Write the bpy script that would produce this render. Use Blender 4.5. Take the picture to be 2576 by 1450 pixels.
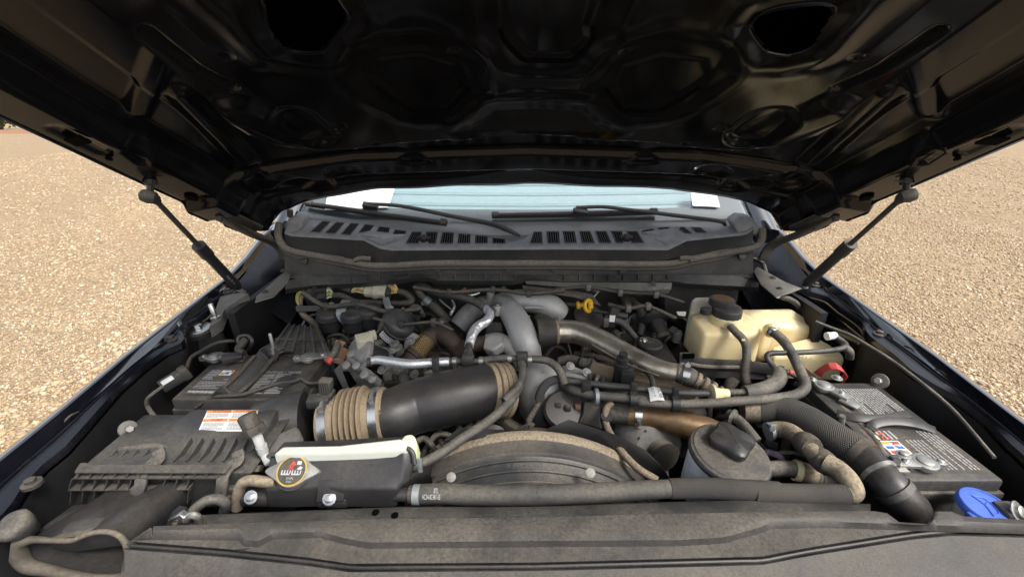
import bpy, bmesh, math, random
import numpy as np
from mathutils import Vector, Matrix
random.seed(7); rng = np.random.default_rng(7)
sc = bpy.context.scene
for o in list(bpy.data.objects): bpy.data.objects.remove(o)
COL = sc.collection
# ---------------------------------------------------------------- camera, world, sun, exposure
ZC, F, VH, CX, CY = 1.88, 1080.0, 270.0, 1288.0, 725.0      # pixel units of a 2576 px wide picture
TH = math.atan((CY - VH) / F); CT, ST = math.cos(TH), math.sin(TH)
cam_d = bpy.data.cameras.new('camera'); cam = bpy.data.objects.new('camera', cam_d); COL.objects.link(cam)
cam.location = (0, 0, ZC); cam.rotation_euler = (math.pi/2 - TH, 0, 0)
cam_d.sensor_width = 36; cam_d.lens = 36 * F / 2576; cam_d.clip_start = .02; cam_d.clip_end = 3000
sc.camera = cam
SUN_EL, SUN_AZ = math.radians(52), math.radians(128)        # azimuth from +y (north) clockwise
w = bpy.data.worlds.new('World'); sc.world = w; w.use_nodes = True
nt = w.node_tree; bgn = nt.nodes['Background']
sky = nt.nodes.new('ShaderNodeTexSky'); sky.sky_type = 'NISHITA'; sky.sun_disc = False
sky.sun_elevation = SUN_EL; sky.sun_rotation = SUN_AZ; sky.air_density = 1.0; sky.dust_density = 4.0; sky.ozone_density = 1.0
hs = nt.nodes.new('ShaderNodeHueSaturation'); hs.inputs['Saturation'].default_value = .40
nt.links.new(sky.outputs[0], hs.inputs['Color']); nt.links.new(hs.outputs[0], bgn.inputs['Color'])
bgn.inputs['Strength'].default_value = .15
sl = bpy.data.lights.new('sun', 'SUN'); sl.energy = 1.5; sl.angle = math.radians(14); sl.color = (1, .965, .91)
so = bpy.data.objects.new('sun', sl); COL.objects.link(so)
sd = Vector((math.sin(SUN_AZ)*math.cos(SUN_EL), math.cos(SUN_AZ)*math.cos(SUN_EL), math.sin(SUN_EL)))
so.rotation_euler = sd.to_track_quat('Z', 'Y').to_euler(); so.location = (6, -6, 12)
vs = sc.view_settings; vs.view_transform = 'Standard'; vs.look = 'None'; vs.gamma = 1; vs.use_curve_mapping = False
vs.exposure = 1.0
sc.render.engine = 'CYCLES'
XC = .042                                                   # the truck's middle line
# ---------------------------------------------------------------- helpers
CAMP = Vector((0, 0, ZC)); FW = Vector((0, CT, -ST))
def ray(u, v):
    r, up = (u - CX)/F, (CY - v)/F
    return Vector((r, CT + up*ST, -ST + up*CT))
def P(u, v, h):
    d = ray(u, v); return CAMP + d * (-h/d.z)
def PY(u, v, y):
    d = ray(u, v); return CAMP + d * (y/d.y)
def dep(p): return (p - CAMP).dot(FW)
class Z:                                                    # a window of the photograph: s, u0, v0
    def __init__(s, k, u0, v0): s.k, s.u0, s.v0 = k, u0, v0
    def uv(s, x, y): return x/s.k + s.u0, y/s.k + s.v0
    def __call__(s, x, y, h): return P(*s.uv(x, y), h)
    def y(s, x, y, Y): return PY(*s.uv(x, y), Y)
    def r(s, p, px): return px/s.k * dep(p)/F
    def path(s, pts, r=None):                               # (x, y, h[, rpx]) -> points, radii in metres
        out, rad = [], []
        for q in pts:
            p = s(q[0], q[1], q[2]); out.append(p); rad.append(s.r(p, q[3] if len(q) > 3 else r))
        return out, rad
U = Z(1, 0, 0)
A = Z(4.446, 386.2, 772.5); B = Z(4.446, 772.5, 695.2); C = Z(4.446, 1287.5, 695.2); D = Z(4.446, 1609.4, 708.1)
E = Z(2.9955, 0, 965.6); FZ = Z(2.9955, 579.4, 965.6); G = Z(2.9955, 1223.1, 965.6); H = Z(2.6434, 1802.5, 901.3)
I = Z(2.8162, 0, 386.2); J = Z(3.2181, 643.7, 386.2); K = Z(3.2181, 1287.5, 386.2); L = Z(3.2181, 1802.5, 450.6)
def smooth_path(pts, rad, n=6):
    if len(pts) < 3: n = max(n, 2)
    P_ = [pts[0]*2 - pts[1]] + list(pts) + [pts[-1]*2 - pts[-2]]; R_ = [rad[0]] + list(rad) + [rad[-1]]
    op, orr = [], []
    for i in range(1, len(P_) - 2):
        for k in range(n):
            t = k/n; a, b, c, d = P_[i-1], P_[i], P_[i+1], P_[i+2]
            op.append(.5*((2*b) + (c-a)*t + (2*a-5*b+4*c-d)*t*t + (3*b-a-3*c+d)*t**3)); orr.append(R_[i]*(1-t) + R_[i+1]*t)
    op.append(P_[-2]); orr.append(R_[-2]); return op, orr
def frames(pts):
    n = len(pts); T = []
    for i in range(n):
        t = pts[min(i+1, n-1)] - pts[max(i-1, 0)]; T.append(t.normalized() if t.length > 1e-9 else Vector((1, 0, 0)))
    a = Vector((0, 0, 1)) if abs(T[0].z) < .9 else Vector((1, 0, 0))
    N = (a - T[0]*a.dot(T[0])).normalized(); out = []
    for i in range(n):
        N = (N - T[i]*N.dot(T[i])); N = N.normalized() if N.length > 1e-6 else T[i].orthogonal().normalized()
        out.append((T[i], N, T[i].cross(N)))
    return out
def basis(axis, ref=Vector((0, 0, 1))):
    a = Vector(axis).normalized()
    if abs(a.dot(ref)) > .98: ref = Vector((1, 0, 0))
    x = ref.cross(a).normalized(); return x, a.cross(x), a
class MB:
    def __init__(s): s.v, s.f, s.m, s.uv = [], [], [], []
    def add(s, vs, fs, mi=0, uvs=None):
        o = len(s.v); s.v += [tuple(x) for x in vs]
        for k, f in enumerate(fs):
            s.f.append(tuple(i + o for i in f)); s.m.append(mi); s.uv.append(uvs[k] if uvs else None)
        return s
    def rings(s, R, caps=True, mi=0, closed=False, uvlen=None):
        n = len(R[0]); vs = [p for r in R for p in r]; fs, uu = [], []
        last = len(R) if closed else len(R) - 1
        for i in range(last):
            j = (i + 1) % len(R)
            for k in range(n):
                l = (k + 1) % n; fs.append((i*n+k, i*n+l, j*n+l, j*n+k))
                if uvlen: uu.append(((k/n, uvlen[i]), ((k+1)/n, uvlen[i]), ((k+1)/n, uvlen[j]), (k/n, uvlen[j])))
        if caps and not closed:
            fs.append(tuple(range(n))[::-1]); fs.append(tuple(range((len(R)-1)*n, len(R)*n)))
            if uvlen: uu += [None, None]
        return s.add(vs, fs, mi, uu if uvlen else None)
    def tube(s, pts, rad, seg=12, n=6, caps=True, mi=0, rib=None, flat=1.0, closed=False):
        pts = [Vector(p) for p in pts]
        if not isinstance(rad, (list, tuple)): rad = [rad]*len(pts)
        if closed:
            k = 2; pp = pts[-k:] + pts + pts[:k]; rr = list(rad[-k:]) + list(rad) + list(rad[:k])
            sp, sr = smooth_path(pp, rr, n); sp, sr = sp[k*n:-k*n], sr[k*n:-k*n]; sp, sr = sp[:len(pts)*n], sr[:len(pts)*n]
        else: sp, sr = smooth_path(pts, rad, n)
        Ls = [0]
        for i in range(1, len(sp)): Ls.append(Ls[-1] + (sp[i]-sp[i-1]).length)
        if rib: sr = [r*(1 + rib[1]*math.sin(2*math.pi*l/rib[0])) for r, l in zip(sr, Ls)]
        R = []
        for p, r, (t, a, b) in zip(sp, sr, frames(sp)):
            R.append([p + a*(math.cos(x)*r*flat) + b*(math.sin(x)*r) for x in (2*math.pi*k/seg for k in range(seg))])
        return s.rings(R, caps, mi, closed, None if closed else Ls)
    def lathe(s, o, axis, prof, seg=24, mi=0, sx=1.0, lobes=None):
        x, y, a = basis(axis); o = Vector(o); R = []
        for r, t in prof:
            ring = []
            for k in range(seg):
                q = 2*math.pi*k/seg; rr = r*(1 + (lobes[1]*math.cos(lobes[0]*q) if lobes else 0))
                ring.append(o + a*t + x*(math.cos(q)*rr*sx) + y*(math.sin(q)*rr))
            R.append(ring)
        return s.rings(R, True, mi)
    def box(s, c, size, rot=None, mi=0):
        c = Vector(c); M = rot if rot else Matrix.Identity(3); vs = []
        for k in range(8):
            vs.append(c + M @ Vector((((k & 1) - .5)*size[0], (((k >> 1) & 1) - .5)*size[1], ((k >> 2) - .5)*size[2])))
        return s.add(vs, [(0, 2, 3, 1), (4, 5, 7, 6), (0, 1, 5, 4), (2, 6, 7, 3), (0, 4, 6, 2), (1, 3, 7, 5)], mi)
    def prism(s, pts, vec, mi=0, taper=1.0):
        pts = [Vector(p) for p in pts]; vec = Vector(vec); n = len(pts); c = sum(pts, Vector())/n
        lo = [c + (p - c)*taper + vec for p in pts]
        nr = Vector()
        for i in range(n): nr += (pts[i]-c).cross(pts[(i+1) % n]-c)
        fs = [tuple(range(n)), tuple(range(2*n-1, n-1, -1))] + [(i, i+n, (i+1) % n + n, (i+1) % n) for i in range(n)]
        if nr.dot(vec) > 0: fs = [f[::-1] for f in fs]
        return s.add(pts + lo, fs, mi)
    def sheet(s, rows, thick=None, mi=0):                    # rows of points; thick = vector: closed solid
        m, n = len(rows), len(rows[0]); vs = [Vector(p) for r in rows for p in r]
        fs = [(i*n+k, i*n+k+1, (i+1)*n+k+1, (i+1)*n+k) for i in range(m-1) for k in range(n-1)]
        if thick is not None:
            t = Vector(thick); N = m*n; vs = vs + [p + t for p in vs]; g = [tuple(i + N for i in f[::-1]) for f in fs]
            ed = [k for k in range(n)] + [i*n+n-1 for i in range(1, m)] + [(m-1)*n+k for k in range(n-2, -1, -1)] + [i*n for i in range(m-2, 0, -1)]
            for i in range(len(ed)):
                a, b = ed[i], ed[(i+1) % len(ed)]; g.append((b, a, a+N, b+N))
            fs += g
        return s.add(vs, fs, mi)
    def ribbon(s, pts, width, thick, wdir, n=6, mi=0):       # flat strap along pts
        pts = [Vector(p) for p in pts]; sp, _ = smooth_path(pts, [1]*len(pts), n); R = []
        wd = Vector(wdir).normalized()
        for p, (t, a, b) in zip(sp, frames(sp)):
            wv = (wd - t*wd.dot(t)).normalized(); nn = t.cross(wv).normalized()
            R.append([p + wv*width/2 + nn*thick/2, p + wv*width/2 - nn*thick/2, p - wv*width/2 - nn*thick/2, p - wv*width/2 + nn*thick/2])
        return s.rings(R, True, mi)
KIDS = {}
ROOTS = []
def resample(line, n):                                       # line of Vectors -> n points evenly spaced
    L_ = [0]
    for i in range(1, len(line)): L_.append(L_[-1] + (line[i]-line[i-1]).length)
    out = []
    for k in range(n):
        t = L_[-1]*k/(n-1); i = 1
        while i < len(line)-1 and L_[i] < t: i += 1
        q = (t - L_[i-1])/max(1e-9, L_[i]-L_[i-1]); out.append(line[i-1].lerp(line[i], min(1, max(0, q))))
    return out
def obj(name, mb, mats, parent=None, bevel=0, bseg=2, smooth=40, sub=0, dup_clean=False):
    me = bpy.data.meshes.new(name); me.from_pydata(mb.v, [], mb.f)
    if not isinstance(mats, (list, tuple)): mats = [mats]
    for m in mats: me.materials.append(M[m])
    me.polygons.foreach_set('material_index', mb.m)
    if any(mb.uv):
        ul = me.uv_layers.new(name='uv').data; i = 0
        for f, q in zip(mb.f, mb.uv):
            for k in range(len(f)):
                ul[i].uv = q[k] if q else (0, 0)
                i += 1
    if bevel or sub:
        bm = bmesh.new(); bm.from_mesh(me); bmesh.ops.remove_doubles(bm, verts=bm.verts, dist=1e-6)
        bmesh.ops.recalc_face_normals(bm, faces=bm.faces)
        if bevel:
            es = [e for e in bm.edges if len(e.link_faces) == 2 and e.calc_face_angle(0) > math.radians(28)]
            bmesh.ops.bevel(bm, geom=es, offset=bevel, segments=bseg, affect='EDGES', profile=.5, clamp_overlap=True)
        if sub:
            for _ in range(sub): bmesh.ops.subdivide_edges(bm, edges=bm.edges, cuts=1, use_grid_fill=True, smooth=.0)
        bm.to_mesh(me); bm.free()
    me.polygons.foreach_set('use_smooth', [True]*len(me.polygons)); me.set_sharp_from_angle(angle=math.radians(smooth))
    me.validate(); me.update()
    o = bpy.data.objects.new(name, me); COL.objects.link(o)
    if parent: o.parent = parent
    else: ROOTS.append(o)
    return o
def thing(name, label, cat, group=None):
    o = bpy.data.objects.new(name, None); o.empty_display_size = .05; COL.objects.link(o); ROOTS.append(o)
    return tag(o, label, cat, group)
def tag(o, label=None, cat=None, group=None, kind=None):
    for k, v in (('label', label), ('category', cat), ('group', group), ('kind', kind)):
        if v: o[k] = v
    return o
def settle():                                                # origin of each thing to the middle of its base
    bpy.context.view_layer.update()
    for r in ROOTS:
        if r.type == 'MESH':
            if r.get('kind') or not r.data.vertices: continue
            c = np.empty(len(r.data.vertices)*3); r.data.vertices.foreach_get('co', c); c = c.reshape(-1, 3)
            l = Vector(((c[:, 0].min()+c[:, 0].max())/2, (c[:, 1].min()+c[:, 1].max())/2, c[:, 2].min()))
            r.data.transform(Matrix.Translation(-l)); r.location = r.location + l
            for ch in r.children: ch.location = ch.location - l
        else:
            pts = []
            for ch in r.children_recursive:
                if ch.type == 'MESH':
                    for k in ch.bound_box: pts.append(ch.matrix_world @ Vector(k))
            if not pts: continue
            l = Vector(((min(p.x for p in pts)+max(p.x for p in pts))/2, (min(p.y for p in pts)+max(p.y for p in pts))/2, min(p.z for p in pts)))
            r.location = l
            for ch in r.children: ch.location = ch.location - l
def copy_part(o, parent, delta, rot=None):
    c = o.copy(); COL.objects.link(c); c.parent = parent; c.location = o.location + Vector(delta)
    return c
def text(s, o, xd, yd, size, mat, parent, name='lettering', align='LEFT', lift=.0006, stretch=1.0):
    cu = bpy.data.curves.new('t', 'FONT'); cu.body = s; cu.size = size; cu.align_x = align; cu.align_y = 'CENTER'
    t = bpy.data.objects.new('t', cu); COL.objects.link(t); dg = bpy.context.evaluated_depsgraph_get(); dg.update()
    me = bpy.data.meshes.new_from_object(t.evaluated_get(dg)); bpy.data.objects.remove(t); bpy.data.curves.remove(cu)
    xd = Vector(xd).normalized(); yd = Vector(yd); yd = (yd - xd*yd.dot(xd)).normalized(); zd = xd.cross(yd)
    Mx = Matrix((xd*stretch, yd, zd)).transposed().to_4x4(); Mx.translation = Vector(o) + zd*lift
    me.transform(Mx); me.materials.clear(); me.materials.append(M[mat]); me.name = name
    ob = bpy.data.objects.new(name, me); COL.objects.link(ob); ob.parent = parent
    return ob
class Quad:                                                  # bilinear patch: map (s,t) in 0..1, s right, t down
    def __init__(q, tl, tr, br, bl): q.c = [Vector(x) for x in (tl, tr, br, bl)]; q.n = ((q.c[1]-q.c[0]).cross(q.c[0]-q.c[3])).normalized()
    def __call__(q, s, t, lift=0): return (q.c[0]*(1-s) + q.c[1]*s)*(1-t) + (q.c[3]*(1-s) + q.c[2]*s)*t + q.n*lift
    def rect(q, mb, s0, s1, t0, t1, lift, mi=0): return mb.add([q(s0, t0, lift), q(s0, t1, lift), q(s1, t1, lift), q(s1, t0, lift)], [(0, 1, 2, 3)], mi)
    def w(q): return ((q.c[1]-q.c[0]).length + (q.c[2]-q.c[3]).length)/2
    def hgt(q): return ((q.c[3]-q.c[0]).length + (q.c[2]-q.c[1]).length)/2
    def text(q, s_, s, t, size, mat, parent, **k): return text(s_, q(s, t), q.c[1]-q.c[0], q.c[0]-q.c[3], size, mat, parent, **k)
def print_lines(q, mb, s0, s1, t0, t1, rows, fill=.45, lift=.0012, mi=0, words=True, seed=1):
    r_ = random.Random(seed)
    for i in range(rows):
        ta = t0 + (t1-t0)*i/rows; tb = ta + (t1-t0)/rows*fill; s = s0; end = s0 + (s1-s0)*(1 if i % 4 != 3 else r_.uniform(.5, .9))
        while s < end - .01:
            wd = r_.uniform(.03, .11)*(s1-s0)*1.3 if words else end - s
            e = min(end, s + wd); q.rect(mb, s, e, ta, tb, lift, mi); s = e + .016*(s1-s0)
# ---------------------------------------------------------------- materials
M = {}
DUST = (.30, .245, .175)
def newmat(name):
    m = bpy.data.materials.new(name); m.use_nodes = True; M[name] = m
    return m, m.node_tree, m.node_tree.nodes['Principled BSDF']
def nd(t, ty, **k):
    n = t.nodes.new(ty)
    for a, b in k.items(): setattr(n, a, b)
    return n
def lk(t, a, b): t.links.new(a, b)
def noise(t, pos, scale, detail=4, rough=.55):
    n = nd(t, 'ShaderNodeTexNoise'); n.inputs['Scale'].default_value = scale; n.inputs['Detail'].default_value = detail; n.inputs['Roughness'].default_value = rough
    lk(t, pos, n.inputs['Vector']); return n.outputs['Fac']
def mrange(t, v, a, b, c=0, d=1):
    n = nd(t, 'ShaderNodeMapRange'); n.inputs[1].default_value = a; n.inputs[2].default_value = b; n.inputs[3].default_value = c; n.inputs[4].default_value = d
    lk(t, v, n.inputs[0]); return n.outputs[0]
def mth(t, op, a, b=None, clamp=False):
    n = nd(t, 'ShaderNodeMath', operation=op); n.use_clamp = clamp
    for i, x in enumerate((a, b)):
        if x is None: continue
        if isinstance(x, (int, float)): n.inputs[i].default_value = x
        else: lk(t, x, n.inputs[i])
    return n.outputs[0]
def mix(t, f, a, b):
    n = nd(t, 'ShaderNodeMix', data_type='RGBA')
    for i, x in ((0, f), (6, a), (7, b)):
        if isinstance(x, (int, float)): n.inputs[i].default_value = x
        elif isinstance(x, tuple): n.inputs[i].default_value = (*x, 1)
        else: lk(t, x, n.inputs[i])
    return n.outputs[2]
def bumpn(t, b, height, strength, dist=.002):
    n = nd(t, 'ShaderNodeBump'); n.inputs['Strength'].default_value = strength; n.inputs['Distance'].default_value = dist
    lk(t, height, n.inputs['Height']); lk(t, n.outputs[0], b.inputs['Normal'])
def pm(name, col, rough=.5, metal=0., dust=0., dustcol=DUST, var=.2, bump=.15, bscale=220, coat=0., sss=0., spec=.5, stain=None, blot=9.0, thr=.42):
    m, t, b = newmat(name); g = nd(t, 'ShaderNodeNewGeometry'); pos = g.outputs['Position']
    n1 = noise(t, pos, blot, 7, .62); n2 = noise(t, pos, bscale, 3); n3 = noise(t, pos, 45, 5)
    lo = tuple(c*(1-var) for c in col); hi = tuple(min(1, c*(1+var)) for c in col)
    c = mix(t, mrange(t, n3, .3, .7), lo, hi); r = rough
    if stain: c = mix(t, mrange(t, noise(t, pos, 14, 5), .52, .70, 0, stain[1]), c, stain[0])
    if dust:
        sp = nd(t, 'ShaderNodeSeparateXYZ'); lk(t, g.outputs['Normal'], sp.inputs[0])
        up = mrange(t, sp.outputs[2], -.25, .8, .10, 1)
        k = mrange(t, n1, thr-.10, thr+.17, .10, 1)
        fine = mrange(t, noise(t, pos, 170, 6, .7), .34, .62, .35, 1.15)
        k = mth(t, 'MULTIPLY', mth(t, 'MULTIPLY', mth(t, 'MULTIPLY', k, up), dust), fine, True)
        c = mix(t, k, c, dustcol); rn = mrange(t, k, 0, 1, rough, .92); lk(t, rn, b.inputs['Roughness'])
        if metal: lk(t, mrange(t, k, 0, .8, metal, 0), b.inputs['Metallic'])
    else:
        lk(t, mrange(t, n3, .2, .8, rough*.82, min(1, rough*1.18)), b.inputs['Roughness']); b.inputs['Metallic'].default_value = metal
    lk(t, c, b.inputs['Base Color'])
    if bump: bumpn(t, b, n2, bump)
    b.inputs['Coat Weight'].default_value = coat; b.inputs['Coat Roughness'].default_value = .06
    b.inputs['Specular IOR Level'].default_value = spec
    if sss:
        b.inputs['Subsurface Weight'].default_value = sss; b.inputs['Subsurface Radius'].default_value = (.03, .022, .012); b.inputs['Subsurface Scale'].default_value = .6
    return m
pm('black_plastic', (.026, .027, .029), .46, dust=.36, dustcol=(.25, .22, .175), thr=.47)
pm('black_plastic_dusty', (.026, .026, .027), .6, dust=.58, dustcol=(.25, .215, .165), thr=.45)
pm('black_clean', (.019, .019, .021), .38, dust=.12, bump=.05)
pm('shield_plastic', (.034, .033, .033), .55, dust=.72, dustcol=(.145, .125, .098), blot=5, thr=.455, bump=.3, bscale=400, stain=((.012, .012, .013), .8))
pm('inner_liner', (.009, .009, .010), .6, dust=.18, dustcol=(.12, .10, .08), thr=.5)  # near-black: the bay's deep shadow is put into this colour
pm('black_void', (.0015, .0015, .0015), .9, bump=0, spec=.05)  # flat near-black laid on as the shade inside holes and slots
pm('dark_metal', (.045, .044, .042), .55, .3, dust=.35)
pm('rubber', (.022, .022, .022), .62, dust=.40)
pm('hose_dusty', (.030, .030, .030), .62, dust=.85, dustcol=(.215, .19, .15), thr=.41, blot=16, bump=.35, bscale=330)
pm('hose_grey', (.028, .028, .028), .62, dust=.75, dustcol=(.135, .12, .095), thr=.41, blot=12, bump=.35, bscale=330)
pm('hose_tan', (.06, .05, .04), .75, dust=.95, dustcol=(.33, .265, .18), thr=.28)
pm('tan_rubber', (.19, .145, .095), .7, dust=.9, dustcol=(.37, .285, .185), thr=.28)
pm('hose_brown', (.05, .044, .036), .7, dust=.8, dustcol=(.20, .165, .12), thr=.38)
pm('cowl_grey', (.215, .22, .23), .62, dust=.12, dustcol=(.28, .27, .25), bump=.25, bscale=700, blot=4)
pm('cowl_black', (.010, .010, .011), .5, dust=.10)
pm('seal_rubber', (.06, .055, .05), .7, dust=.9, dustcol=(.25, .22, .17), thr=.33)
pm('cast_aluminium', (.47, .46, .44), .5, .4, dust=.30, dustcol=(.30, .27, .22), var=.1, bump=.35, bscale=420)
pm('cast_rough', (.26, .255, .245), .6, .4, dust=.4, dustcol=(.30, .27, .22), var=.22, bump=.5, bscale=300)
pm('zinc', (.40, .39, .36), .42, .8, var=.2, bump=.1)
pm('bright_steel', (.58, .58, .56), .28, .95, var=.08, bump=.05)
pm('steel_pipe', (.50, .45, .36), .27, .9, dust=.30, dustcol=(.27, .22, .15), var=.25, bump=.08)
pm('bronze_pipe', (.19, .12, .06), .4, .6, dust=.35, dustcol=(.26, .17, .085), var=.35)
pm('rust_pipe', (.065, .045, .036), .62, .25, dust=.35, dustcol=(.17, .13, .10), var=.35, bump=.4)
pm('tank_plastic', (.80, .67, .40), .42, dust=.22, dustcol=(.42, .31, .17), var=.05, bump=.05, sss=.75, blot=5, thr=.5, stain=((.62, .40, .12), .35))
pm('tank_pale', (.62, .58, .46), .45, dust=.30, dustcol=(.38, .32, .22), var=.05, bump=.05, sss=.35, blot=5)
pm('tank_white', (.52, .54, .48), .42, dust=.35, dustcol=(.45, .42, .34), var=.04, bump=.05, sss=.3)
pm('tank_green', (.68, .74, .44), .42, var=.04, bump=.05, sss=.4)
pm('bowl_white', (.62, .66, .70), .45, dust=.2, dustcol=(.35, .33, .30), bump=.05, sss=.2)
pm('red_plastic', (.50, .055, .05), .5, dust=.25, dustcol=(.34, .20, .14))
pm('copper_card', (.25, .13, .07), .6, dust=.4)
pm('blue_plastic', (.035, .115, .56), .42, dust=.12, dustcol=(.30, .32, .42), bump=.05)
pm('yellow_plastic', (.80, .46, .02), .45, dust=.2, dustcol=(.45, .33, .15), bump=.05)
pm('beige_plastic', (.47, .45, .34), .5, dust=.3, dustcol=(.36, .32, .23), bump=.05)
pm('cream_plastic', (.72, .64, .38), .5, dust=.15, bump=.05)
pm('grey_bracket', (.24, .275, .285), .45, .3, dust=.25, bump=.05)
pm('grey_plate', (.15, .145, .135), .55, .5, dust=.6, dustcol=(.26, .23, .18))
pm('foam_tan', (.31, .235, .15), .95, dust=.2, var=.15, bump=.6, bscale=260)
pm('paper_white', (.80, .80, .78), .6, var=.03, bump=0)
pm('print_grey', (.30, .30, .29), .6, var=.3, bump=0, dust=.35)
pm('print_dark', (.10, .10, .10), .6, bump=0)
pm('print_white', (.42, .42, .41), .6, var=.1, bump=0)
pm('label_black', (.022, .022, .023), .45, bump=0, dust=.35)
pm('orange_ink', (.80, .26, .07), .55, bump=0)
pm('yellow_ink', (.50, .34, .05), .5, bump=0)
pm('red_ink', (.62, .06, .035), .5, bump=0)
pm('blue_ink', (.05, .16, .45), .5, bump=0)
pm('wire_yellow', (.62, .45, .08), .5, bump=0)
pm('wire_green', (.20, .34, .12), .5, bump=0)
pm('wire_purple', (.28, .22, .30), .5, bump=0)
pm('wire_white', (.6, .6, .55), .5, bump=0)
pm('heat_shield', (.22, .215, .20), .5, .6, dust=.6, dustcol=(.25, .22, .17), bump=.3, bscale=60)
pm('tyre_rubber', (.02, .02, .02), .8, dust=.4)
pm('bush_leaf', (.075, .085, .03), .7, var=.4, bump=0)
pm('bush_wood', (.10, .07, .045), .8, bump=.3)
def paint(name, col, rough, coat, dust, dustcol=(.22, .17, .11)):
    m, t, b = newmat(name); g = nd(t, 'ShaderNodeNewGeometry'); pos = g.outputs['Position']
    k = mrange(t, noise(t, pos, 5, 7, .65), .42, .75, 0, dust); k2 = mth(t, 'MULTIPLY', k, mrange(t, noise(t, pos, 300, 3), .3, .7, .5, 1.1))
    lk(t, mix(t, k2, col, dustcol), b.inputs['Base Color']); lk(t, mrange(t, k2, 0, .3, rough, rough + .35), b.inputs['Roughness'])
    b.inputs['Coat Weight'].default_value = coat; b.inputs['Coat Roughness'].default_value = rough*.6
    bumpn(t, b, noise(t, pos, 16, 2), .10, .004)
paint('hood_paint', (.0024, .0024, .0030), .15, .0, .012)
M['hood_paint'].node_tree.nodes['Principled BSDF'].inputs['Specular IOR Level'].default_value = .30
paint('hood_paint_lit', (.014, .011, .009), .30, .3, .35)  # hood paint with the gravel's brown reflection put into its colour; unused
paint('body_paint', (.003, .0035, .007), .10, 1.0, .05, (.12, .12, .13))
M['body_paint'].node_tree.nodes['Principled BSDF'].inputs['Coat IOR'].default_value = 2.3
paint('rail_paint', (.004, .0045, .008), .22, .4, .22, (.07, .07, .08))
def foil(name, braid):
    m, t, b = newmat(name); g = nd(t, 'ShaderNodeNewGeometry'); pos = g.outputs['Position']
    b.inputs['Base Color'].default_value = (.90, .90, .89, 1); b.inputs['Metallic'].default_value = .75; b.inputs['Roughness'].default_value = .36
    v = nd(t, 'ShaderNodeTexVoronoi'); v.inputs['Scale'].default_value = 95 if not braid else 330; lk(t, pos, v.inputs['Vector'])
    h = mth(t, 'ADD', v.outputs['Distance'], noise(t, pos, 130 if not braid else 420, 4)); bumpn(t, b, h, .55 if not braid else .4, .004 if not braid else .0015)
foil('foil_crumpled', False); foil('foil_sleeve', True)
def braid(name, ca, cb, nu, nv, metal=0., rough=.6, dust=.0, dustcol=DUST):
    m, t, b = newmat(name); tc = nd(t, 'ShaderNodeTexCoord'); sp = nd(t, 'ShaderNodeSeparateXYZ'); lk(t, tc.outputs['UV'], sp.inputs[0])
    g = nd(t, 'ShaderNodeNewGeometry'); pos = g.outputs['Position']
    uu = mth(t, 'MULTIPLY', sp.outputs[0], nu*2*math.pi); vv = mth(t, 'MULTIPLY', sp.outputs[1], nv*2*math.pi)
    w1 = mth(t, 'SINE', mth(t, 'ADD', uu, vv)); w2 = mth(t, 'SINE', mth(t, 'SUBTRACT', uu, vv))
    h = mth(t, 'ABSOLUTE', mth(t, 'MULTIPLY', w1, w2)); c = mix(t, mrange(t, h, .12, .55), cb, ca)
    if dust:
        s3 = nd(t, 'ShaderNodeSeparateXYZ'); lk(t, g.outputs['Normal'], s3.inputs[0])
        k = mth(t, 'MULTIPLY', mth(t, 'MULTIPLY', mrange(t, s3.outputs[2], -.2, .9), mrange(t, noise(t, pos, 9, 6), .3, .65)), dust, True); c = mix(t, k, c, dustcol)
    lk(t, c, b.inputs['Base Color']); b.inputs['Metallic'].default_value = metal; b.inputs['Roughness'].default_value = rough
    bumpn(t, b, h, .8, .002)
braid('braid_black', (.055, .052, .05), (.010, .010, .010), 16, 150, dust=.4, dustcol=(.16, .135, .10))
braid('braid_fine', (.10, .105, .11), (.02, .02, .02), 10, 200, dust=.2)
braid('braid_gold', (.55, .40, .17), (.02, .015, .012), 10, 85, metal=.7, rough=.35)
def glass():
    m, t, b = newmat('windshield_glass'); t.nodes.remove(b); out = t.nodes['Material Output']
    gl = nd(t, 'ShaderNodeBsdfGlossy'); gl.inputs['Roughness'].default_value = .03; tr = nd(t, 'ShaderNodeBsdfTransparent'); tr.inputs[0].default_value = (.86, .92, .93, 1)
    fr = nd(t, 'ShaderNodeFresnel'); fr.inputs[0].default_value = 1.52; ms = nd(t, 'ShaderNodeMixShader')
    lk(t, mth(t, 'ADD', mth(t, 'MULTIPLY', fr.outputs[0], 1.6), .05, True), ms.inputs[0]); lk(t, tr.outputs[0], ms.inputs[1]); lk(t, gl.outputs[0], ms.inputs[2]); lk(t, ms.outputs[0], out.inputs[0])
glass()
pm('frit', (.21, .215, .22), .4, bump=0, var=.05)  # dark frit greyed: sky reflection and dust film put into the colour
pm('sunshade_dark', (.33, .42, .44), .5, bump=.05, var=.04)
pm('sunshade', (.44, .54, .56), .5, bump=.05, var=.04, bscale=60)
m_, t_, b_ = newmat('clear_plastic'); b_.inputs['Base Color'].default_value = (.80, .80, .78, 1); b_.inputs['Roughness'].default_value = .2; b_.inputs['Transmission Weight'].default_value = .55; b_.inputs['IOR'].default_value = 1.3
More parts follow.
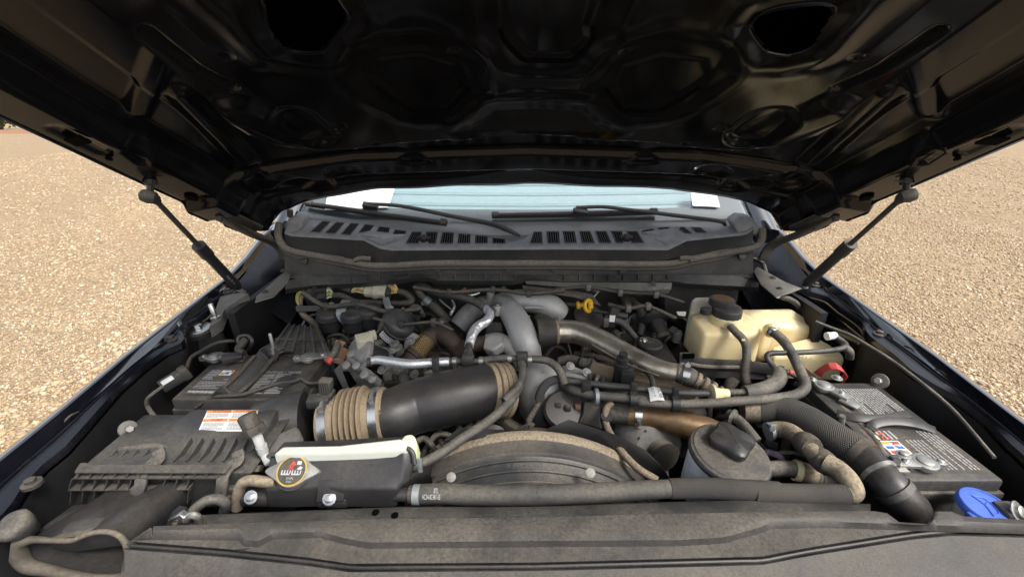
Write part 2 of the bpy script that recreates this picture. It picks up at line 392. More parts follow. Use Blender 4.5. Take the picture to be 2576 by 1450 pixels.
def ground_mats():
    m, t, b = newmat('gravel_bed'); g = nd(t, 'ShaderNodeNewGeometry'); pos = g.outputs['Position']
    v = nd(t, 'ShaderNodeTexVoronoi'); v.inputs['Scale'].default_value = 42; lk(t, pos, v.inputs['Vector'])
    v2 = nd(t, 'ShaderNodeTexVoronoi'); v2.inputs['Scale'].default_value = 95; lk(t, pos, v2.inputs['Vector'])
    sp = nd(t, 'ShaderNodeSeparateXYZ'); lk(t, v.outputs['Color'], sp.inputs[0])
    rp = nd(t, 'ShaderNodeValToRGB'); e = rp.color_ramp.elements; e[0].color = (.29, .20, .112, 1); e[1].color = (.53, .415, .265, 1)
    lk(t, sp.outputs[0], rp.inputs[0])
    c = mix(t, mrange(t, noise(t, pos, .9, 5), .35, .65, 0, .55), rp.outputs[0], (.50, .37, .24))
    c = mix(t, mrange(t, noise(t, pos, 11, 9, .75), .40, .62, 0, .75), c, (.22, .15, .085)); c = mix(t, mrange(t, noise(t, pos, 17, 9, .8), .52, .66, 0, .7), c, (.62, .52, .36))
    lk(t, c, b.inputs['Base Color']); b.inputs['Roughness'].default_value = .95; b.inputs['Specular IOR Level'].default_value = .2
    h = mth(t, 'ADD', v.outputs['Distance'], mth(t, 'MULTIPLY', v2.outputs['Distance'], .6)); bumpn(t, b, h, 1.0, .018)
    m, t, b = newmat('gravel_stone'); at = nd(t, 'ShaderNodeAttribute', attribute_name='tone')
    rp = nd(t, 'ShaderNodeValToRGB'); e = rp.color_ramp.elements
    e[0].color = (.20, .14, .09, 1); e[1].color = (.74, .67, .55, 1)
    for p, q in ((.08, (.18, .16, .14)), (.14, (.29, .195, .10)), (.45, (.46, .34, .205)), (.72, (.56, .445, .295)), (.90, (.66, .56, .425))):
        x = e.new(p); x.color = (*q, 1)
    lk(t, at.outputs['Fac'], rp.inputs[0]); g = nd(t, 'ShaderNodeNewGeometry'); n = noise(t, g.outputs['Position'], 90, 4)
    c = mix(t, mrange(t, n, .3, .7, .1, .45), rp.outputs[0], (.48, .355, .23)); c = mix(t, mrange(t, noise(t, g.outputs['Position'], .8, 5), .42, .66, 0, .5), c, (.42, .30, .18)); lk(t, c, b.inputs['Base Color']); b.inputs['Roughness'].default_value = .85; b.inputs['Specular IOR Level'].default_value = .25
ground_mats()
# ---------------------------------------------------------------- ground
g = MB(); S = 900
xs = [-S, -60, -12, -4, 0, 4, 12, 60, S]; ys = [-S, -40, -6, 0, 3, 8, 20, 60, S]
g.sheet([[(x, y, 0) for x in xs] for y in ys]); tag(obj('gravel_ground', g, 'gravel_bed'), kind='structure')
def gravel():
    ico = bmesh.new(); bmesh.ops.create_icosphere(ico, subdivisions=1, radius=1); bi = (np.array([v.co[:] for v in ico.verts]), np.array([[v.index for v in f.verts] for f in ico.faces])); ico.free()
    bo = (np.array([(1, 0, 0), (-1, 0, 0), (0, 1, 0), (0, -1, 0), (0, 0, 1), (0, 0, -1)], float)*1.15, np.array([(0, 2, 4), (2, 1, 4), (1, 3, 4), (3, 0, 4), (2, 0, 5), (1, 2, 5), (3, 1, 5), (0, 3, 5)]))
    VV, FF, TT = [], [], []; base = 0
    for (bv, bf), sets in ((bo, ((.95, 4.4, -.3, 5.4, 56000, .0045, .0115), (1.5, 9, 3.5, 10, 24000, .009, .017), (2.5, 9, -.5, 4, 9000, .008, .016), (2, 20, 8, 22, 22000, .016, .032))), (bi, ((.95, 3.6, .2, 4.4, 9000, .009, .026), (1.2, 8, 3.5, 9, 5000, .012, .022)))):
        pts = []
        for sgn in (-1, 1):                                 # the two open sides of the truck
            for (x0, x1, y0, y1, n, s0, s1) in sets:
                x = rng.uniform(x0, x1, n)*sgn + XC; y = rng.uniform(y0, y1, n); pts.append(np.stack([x, y, s0 + (s1-s0)*rng.random(n)**2.4], 1))
        pts = np.concatenate(pts); dn = np.sin(1.7*pts[:, 0]+.6*pts[:, 1]+1)*np.sin(1.3*pts[:, 1]-.5*pts[:, 0]) + .5*np.sin(3.1*pts[:, 0]+2.3*pts[:, 1]); pts = pts[rng.random(len(pts)) < np.clip(.78+.3*dn, .35, 1)]; n = len(pts)
        sc3 = np.stack([rng.uniform(.8, 1.5, n), rng.uniform(.7, 1.1, n), rng.uniform(.4, .75, n)], 1)*pts[:, 2:3]
        an = rng.uniform(0, 2*np.pi, n); til = rng.normal(0, .25, n); v = bv[None]*(1 + rng.uniform(-.22, .22, (n, len(bv))))[..., None]*sc3[:, None, :]
        vz = v[..., 2]*np.cos(til)[:, None] + v[..., 0]*np.sin(til)[:, None]; vx0 = v[..., 0]*np.cos(til)[:, None] - v[..., 2]*np.sin(til)[:, None]
        vx = vx0*np.cos(an)[:, None] - v[..., 1]*np.sin(an)[:, None]; vy = vx0*np.sin(an)[:, None] + v[..., 1]*np.cos(an)[:, None]
        VV.append(np.stack([vx + pts[:, None, 0], vy + pts[:, None, 1], vz + sc3[:, None, 2]*.4], -1).reshape(-1, 3)); FF.append((bf[None] + (base + np.arange(n)*len(bv))[:, None, None]).reshape(-1, 3)); TT.append(np.repeat(rng.random(n), len(bv))); base += n*len(bv)
    V = np.concatenate(VV); Fc = np.concatenate(FF); me = bpy.data.meshes.new('gravel'); me.vertices.add(len(V)); me.vertices.foreach_set('co', V.ravel())
    me.loops.add(Fc.size); me.loops.foreach_set('vertex_index', Fc.ravel().astype(np.int32)); me.polygons.add(len(Fc)); me.polygons.foreach_set('loop_start', np.arange(0, Fc.size, 3, dtype=np.int32))
    at = me.attributes.new('tone', 'FLOAT', 'POINT'); at.data.foreach_set('value', np.concatenate(TT).astype(np.float32))
    me.materials.append(M['gravel_stone']); me.update(); me.polygons.foreach_set('use_smooth', [True]*len(me.polygons))
    o = bpy.data.objects.new('gravel', me); COL.objects.link(o); tag(o, 'loose tan gravel stones covering the lot', 'gravel', kind='stuff'); print('gravel tris', len(Fc))
gravel()
def bush(x, y, s, label):
    b_ = thing('scrub_bush', label, 'bush', 'scrub at the far edge of the gravel'); st = MB(); lf = MB(); r_ = random.Random(x*9+y)
    for k in range(9):
        a = r_.uniform(0, 6.28); t = Vector((math.cos(a)*s*.5, math.sin(a)*s*.5, s*r_.uniform(.6, 1))); st.tube([(x, y, 0), (x+t.x*.4, y+t.y*.4, t.z*.6), (x+t.x, y+t.y, t.z)], [.02*s, .014*s, .006*s], 5, 2)
        for q in range(110):
            c = Vector((x, y, 0)) + t*r_.uniform(.45, 1.05) + Vector((r_.gauss(0, .2*s), r_.gauss(0, .2*s), r_.gauss(0, .13*s))); c.z = max(c.z, .03)
            d1 = Vector((r_.gauss(0, 1), r_.gauss(0, 1), r_.gauss(0, 1))).normalized()*.07*s; d2 = d1.orthogonal()*.5
            lf.add([c-d1, c+d2, c+d1, c-d2], [(0, 1, 2, 3)])
    obj('stem', st, 'bush_wood', b_); obj('foliage', lf, 'bush_leaf', b_)
for i, (x, y, s) in enumerate(((-43.5, 39, 2.6), (-47.5, 41, 3.4), (-40, 42, 2.2))):
    bush(x, y, s, ('mid sized green scrub bush beyond the earth bank', 'largest green scrub bush beyond the earth bank', 'smallest green scrub bush beyond the earth bank')[i])
berm = MB(); q_ = [(-90 + 6*k, 35.5 + .6*math.sin(k*1.3), .0) for k in range(31)]
berm.sheet([[Vector(p) + Vector((0, 0, -.05)) for p in q_], [Vector(p) + Vector((0, .8, .22 + .05*math.sin(p[0]))) for p in q_], [Vector(p) + Vector((0, 2.2, -.05)) for p in q_]])
pm('red_earth', (.27, .14, .08), .95, var=.3, bump=.5, bscale=12); tag(obj('earth_bank', berm, 'red_earth'), kind='structure')
# ---------------------------------------------------------------- the truck body
TR = thing('pickup_truck', 'black pickup truck with its hood propped open over the engine bay', 'truck')
def zf(y):                                                   # fender crown height along the truck
    xs_ = [-.1, .2, .42, .655, .824, 1.22, 1.33, 1.45, 1.62, 3]; zs_ = [1.14, 1.27, 1.315, 1.342, 1.366, 1.404, 1.428, 1.468, 1.50, 1.52]
    return float(np.interp(y, xs_, zs_))
def onrail(u, v, drop):                                      # pixel ray meets the fender top, drop below the crown
    h = .5
    for _ in range(25):
        p = P(u, v, h); h = .5*h + .5*(ZC - (zf(p.y) - drop))
    return P(u, v, h)
fy = [-.12, .05, .2, .35, .5, .655, .824, 1.0, 1.12, 1.22, 1.33, 1.45, 1.56]
ledge = {-1: [(-140, 1420), (20, 1279), (60, 1216), (110, 1164), (157, 1129), (214, 1066), (294, 976), (352, 925), (386, 900), (420, 876), (452, 866), (464, 850), (458, 834), (478, 812), (515, 787), (550, 752), (604, 734)],
         1: [(2760, 1330), (2575, 1143), (2540, 1113), (2483, 1053), (2415, 1000), (2350, 965), (2294, 931), (2253, 893), (2206, 858), (2182, 838), (2172, 812), (2150, 795), (2113, 771), (2082, 745), (2017, 727)]}
LEDGE = {}
for s in (-1, 1):
    fm = MB(); xo = lambda y: (.925 if y > .45 else .925 - .25*(.45-y)**1.5)
    rows = []
    for y in fy:
        z = zf(y); x = xo(y)
        prof = [(x+.085, .62), (x+.10, .95), (x+.088, z-.22), (x+.060, z-.10), (x+.042, z-.054), (x+.030, z-.0328), (x+.022, z-.0229), (x+.014, z-.0145), (x+.008, z-.0093), (x, z-.0035), (x-.008, z+.0006), (x-.016, z+.0033), (x-.024, z+.0045), (x-.027, z+.002), (x-.029, z-.020), (x-.033, z-.024)]
        rows.append([Vector((XC + s*a, y, b)) for a, b in prof])
    # wheel arch: lift the lower edge round the wheel
    for r in rows:
        yy = r[0].y; d = abs(yy-.62)
        if d < .50: r[0].z = max(.62, .62 + math.sqrt(max(0, .5**2-d*d))*.75); r[1].z = max(.95, r[0].z+.06)
    fm.sheet(rows if s > 0 else [r[::-1] for r in rows])
    fo = obj('fender', fm, 'body_paint', TR, smooth=50)
    fo['label'] = 'glossy black fender with a bright top edge'
    # inner ledge with the row of bolts
    pts = [onrail(u, v, .026) for u, v in ledge[s]]; pts = resample(pts, 44); LEDGE[s] = pts
    lm = MB()
    outer = [Vector((XC + s*(xo(p.y)-.031), p.y, zf(p.y)-.0235)) for p in pts]
    mid = [(a*.6 + b*.4) + Vector((0, 0, .004)) for a, b in zip(outer, pts)]
    lip = [p + Vector((0, 0, -.016)) for p in pts]; low = [p + Vector((-s*.015, 0, -.07)) for p in pts]
    rr = [outer, mid, pts, lip]
    lm.sheet(rr if s < 0 else rr[::-1], None)
    lo = obj('fender_ledge', lm, 'rail_paint', fo, smooth=35)
    bead = MB(); b1 = [o_*.72 + p*.28 + Vector((0, 0, .005)) for o_, p in zip(outer, pts)]
    bead.tube(b1[1:-2], .0022, 6, 2); obj('seam_bead', bead, 'rail_paint', fo)
    for (u, v) in ([(431, 853), (573, 733), (80, 1215)] if s < 0 else [(2212, 840), (2052, 717), (2440, 985)]):
        p = onrail(u, v, .022); bm_ = MB(); bm_.lathe(p, (0, 0, 1), [(.014, -.004), (.014, .002), (.012, .003), (.0075, .0035), (.0075, .009), (.006, .010)], 14)
        obj('bolt', bm_, 'dark_metal', fo)
    for (u, v) in ([(178, 1050), (320, 918), (455, 802)] if s < 0 else [(2490, 1030), (2370, 940), (2290, 880), (2180, 795)]):
        p = onrail(u, v, .02); cl = MB(); cl.tube([p + Vector((0, -.02, 0)), p + Vector((-s*.006, -.004, .008)), p + Vector((-s*.006, .006, .006)), p + Vector((0, .02, 0))], .002, 6, 4); obj('clip', cl, 'dark_metal', fo)
    # inner fender wall under the ledge
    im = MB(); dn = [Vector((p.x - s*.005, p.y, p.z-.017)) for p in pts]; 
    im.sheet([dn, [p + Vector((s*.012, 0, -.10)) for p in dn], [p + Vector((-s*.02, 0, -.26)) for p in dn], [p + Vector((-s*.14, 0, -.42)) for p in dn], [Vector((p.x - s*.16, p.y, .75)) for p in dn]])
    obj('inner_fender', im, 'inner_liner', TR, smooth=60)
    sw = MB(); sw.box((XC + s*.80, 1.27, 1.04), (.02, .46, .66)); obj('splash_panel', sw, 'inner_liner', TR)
# front cross panel, added light-blocking floor, firewall
fp = MB(); fp.box((XC, 1.42, 1.06), (1.70, .02, .68)); obj('firewall', fp, 'dark_metal', TR, bevel=.01)
ub = MB(); ub.box((XC, .75, .70), (1.75, 1.45, .03)); obj('light_block_panel', ub, 'black_void', TR)  # added unseen panel, blocks light coming up from the gravel
# grille and nose
gz = MB(); gz.sheet([[Vector((XC + x, -.02 + .10*(abs(x)/.9)**2.5, z)) for x in np.linspace(-.86, .86, 17)] for z in (1.27, 1.20, .78, .55)], (0, .06, 0))
nose = obj('front_fascia', gz, 'body_paint', TR, smooth=40)
for k in range(4):
    b_ = MB(); b_.box((XC, -.045, 1.16 - k*.1), (1.05, .03, .045)); obj('grille_bar', b_, 'black_plastic', nose, bevel=.008)
for s in (-1, 1):
    b_ = MB(); b_.box((XC + s*.70, .0, 1.05), (.26, .05, .26)); obj('headlight', b_, 'zinc', nose, bevel=.02)
bp = MB(); bp.box((XC, -.12, .62), (1.9, .2, .22)); obj('bumper', bp, 'zinc', TR, bevel=.03)
for s in (-1, 1):
    for yw in (.62,):
        ty = MB(); ty.lathe((XC + s*.86 - .14, yw, .42), (1, 0, 0), [(.25, 0), (.38, .0), (.415, .03), (.42, .07), (.42, .21), (.415, .25), (.38, .28), (.25, .28)], 40); wh = obj('wheel', ty, 'tyre_rubber', TR)
        ri = MB(); ri.lathe((XC + s*.86 + s*.10, yw, .42), (s, 0, 0), [(.25, -.02), (.25, .03), (.2, .02), (.09, .0), (.06, .03), (.02, .03)], 32); obj('rim', ri, 'zinc', wh)
# cab
RZ = 2.02
def wpt(x, t):                                               # point on the windshield: x across, t up the slope in metres
    k = (x/.74)**2; return Vector((XC + x*(1-.10*t), 1.375 + t*.80 + .035*k*(1 - .0) - .045*k, 1.512 + t*.60 + .016*k))
WX = np.linspace(-.74, .74, 25)
gm = MB(); gm.sheet([[wpt(x, t) for x in WX] for t in (.03, .15, .3, .5, .7, .9)]); ws = obj('windshield', gm, 'windshield_glass', TR, smooth=80)
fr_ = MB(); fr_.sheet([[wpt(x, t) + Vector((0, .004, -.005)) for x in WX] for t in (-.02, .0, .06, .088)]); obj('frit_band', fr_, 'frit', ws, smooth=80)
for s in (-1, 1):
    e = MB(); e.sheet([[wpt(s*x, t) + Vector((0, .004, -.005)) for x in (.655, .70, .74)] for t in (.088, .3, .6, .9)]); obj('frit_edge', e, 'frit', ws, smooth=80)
ss = MB(); ss.sheet([[wpt(x*.93, t) + Vector((0, .028, -.035)) for x in WX] for t in (.04, .2, .4, .6)], (0, .01, -.008)); sh = obj('sunshade', ss, 'sunshade', TR, smooth=80)
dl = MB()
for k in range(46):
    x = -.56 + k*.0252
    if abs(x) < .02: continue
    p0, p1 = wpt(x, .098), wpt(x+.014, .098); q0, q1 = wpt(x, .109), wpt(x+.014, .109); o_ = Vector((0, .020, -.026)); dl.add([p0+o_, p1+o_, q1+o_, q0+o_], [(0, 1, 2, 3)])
obj('vent_reflection', dl, 'print_grey', sh)  # grey dashes drawn as the dashboard vents mirrored in the glass
for t0_, t1_, x0_, x1_ in ((.135, .139, -.62, .62), (.185, .189, -.60, .60), (.232, .236, -.58, .58), (.245, .275, -.20, .17)):
    o_ = Vector((0, .022, -.0275)); obj('dark_band', MB().sheet([[wpt(x, t_) + o_ for x in np.linspace(x0_, x1_, 12)] for t_ in (t0_, t1_)]), 'sunshade_dark', sh)  # plain darker bands laid over the sunshade
dp = MB(); dp.sheet([[Vector((XC + x, y, z)) for x in np.linspace(-.68, .68, 5)] for y, z in ((1.40, 1.47), (1.75, 1.46), (1.95, 1.40), (1.97, 1.0))]); obj('dashboard', dp, 'black_plastic', TR)
def sticker(pts, nm):
    mm = MB(); mm.add([p + Vector((0, -.004, .0055)) for p in pts], [(0, 1, 2, 3)]); return obj(nm, mm, 'paper_white', ws)
def onglass(u, v, lift=0.0):
    d = ray(u, v); n = Vector((0, -.60, .80)); o = Vector((0, 1.375, 1.512)); t = (o-CAMP).dot(n)/d.dot(n)
    for _ in range(12):
        p = CAMP + d*t; x = p.x - XC; tt = (p.z-1.512)/.6; q = wpt(x, tt); t += (q - p).dot(n)/d.dot(n)
    return CAMP + d*t + n*lift
s1 = sticker([onglass(*J.uv(560, 470)), onglass(*J.uv(1078, 445)), onglass(*J.uv(1130, 280)), onglass(*J.uv(600, 280))], 'paper_sheet')
s2 = sticker([onglass(*K.uv(1460, 432)), onglass(*K.uv(1680, 443)), onglass(*K.uv(1640, 300)), onglass(*K.uv(1440, 300))], 'paper_sheet')
rf = MB(); rf.sheet([[Vector((XC + x*.9, y, z - .03*(x/.74)**2)) for x in WX] for y, z in ((2.09, 2.05), (2.4, 2.10), (3.2, 2.10))], (0, 0, -.05)); obj('roof', rf, 'body_paint', TR)
for s in (-1, 1):
    pl = MB(); pl.tube([Vector((XC + s*.79, 1.36, 1.49)), Vector((XC + s*.765, 1.62, 1.68)), Vector((XC + s*.68, 2.09, 2.03))], [.04, .042, .045], 10); obj('roof_pillar', pl, 'body_paint', TR)
    dr = MB(); dr.sheet([[Vector((XC + s*x, y, z)) for y in (1.56, 2.0, 2.6)] for x, z in ((1.0, .55), (1.015, 1.0), (.99, 1.3), (.93, 1.47), (.86, 1.49))] if s < 0 else [[Vector((XC + s*x, y, z)) for y in (2.6, 2.0, 1.56)] for x, z in ((1.0, .55), (1.015, 1.0), (.99, 1.3), (.93, 1.47), (.86, 1.49))])
    d_ = obj('door', dr, 'body_paint', TR)
    wi = MB(); wi.sheet([[Vector((XC + s*.86, 1.6, 1.49)), Vector((XC + s*.86, 2.6, 1.49))], [Vector((XC + s*.74, 2.1, 2.03)), Vector((XC + s*.72, 2.6, 2.06))]]); obj('window', wi, 'windshield_glass', d_)
    # cowl corner: dark rear fender filler between fender and hinge
    cf = MB(); rr = [[Vector((XC + s*x, y, z)) for y, z in yz] for x, yz in ((.925, ((1.2, 1.39), (1.33, 1.424), (1.45, 1.464), (1.56, 1.49))), (.88, ((1.2, 1.36), (1.33, 1.40), (1.45, 1.44), (1.56, 1.47))), (.80, ((1.2, 1.30), (1.33, 1.34), (1.45, 1.42), (1.56, 1.46))), (.74, ((1.2, 1.25), (1.33, 1.30), (1.45, 1.40), (1.56, 1.45))))]
    cf.sheet(rr if s < 0 else rr[::-1]); obj('cowl_corner', cf, 'rail_paint', TR, smooth=60)
# ---------------------------------------------------------------- hood, seen from below
HO = Vector((XC, 1.223, 1.575)); HF = Vector((0, -.853, .5225)); HU = Vector((0, .5225, .853))
def hpt(a, b, c): return HO + Vector((a, 0, 0)) + HF*b + HU*c
def sstep(x, e0, e1):
    t = np.clip((x-e0)/(e1-e0), 0, 1); return t*t*(3-2*t)
def sdpoly(px, py, poly):                                    # signed distance, inside negative
    d = np.full(px.shape, 1e9); ins = np.zeros(px.shape, bool); n = len(poly)
    for i in range(n):
        ax, ay = poly[i]; bx, by = poly[(i+1) % n]; ex, ey = bx-ax, by-ay; wx, wy = px-ax, py-ay
        t = np.clip((wx*ex+wy*ey)/(ex*ex+ey*ey), 0, 1); d = np.minimum(d, (wx-ex*t)**2 + (wy-ey*t)**2)
        c = ((ay <= py) & (by > py)) | ((by <= py) & (ay > py)); xx = ax + (py-ay)/((by-ay) if by != ay else 1e-9)*ex; ins ^= c & (px < xx)
    d = np.sqrt(d); return np.where(ins, -d, d)
def capsule(px, py, a, b):
    ex, ey = b[0]-a[0], b[1]-a[1]; t = np.clip(((px-a[0])*ex+(py-a[1])*ey)/(ex*ex+ey*ey), 0, 1); return np.hypot(px-a[0]-ex*t, py-a[1]-ey*t)
def hood():
    na, nb = 440, 330
    b0 = -.055; av = np.linspace(-.872, .872, na); bv = np.concatenate([np.linspace(0, .75, 270), np.linspace(.75, 1.16, nb-270+1)[1:]])
    a, b = np.meshgrid(av, bv); aa = np.abs(a)
    rear = np.interp(aa, [0, .5, .68, .74, .79, .83, .872], [-.048, -.055, -.062, -.092, -.108, -.09, -.05]) + .004*np.sin(a*23)*sstep(.7-aa, 0, .2)
    b = rear + (b - 0)*(1.16-rear)/1.16
    chan = np.interp(aa, [0, .45, .62, .765, .785, .80, .872], [.150, .135, .110, .080, .062, .014, 0])
    shift = .012*np.sin(b*9) + .02*sstep(b, .36, .40)*0
    fl = np.interp(aa + shift*.6, [0, .45, .62, .765, .785, .80, .872], [.150, .135, .110, .080, .062, .014, 0]); chan = np.where(aa > .70, fl, chan)
    inn = np.interp(aa, [0, .3, .5, .56, .60], [.112, .100, .072, .054, .046])
    bl = np.interp(aa, [0, .2, .30, .40, .485, .545, .572, .58], [.270, .268, .262, .262, .275, .335, .40, .45])
    m = sstep(.578-aa, 0, .012)*sstep(b-bl, 0, .014)
    # rear cross beam: two shallow steps, a raised bow over the middle, deep pockets left and right
    bow = np.exp(-((a+.02)/.13)**2)
    beam = chan - .020*sstep(b, .045, .07)*sstep(.165-b, 0, .02) - .012*sstep(.015+.05*bow-b, 0, .014) 
    c = beam*(1-m) + inn*m
    c += .010*sstep(.055-np.hypot(aa-.50, (b-.10)*1.2), 0, .03) + .008*sstep(.05-np.hypot(aa-.30, (b-.135)*2.2), 0, .014) - .006*sstep(.018-np.hypot(aa-.27, (b-.14)*1.5), 0, .012)
    hexes = [[(-.065, .70), (-.060, .614), (-.054, .592), (-.028, .549), (-.006, .542), (.045, .542), (.064, .551), (.085, .596), (.08, .62), (.085, .70)]]
    lh = [(-.30, .52), (-.288, .482), (-.248, .413), (-.228, .403), (-.181, .401), (-.166, .407), (-.121, .470), (-.13, .54), (-.19, .575), (-.27, .565)]
    hexes += [lh, [(-x+.012, y) for x, y in lh]]
    for h in hexes:
        s = sdpoly(a, b, h); c += .0025*sstep(-s, 0, .02)*m; c -= .0026*np.exp(-((s-.045)/.020)**2)*m
    tr = [(-.163, .319), (-.085, .415), (.105, .415), (.19, .322), (.16, .285), (-.14, .285)]
    s = sdpoly(a, b, tr); c -= .0035*np.exp(-((s-.02)/.016)**2)*m; c += .003*sstep(-s, 0, .03)*m
    c += .008*sstep(.011-capsule(a, b, (-.09, .281), (.10, .281)), 0, .008)
    holes = np.zeros(a.shape, bool); rims = []
    op = [(-.368, .76), (-.376, .692), (-.390, .659), (-.397, .630), (-.395, .611), (-.385, .597), (-.366, .589), (-.343, .587), (-.327, .597), (-.297, .625), (-.279, .644), (-.274, .657), (-.278, .685), (-.29, .76)]
    oq = [(.306, .638), (.319, .621), (.352, .594), (.367, .588), (.392, .588), (.408, .597), (.416, .617), (.406, .655), (.402, .676), (.392, .686), (.368, .685), (.33, .672), (.308, .655)]
    for q in (op, oq):
        s = sdpoly(a, b, q); holes = holes | (s < -.001); c -= .003*np.exp(-((s-.03)/.022)**2)*m; rims.append(q)
    for sg in (-1, 1):                                       # sweeping shoulders and teardrops near the corners
        d = np.minimum(capsule(a, b, (sg*.543, .672), (sg*.536, .59)), capsule(a, b, (sg*.536, .59), (sg*.516, .53))); c += .010*sstep(.011-d, 0, .009)*m
        d = capsule(a, b, (sg*.545, .47), (sg*.50, .36)); c -= .010*sstep(.06-d, 0, .05)*m
        d = capsule(a, b, (sg*.47, .41), (sg*.46, .35)); c += .012*sstep(.055-d, 0, .03)*m
        d = capsule(a, b, (sg*.44, .80), (sg*.43, .60)); c -= .007*np.exp(-(d/.035)**2)*m
        d = capsule(a, b, (sg*.62, .56), (sg*.76, .44)); c -= .007*sstep(.026-d, 0, .018)
        d = capsule(a, b, (sg*.66, .46), (sg*.70, .20)); c -= .010*sstep(.035-d, 0, .03)
        d = capsule(a, b, (sg*.70, .12), (sg*.60, .02)); c += .016*sstep(.05-d, 0, .03)
        d = capsule(a, b, (sg*.835, .50), (sg*.835, .42)); c += .004*sstep(.02-d, 0, .015)
        c += .010*sstep(.016-capsule(a, b, (sg*.808, .36), (sg*.80, .40)), 0, .012)
    for (x, y) in ((-.135, .573), (.14, .573), (-.35, .285), (.35, .285), (-.48, .60), (.49, .60)):
        c += .004*sstep(.0085-np.hypot((a-x)*.8, b-y), 0, .006)
    for (x, y) in ((-.405, .37), (.40, .37)):
        c += .006*sstep(.018-np.maximum(np.abs(a-x), np.abs(b-y)*1.3), 0, .007)
    V = np.array(HO)[None] + np.stack([a.ravel(), np.zeros(a.size), np.zeros(a.size)], 1) + b.ravel()[:, None]*np.array(HF)[None] + c.ravel()[:, None]*np.array(HU)[None]
    out = .030 + .150*(1-(aa/.872)**5.5); out[aa > .869] = .004
    V2 = np.array(HO)[None] + np.stack([a.ravel(), np.zeros(a.size), np.zeros(a.size)], 1) + b.ravel()[:, None]*np.array(HF)[None] + out.ravel()[:, None]*np.array(HU)[None]
    idx = np.arange(na*nb).reshape(nb, na)
    f1 = np.stack([idx[:-1, :-1], idx[:-1, 1:], idx[1:, 1:], idx[1:, :-1]], -1).reshape(-1, 4)
    hf = (holes[:-1, :-1] & holes[:-1, 1:] & holes[1:, 1:] & holes[1:, :-1]).ravel(); f1 = f1[~hf]
    mb = MB(); mb.v = [tuple(p) for p in V]; mb.f = [tuple(map(int, f)) for f in f1]; mb.m = [0]*len(mb.f); mb.uv = [None]*len(mb.f)
    ho = obj('hood', mb, 'hood_paint', TR, smooth=70); ho['label'] = 'open black hood seen from below with pressed hexagon pockets'
    cin = lambda x: float(np.interp(abs(x), [0, .3, .5, .56, .60], [.112, .100, .072, .054, .046]))
    for q in rims: obj('opening_rim', MB().tube([hpt(x, y, cin(x)-.001) for x, y in q], [.003]*len(q), 8, 3, closed=True), 'hood_paint', ho)
    for h, k0, k1 in ((hexes[0], 1, 9), (hexes[1], 1, 7), (hexes[2], 1, 7)): obj('lightening_slot', MB().ribbon([hpt(x, y, cin(x)-.0005) for x, y in h[k0:k1]], .0075, .003, HF, n=2), 'black_void', ho)
    st = 5; sub = idx[::st][:, ::st]; Vs = V2.reshape(nb, na, 3)[::st][:, ::st].reshape(-1, 3); r_, c_ = sub.shape; i2 = np.arange(r_*c_).reshape(r_, c_)
    f2 = np.stack([i2[:-1, :-1], i2[1:, :-1], i2[1:, 1:], i2[:-1, 1:]], -1).reshape(-1, 4)
    mb = MB(); mb.v = [tuple(p) for p in Vs]; mb.f = [tuple(map(int, f)) for f in f2]; mb.m = [0]*len(mb.f); mb.uv = [None]*len(mb.f)
    obj('outer_skin', mb, 'body_paint', ho, smooth=60)
    # bright hem along the rear edge and both sides
    edge = MB(); Vr = V.reshape(nb, na, 3); V2r = V2.reshape(nb, na, 3)
    loop = [(0, k) for k in range(na)] + [(i, na-1) for i in range(1, nb)] + [(nb-1, k) for k in range(na-2, -1, -1)] + [(i, 0) for i in range(nb-2, 0, -1)]
    A_ = [Vector(Vr[i]) for i in loop]; 
    edge = MB(); A_ = [Vector(Vr[i]) for i in loop]; B_ = [Vector(V2r[i]) for i in loop]; A_.append(A_[0]); B_.append(B_[0])
    for s_, lst in ((0, loop[:na:4]), (1, loop[na:na+nb:5]), (2, [(i, 0) for i in range(nb-1, -1, -5)])):
        pass
    rows = [A_, B_]; edge.sheet(rows); obj('hem', edge, 'body_paint', ho, smooth=60)
    hem = MB(); hem.tube([Vector(Vr[0, k]) for k in range(14, na-14, 6)], .0032, 6, 2)
    for k, rr in ((0, range(0, nb, 6)), (na-1, range(0, nb, 6))): hem.tube([Vector(Vr[i, k]) for i in rr], .0035, 6, 2)
    obj('hem_roll', hem, 'body_paint', ho)
    return ho
HOOD = hood()
def onhood(u, v, c=0.0):
    d = ray(u, v); o = HO + HU*c; t = (o-CAMP).dot(HU)/d.dot(HU); p = CAMP + d*t
    return p
def hole(pts, nm='punched_hole'):
    m_ = MB(); m_.prism(pts, -HU*.004); obj(nm, m_, 'black_void', HOOD)
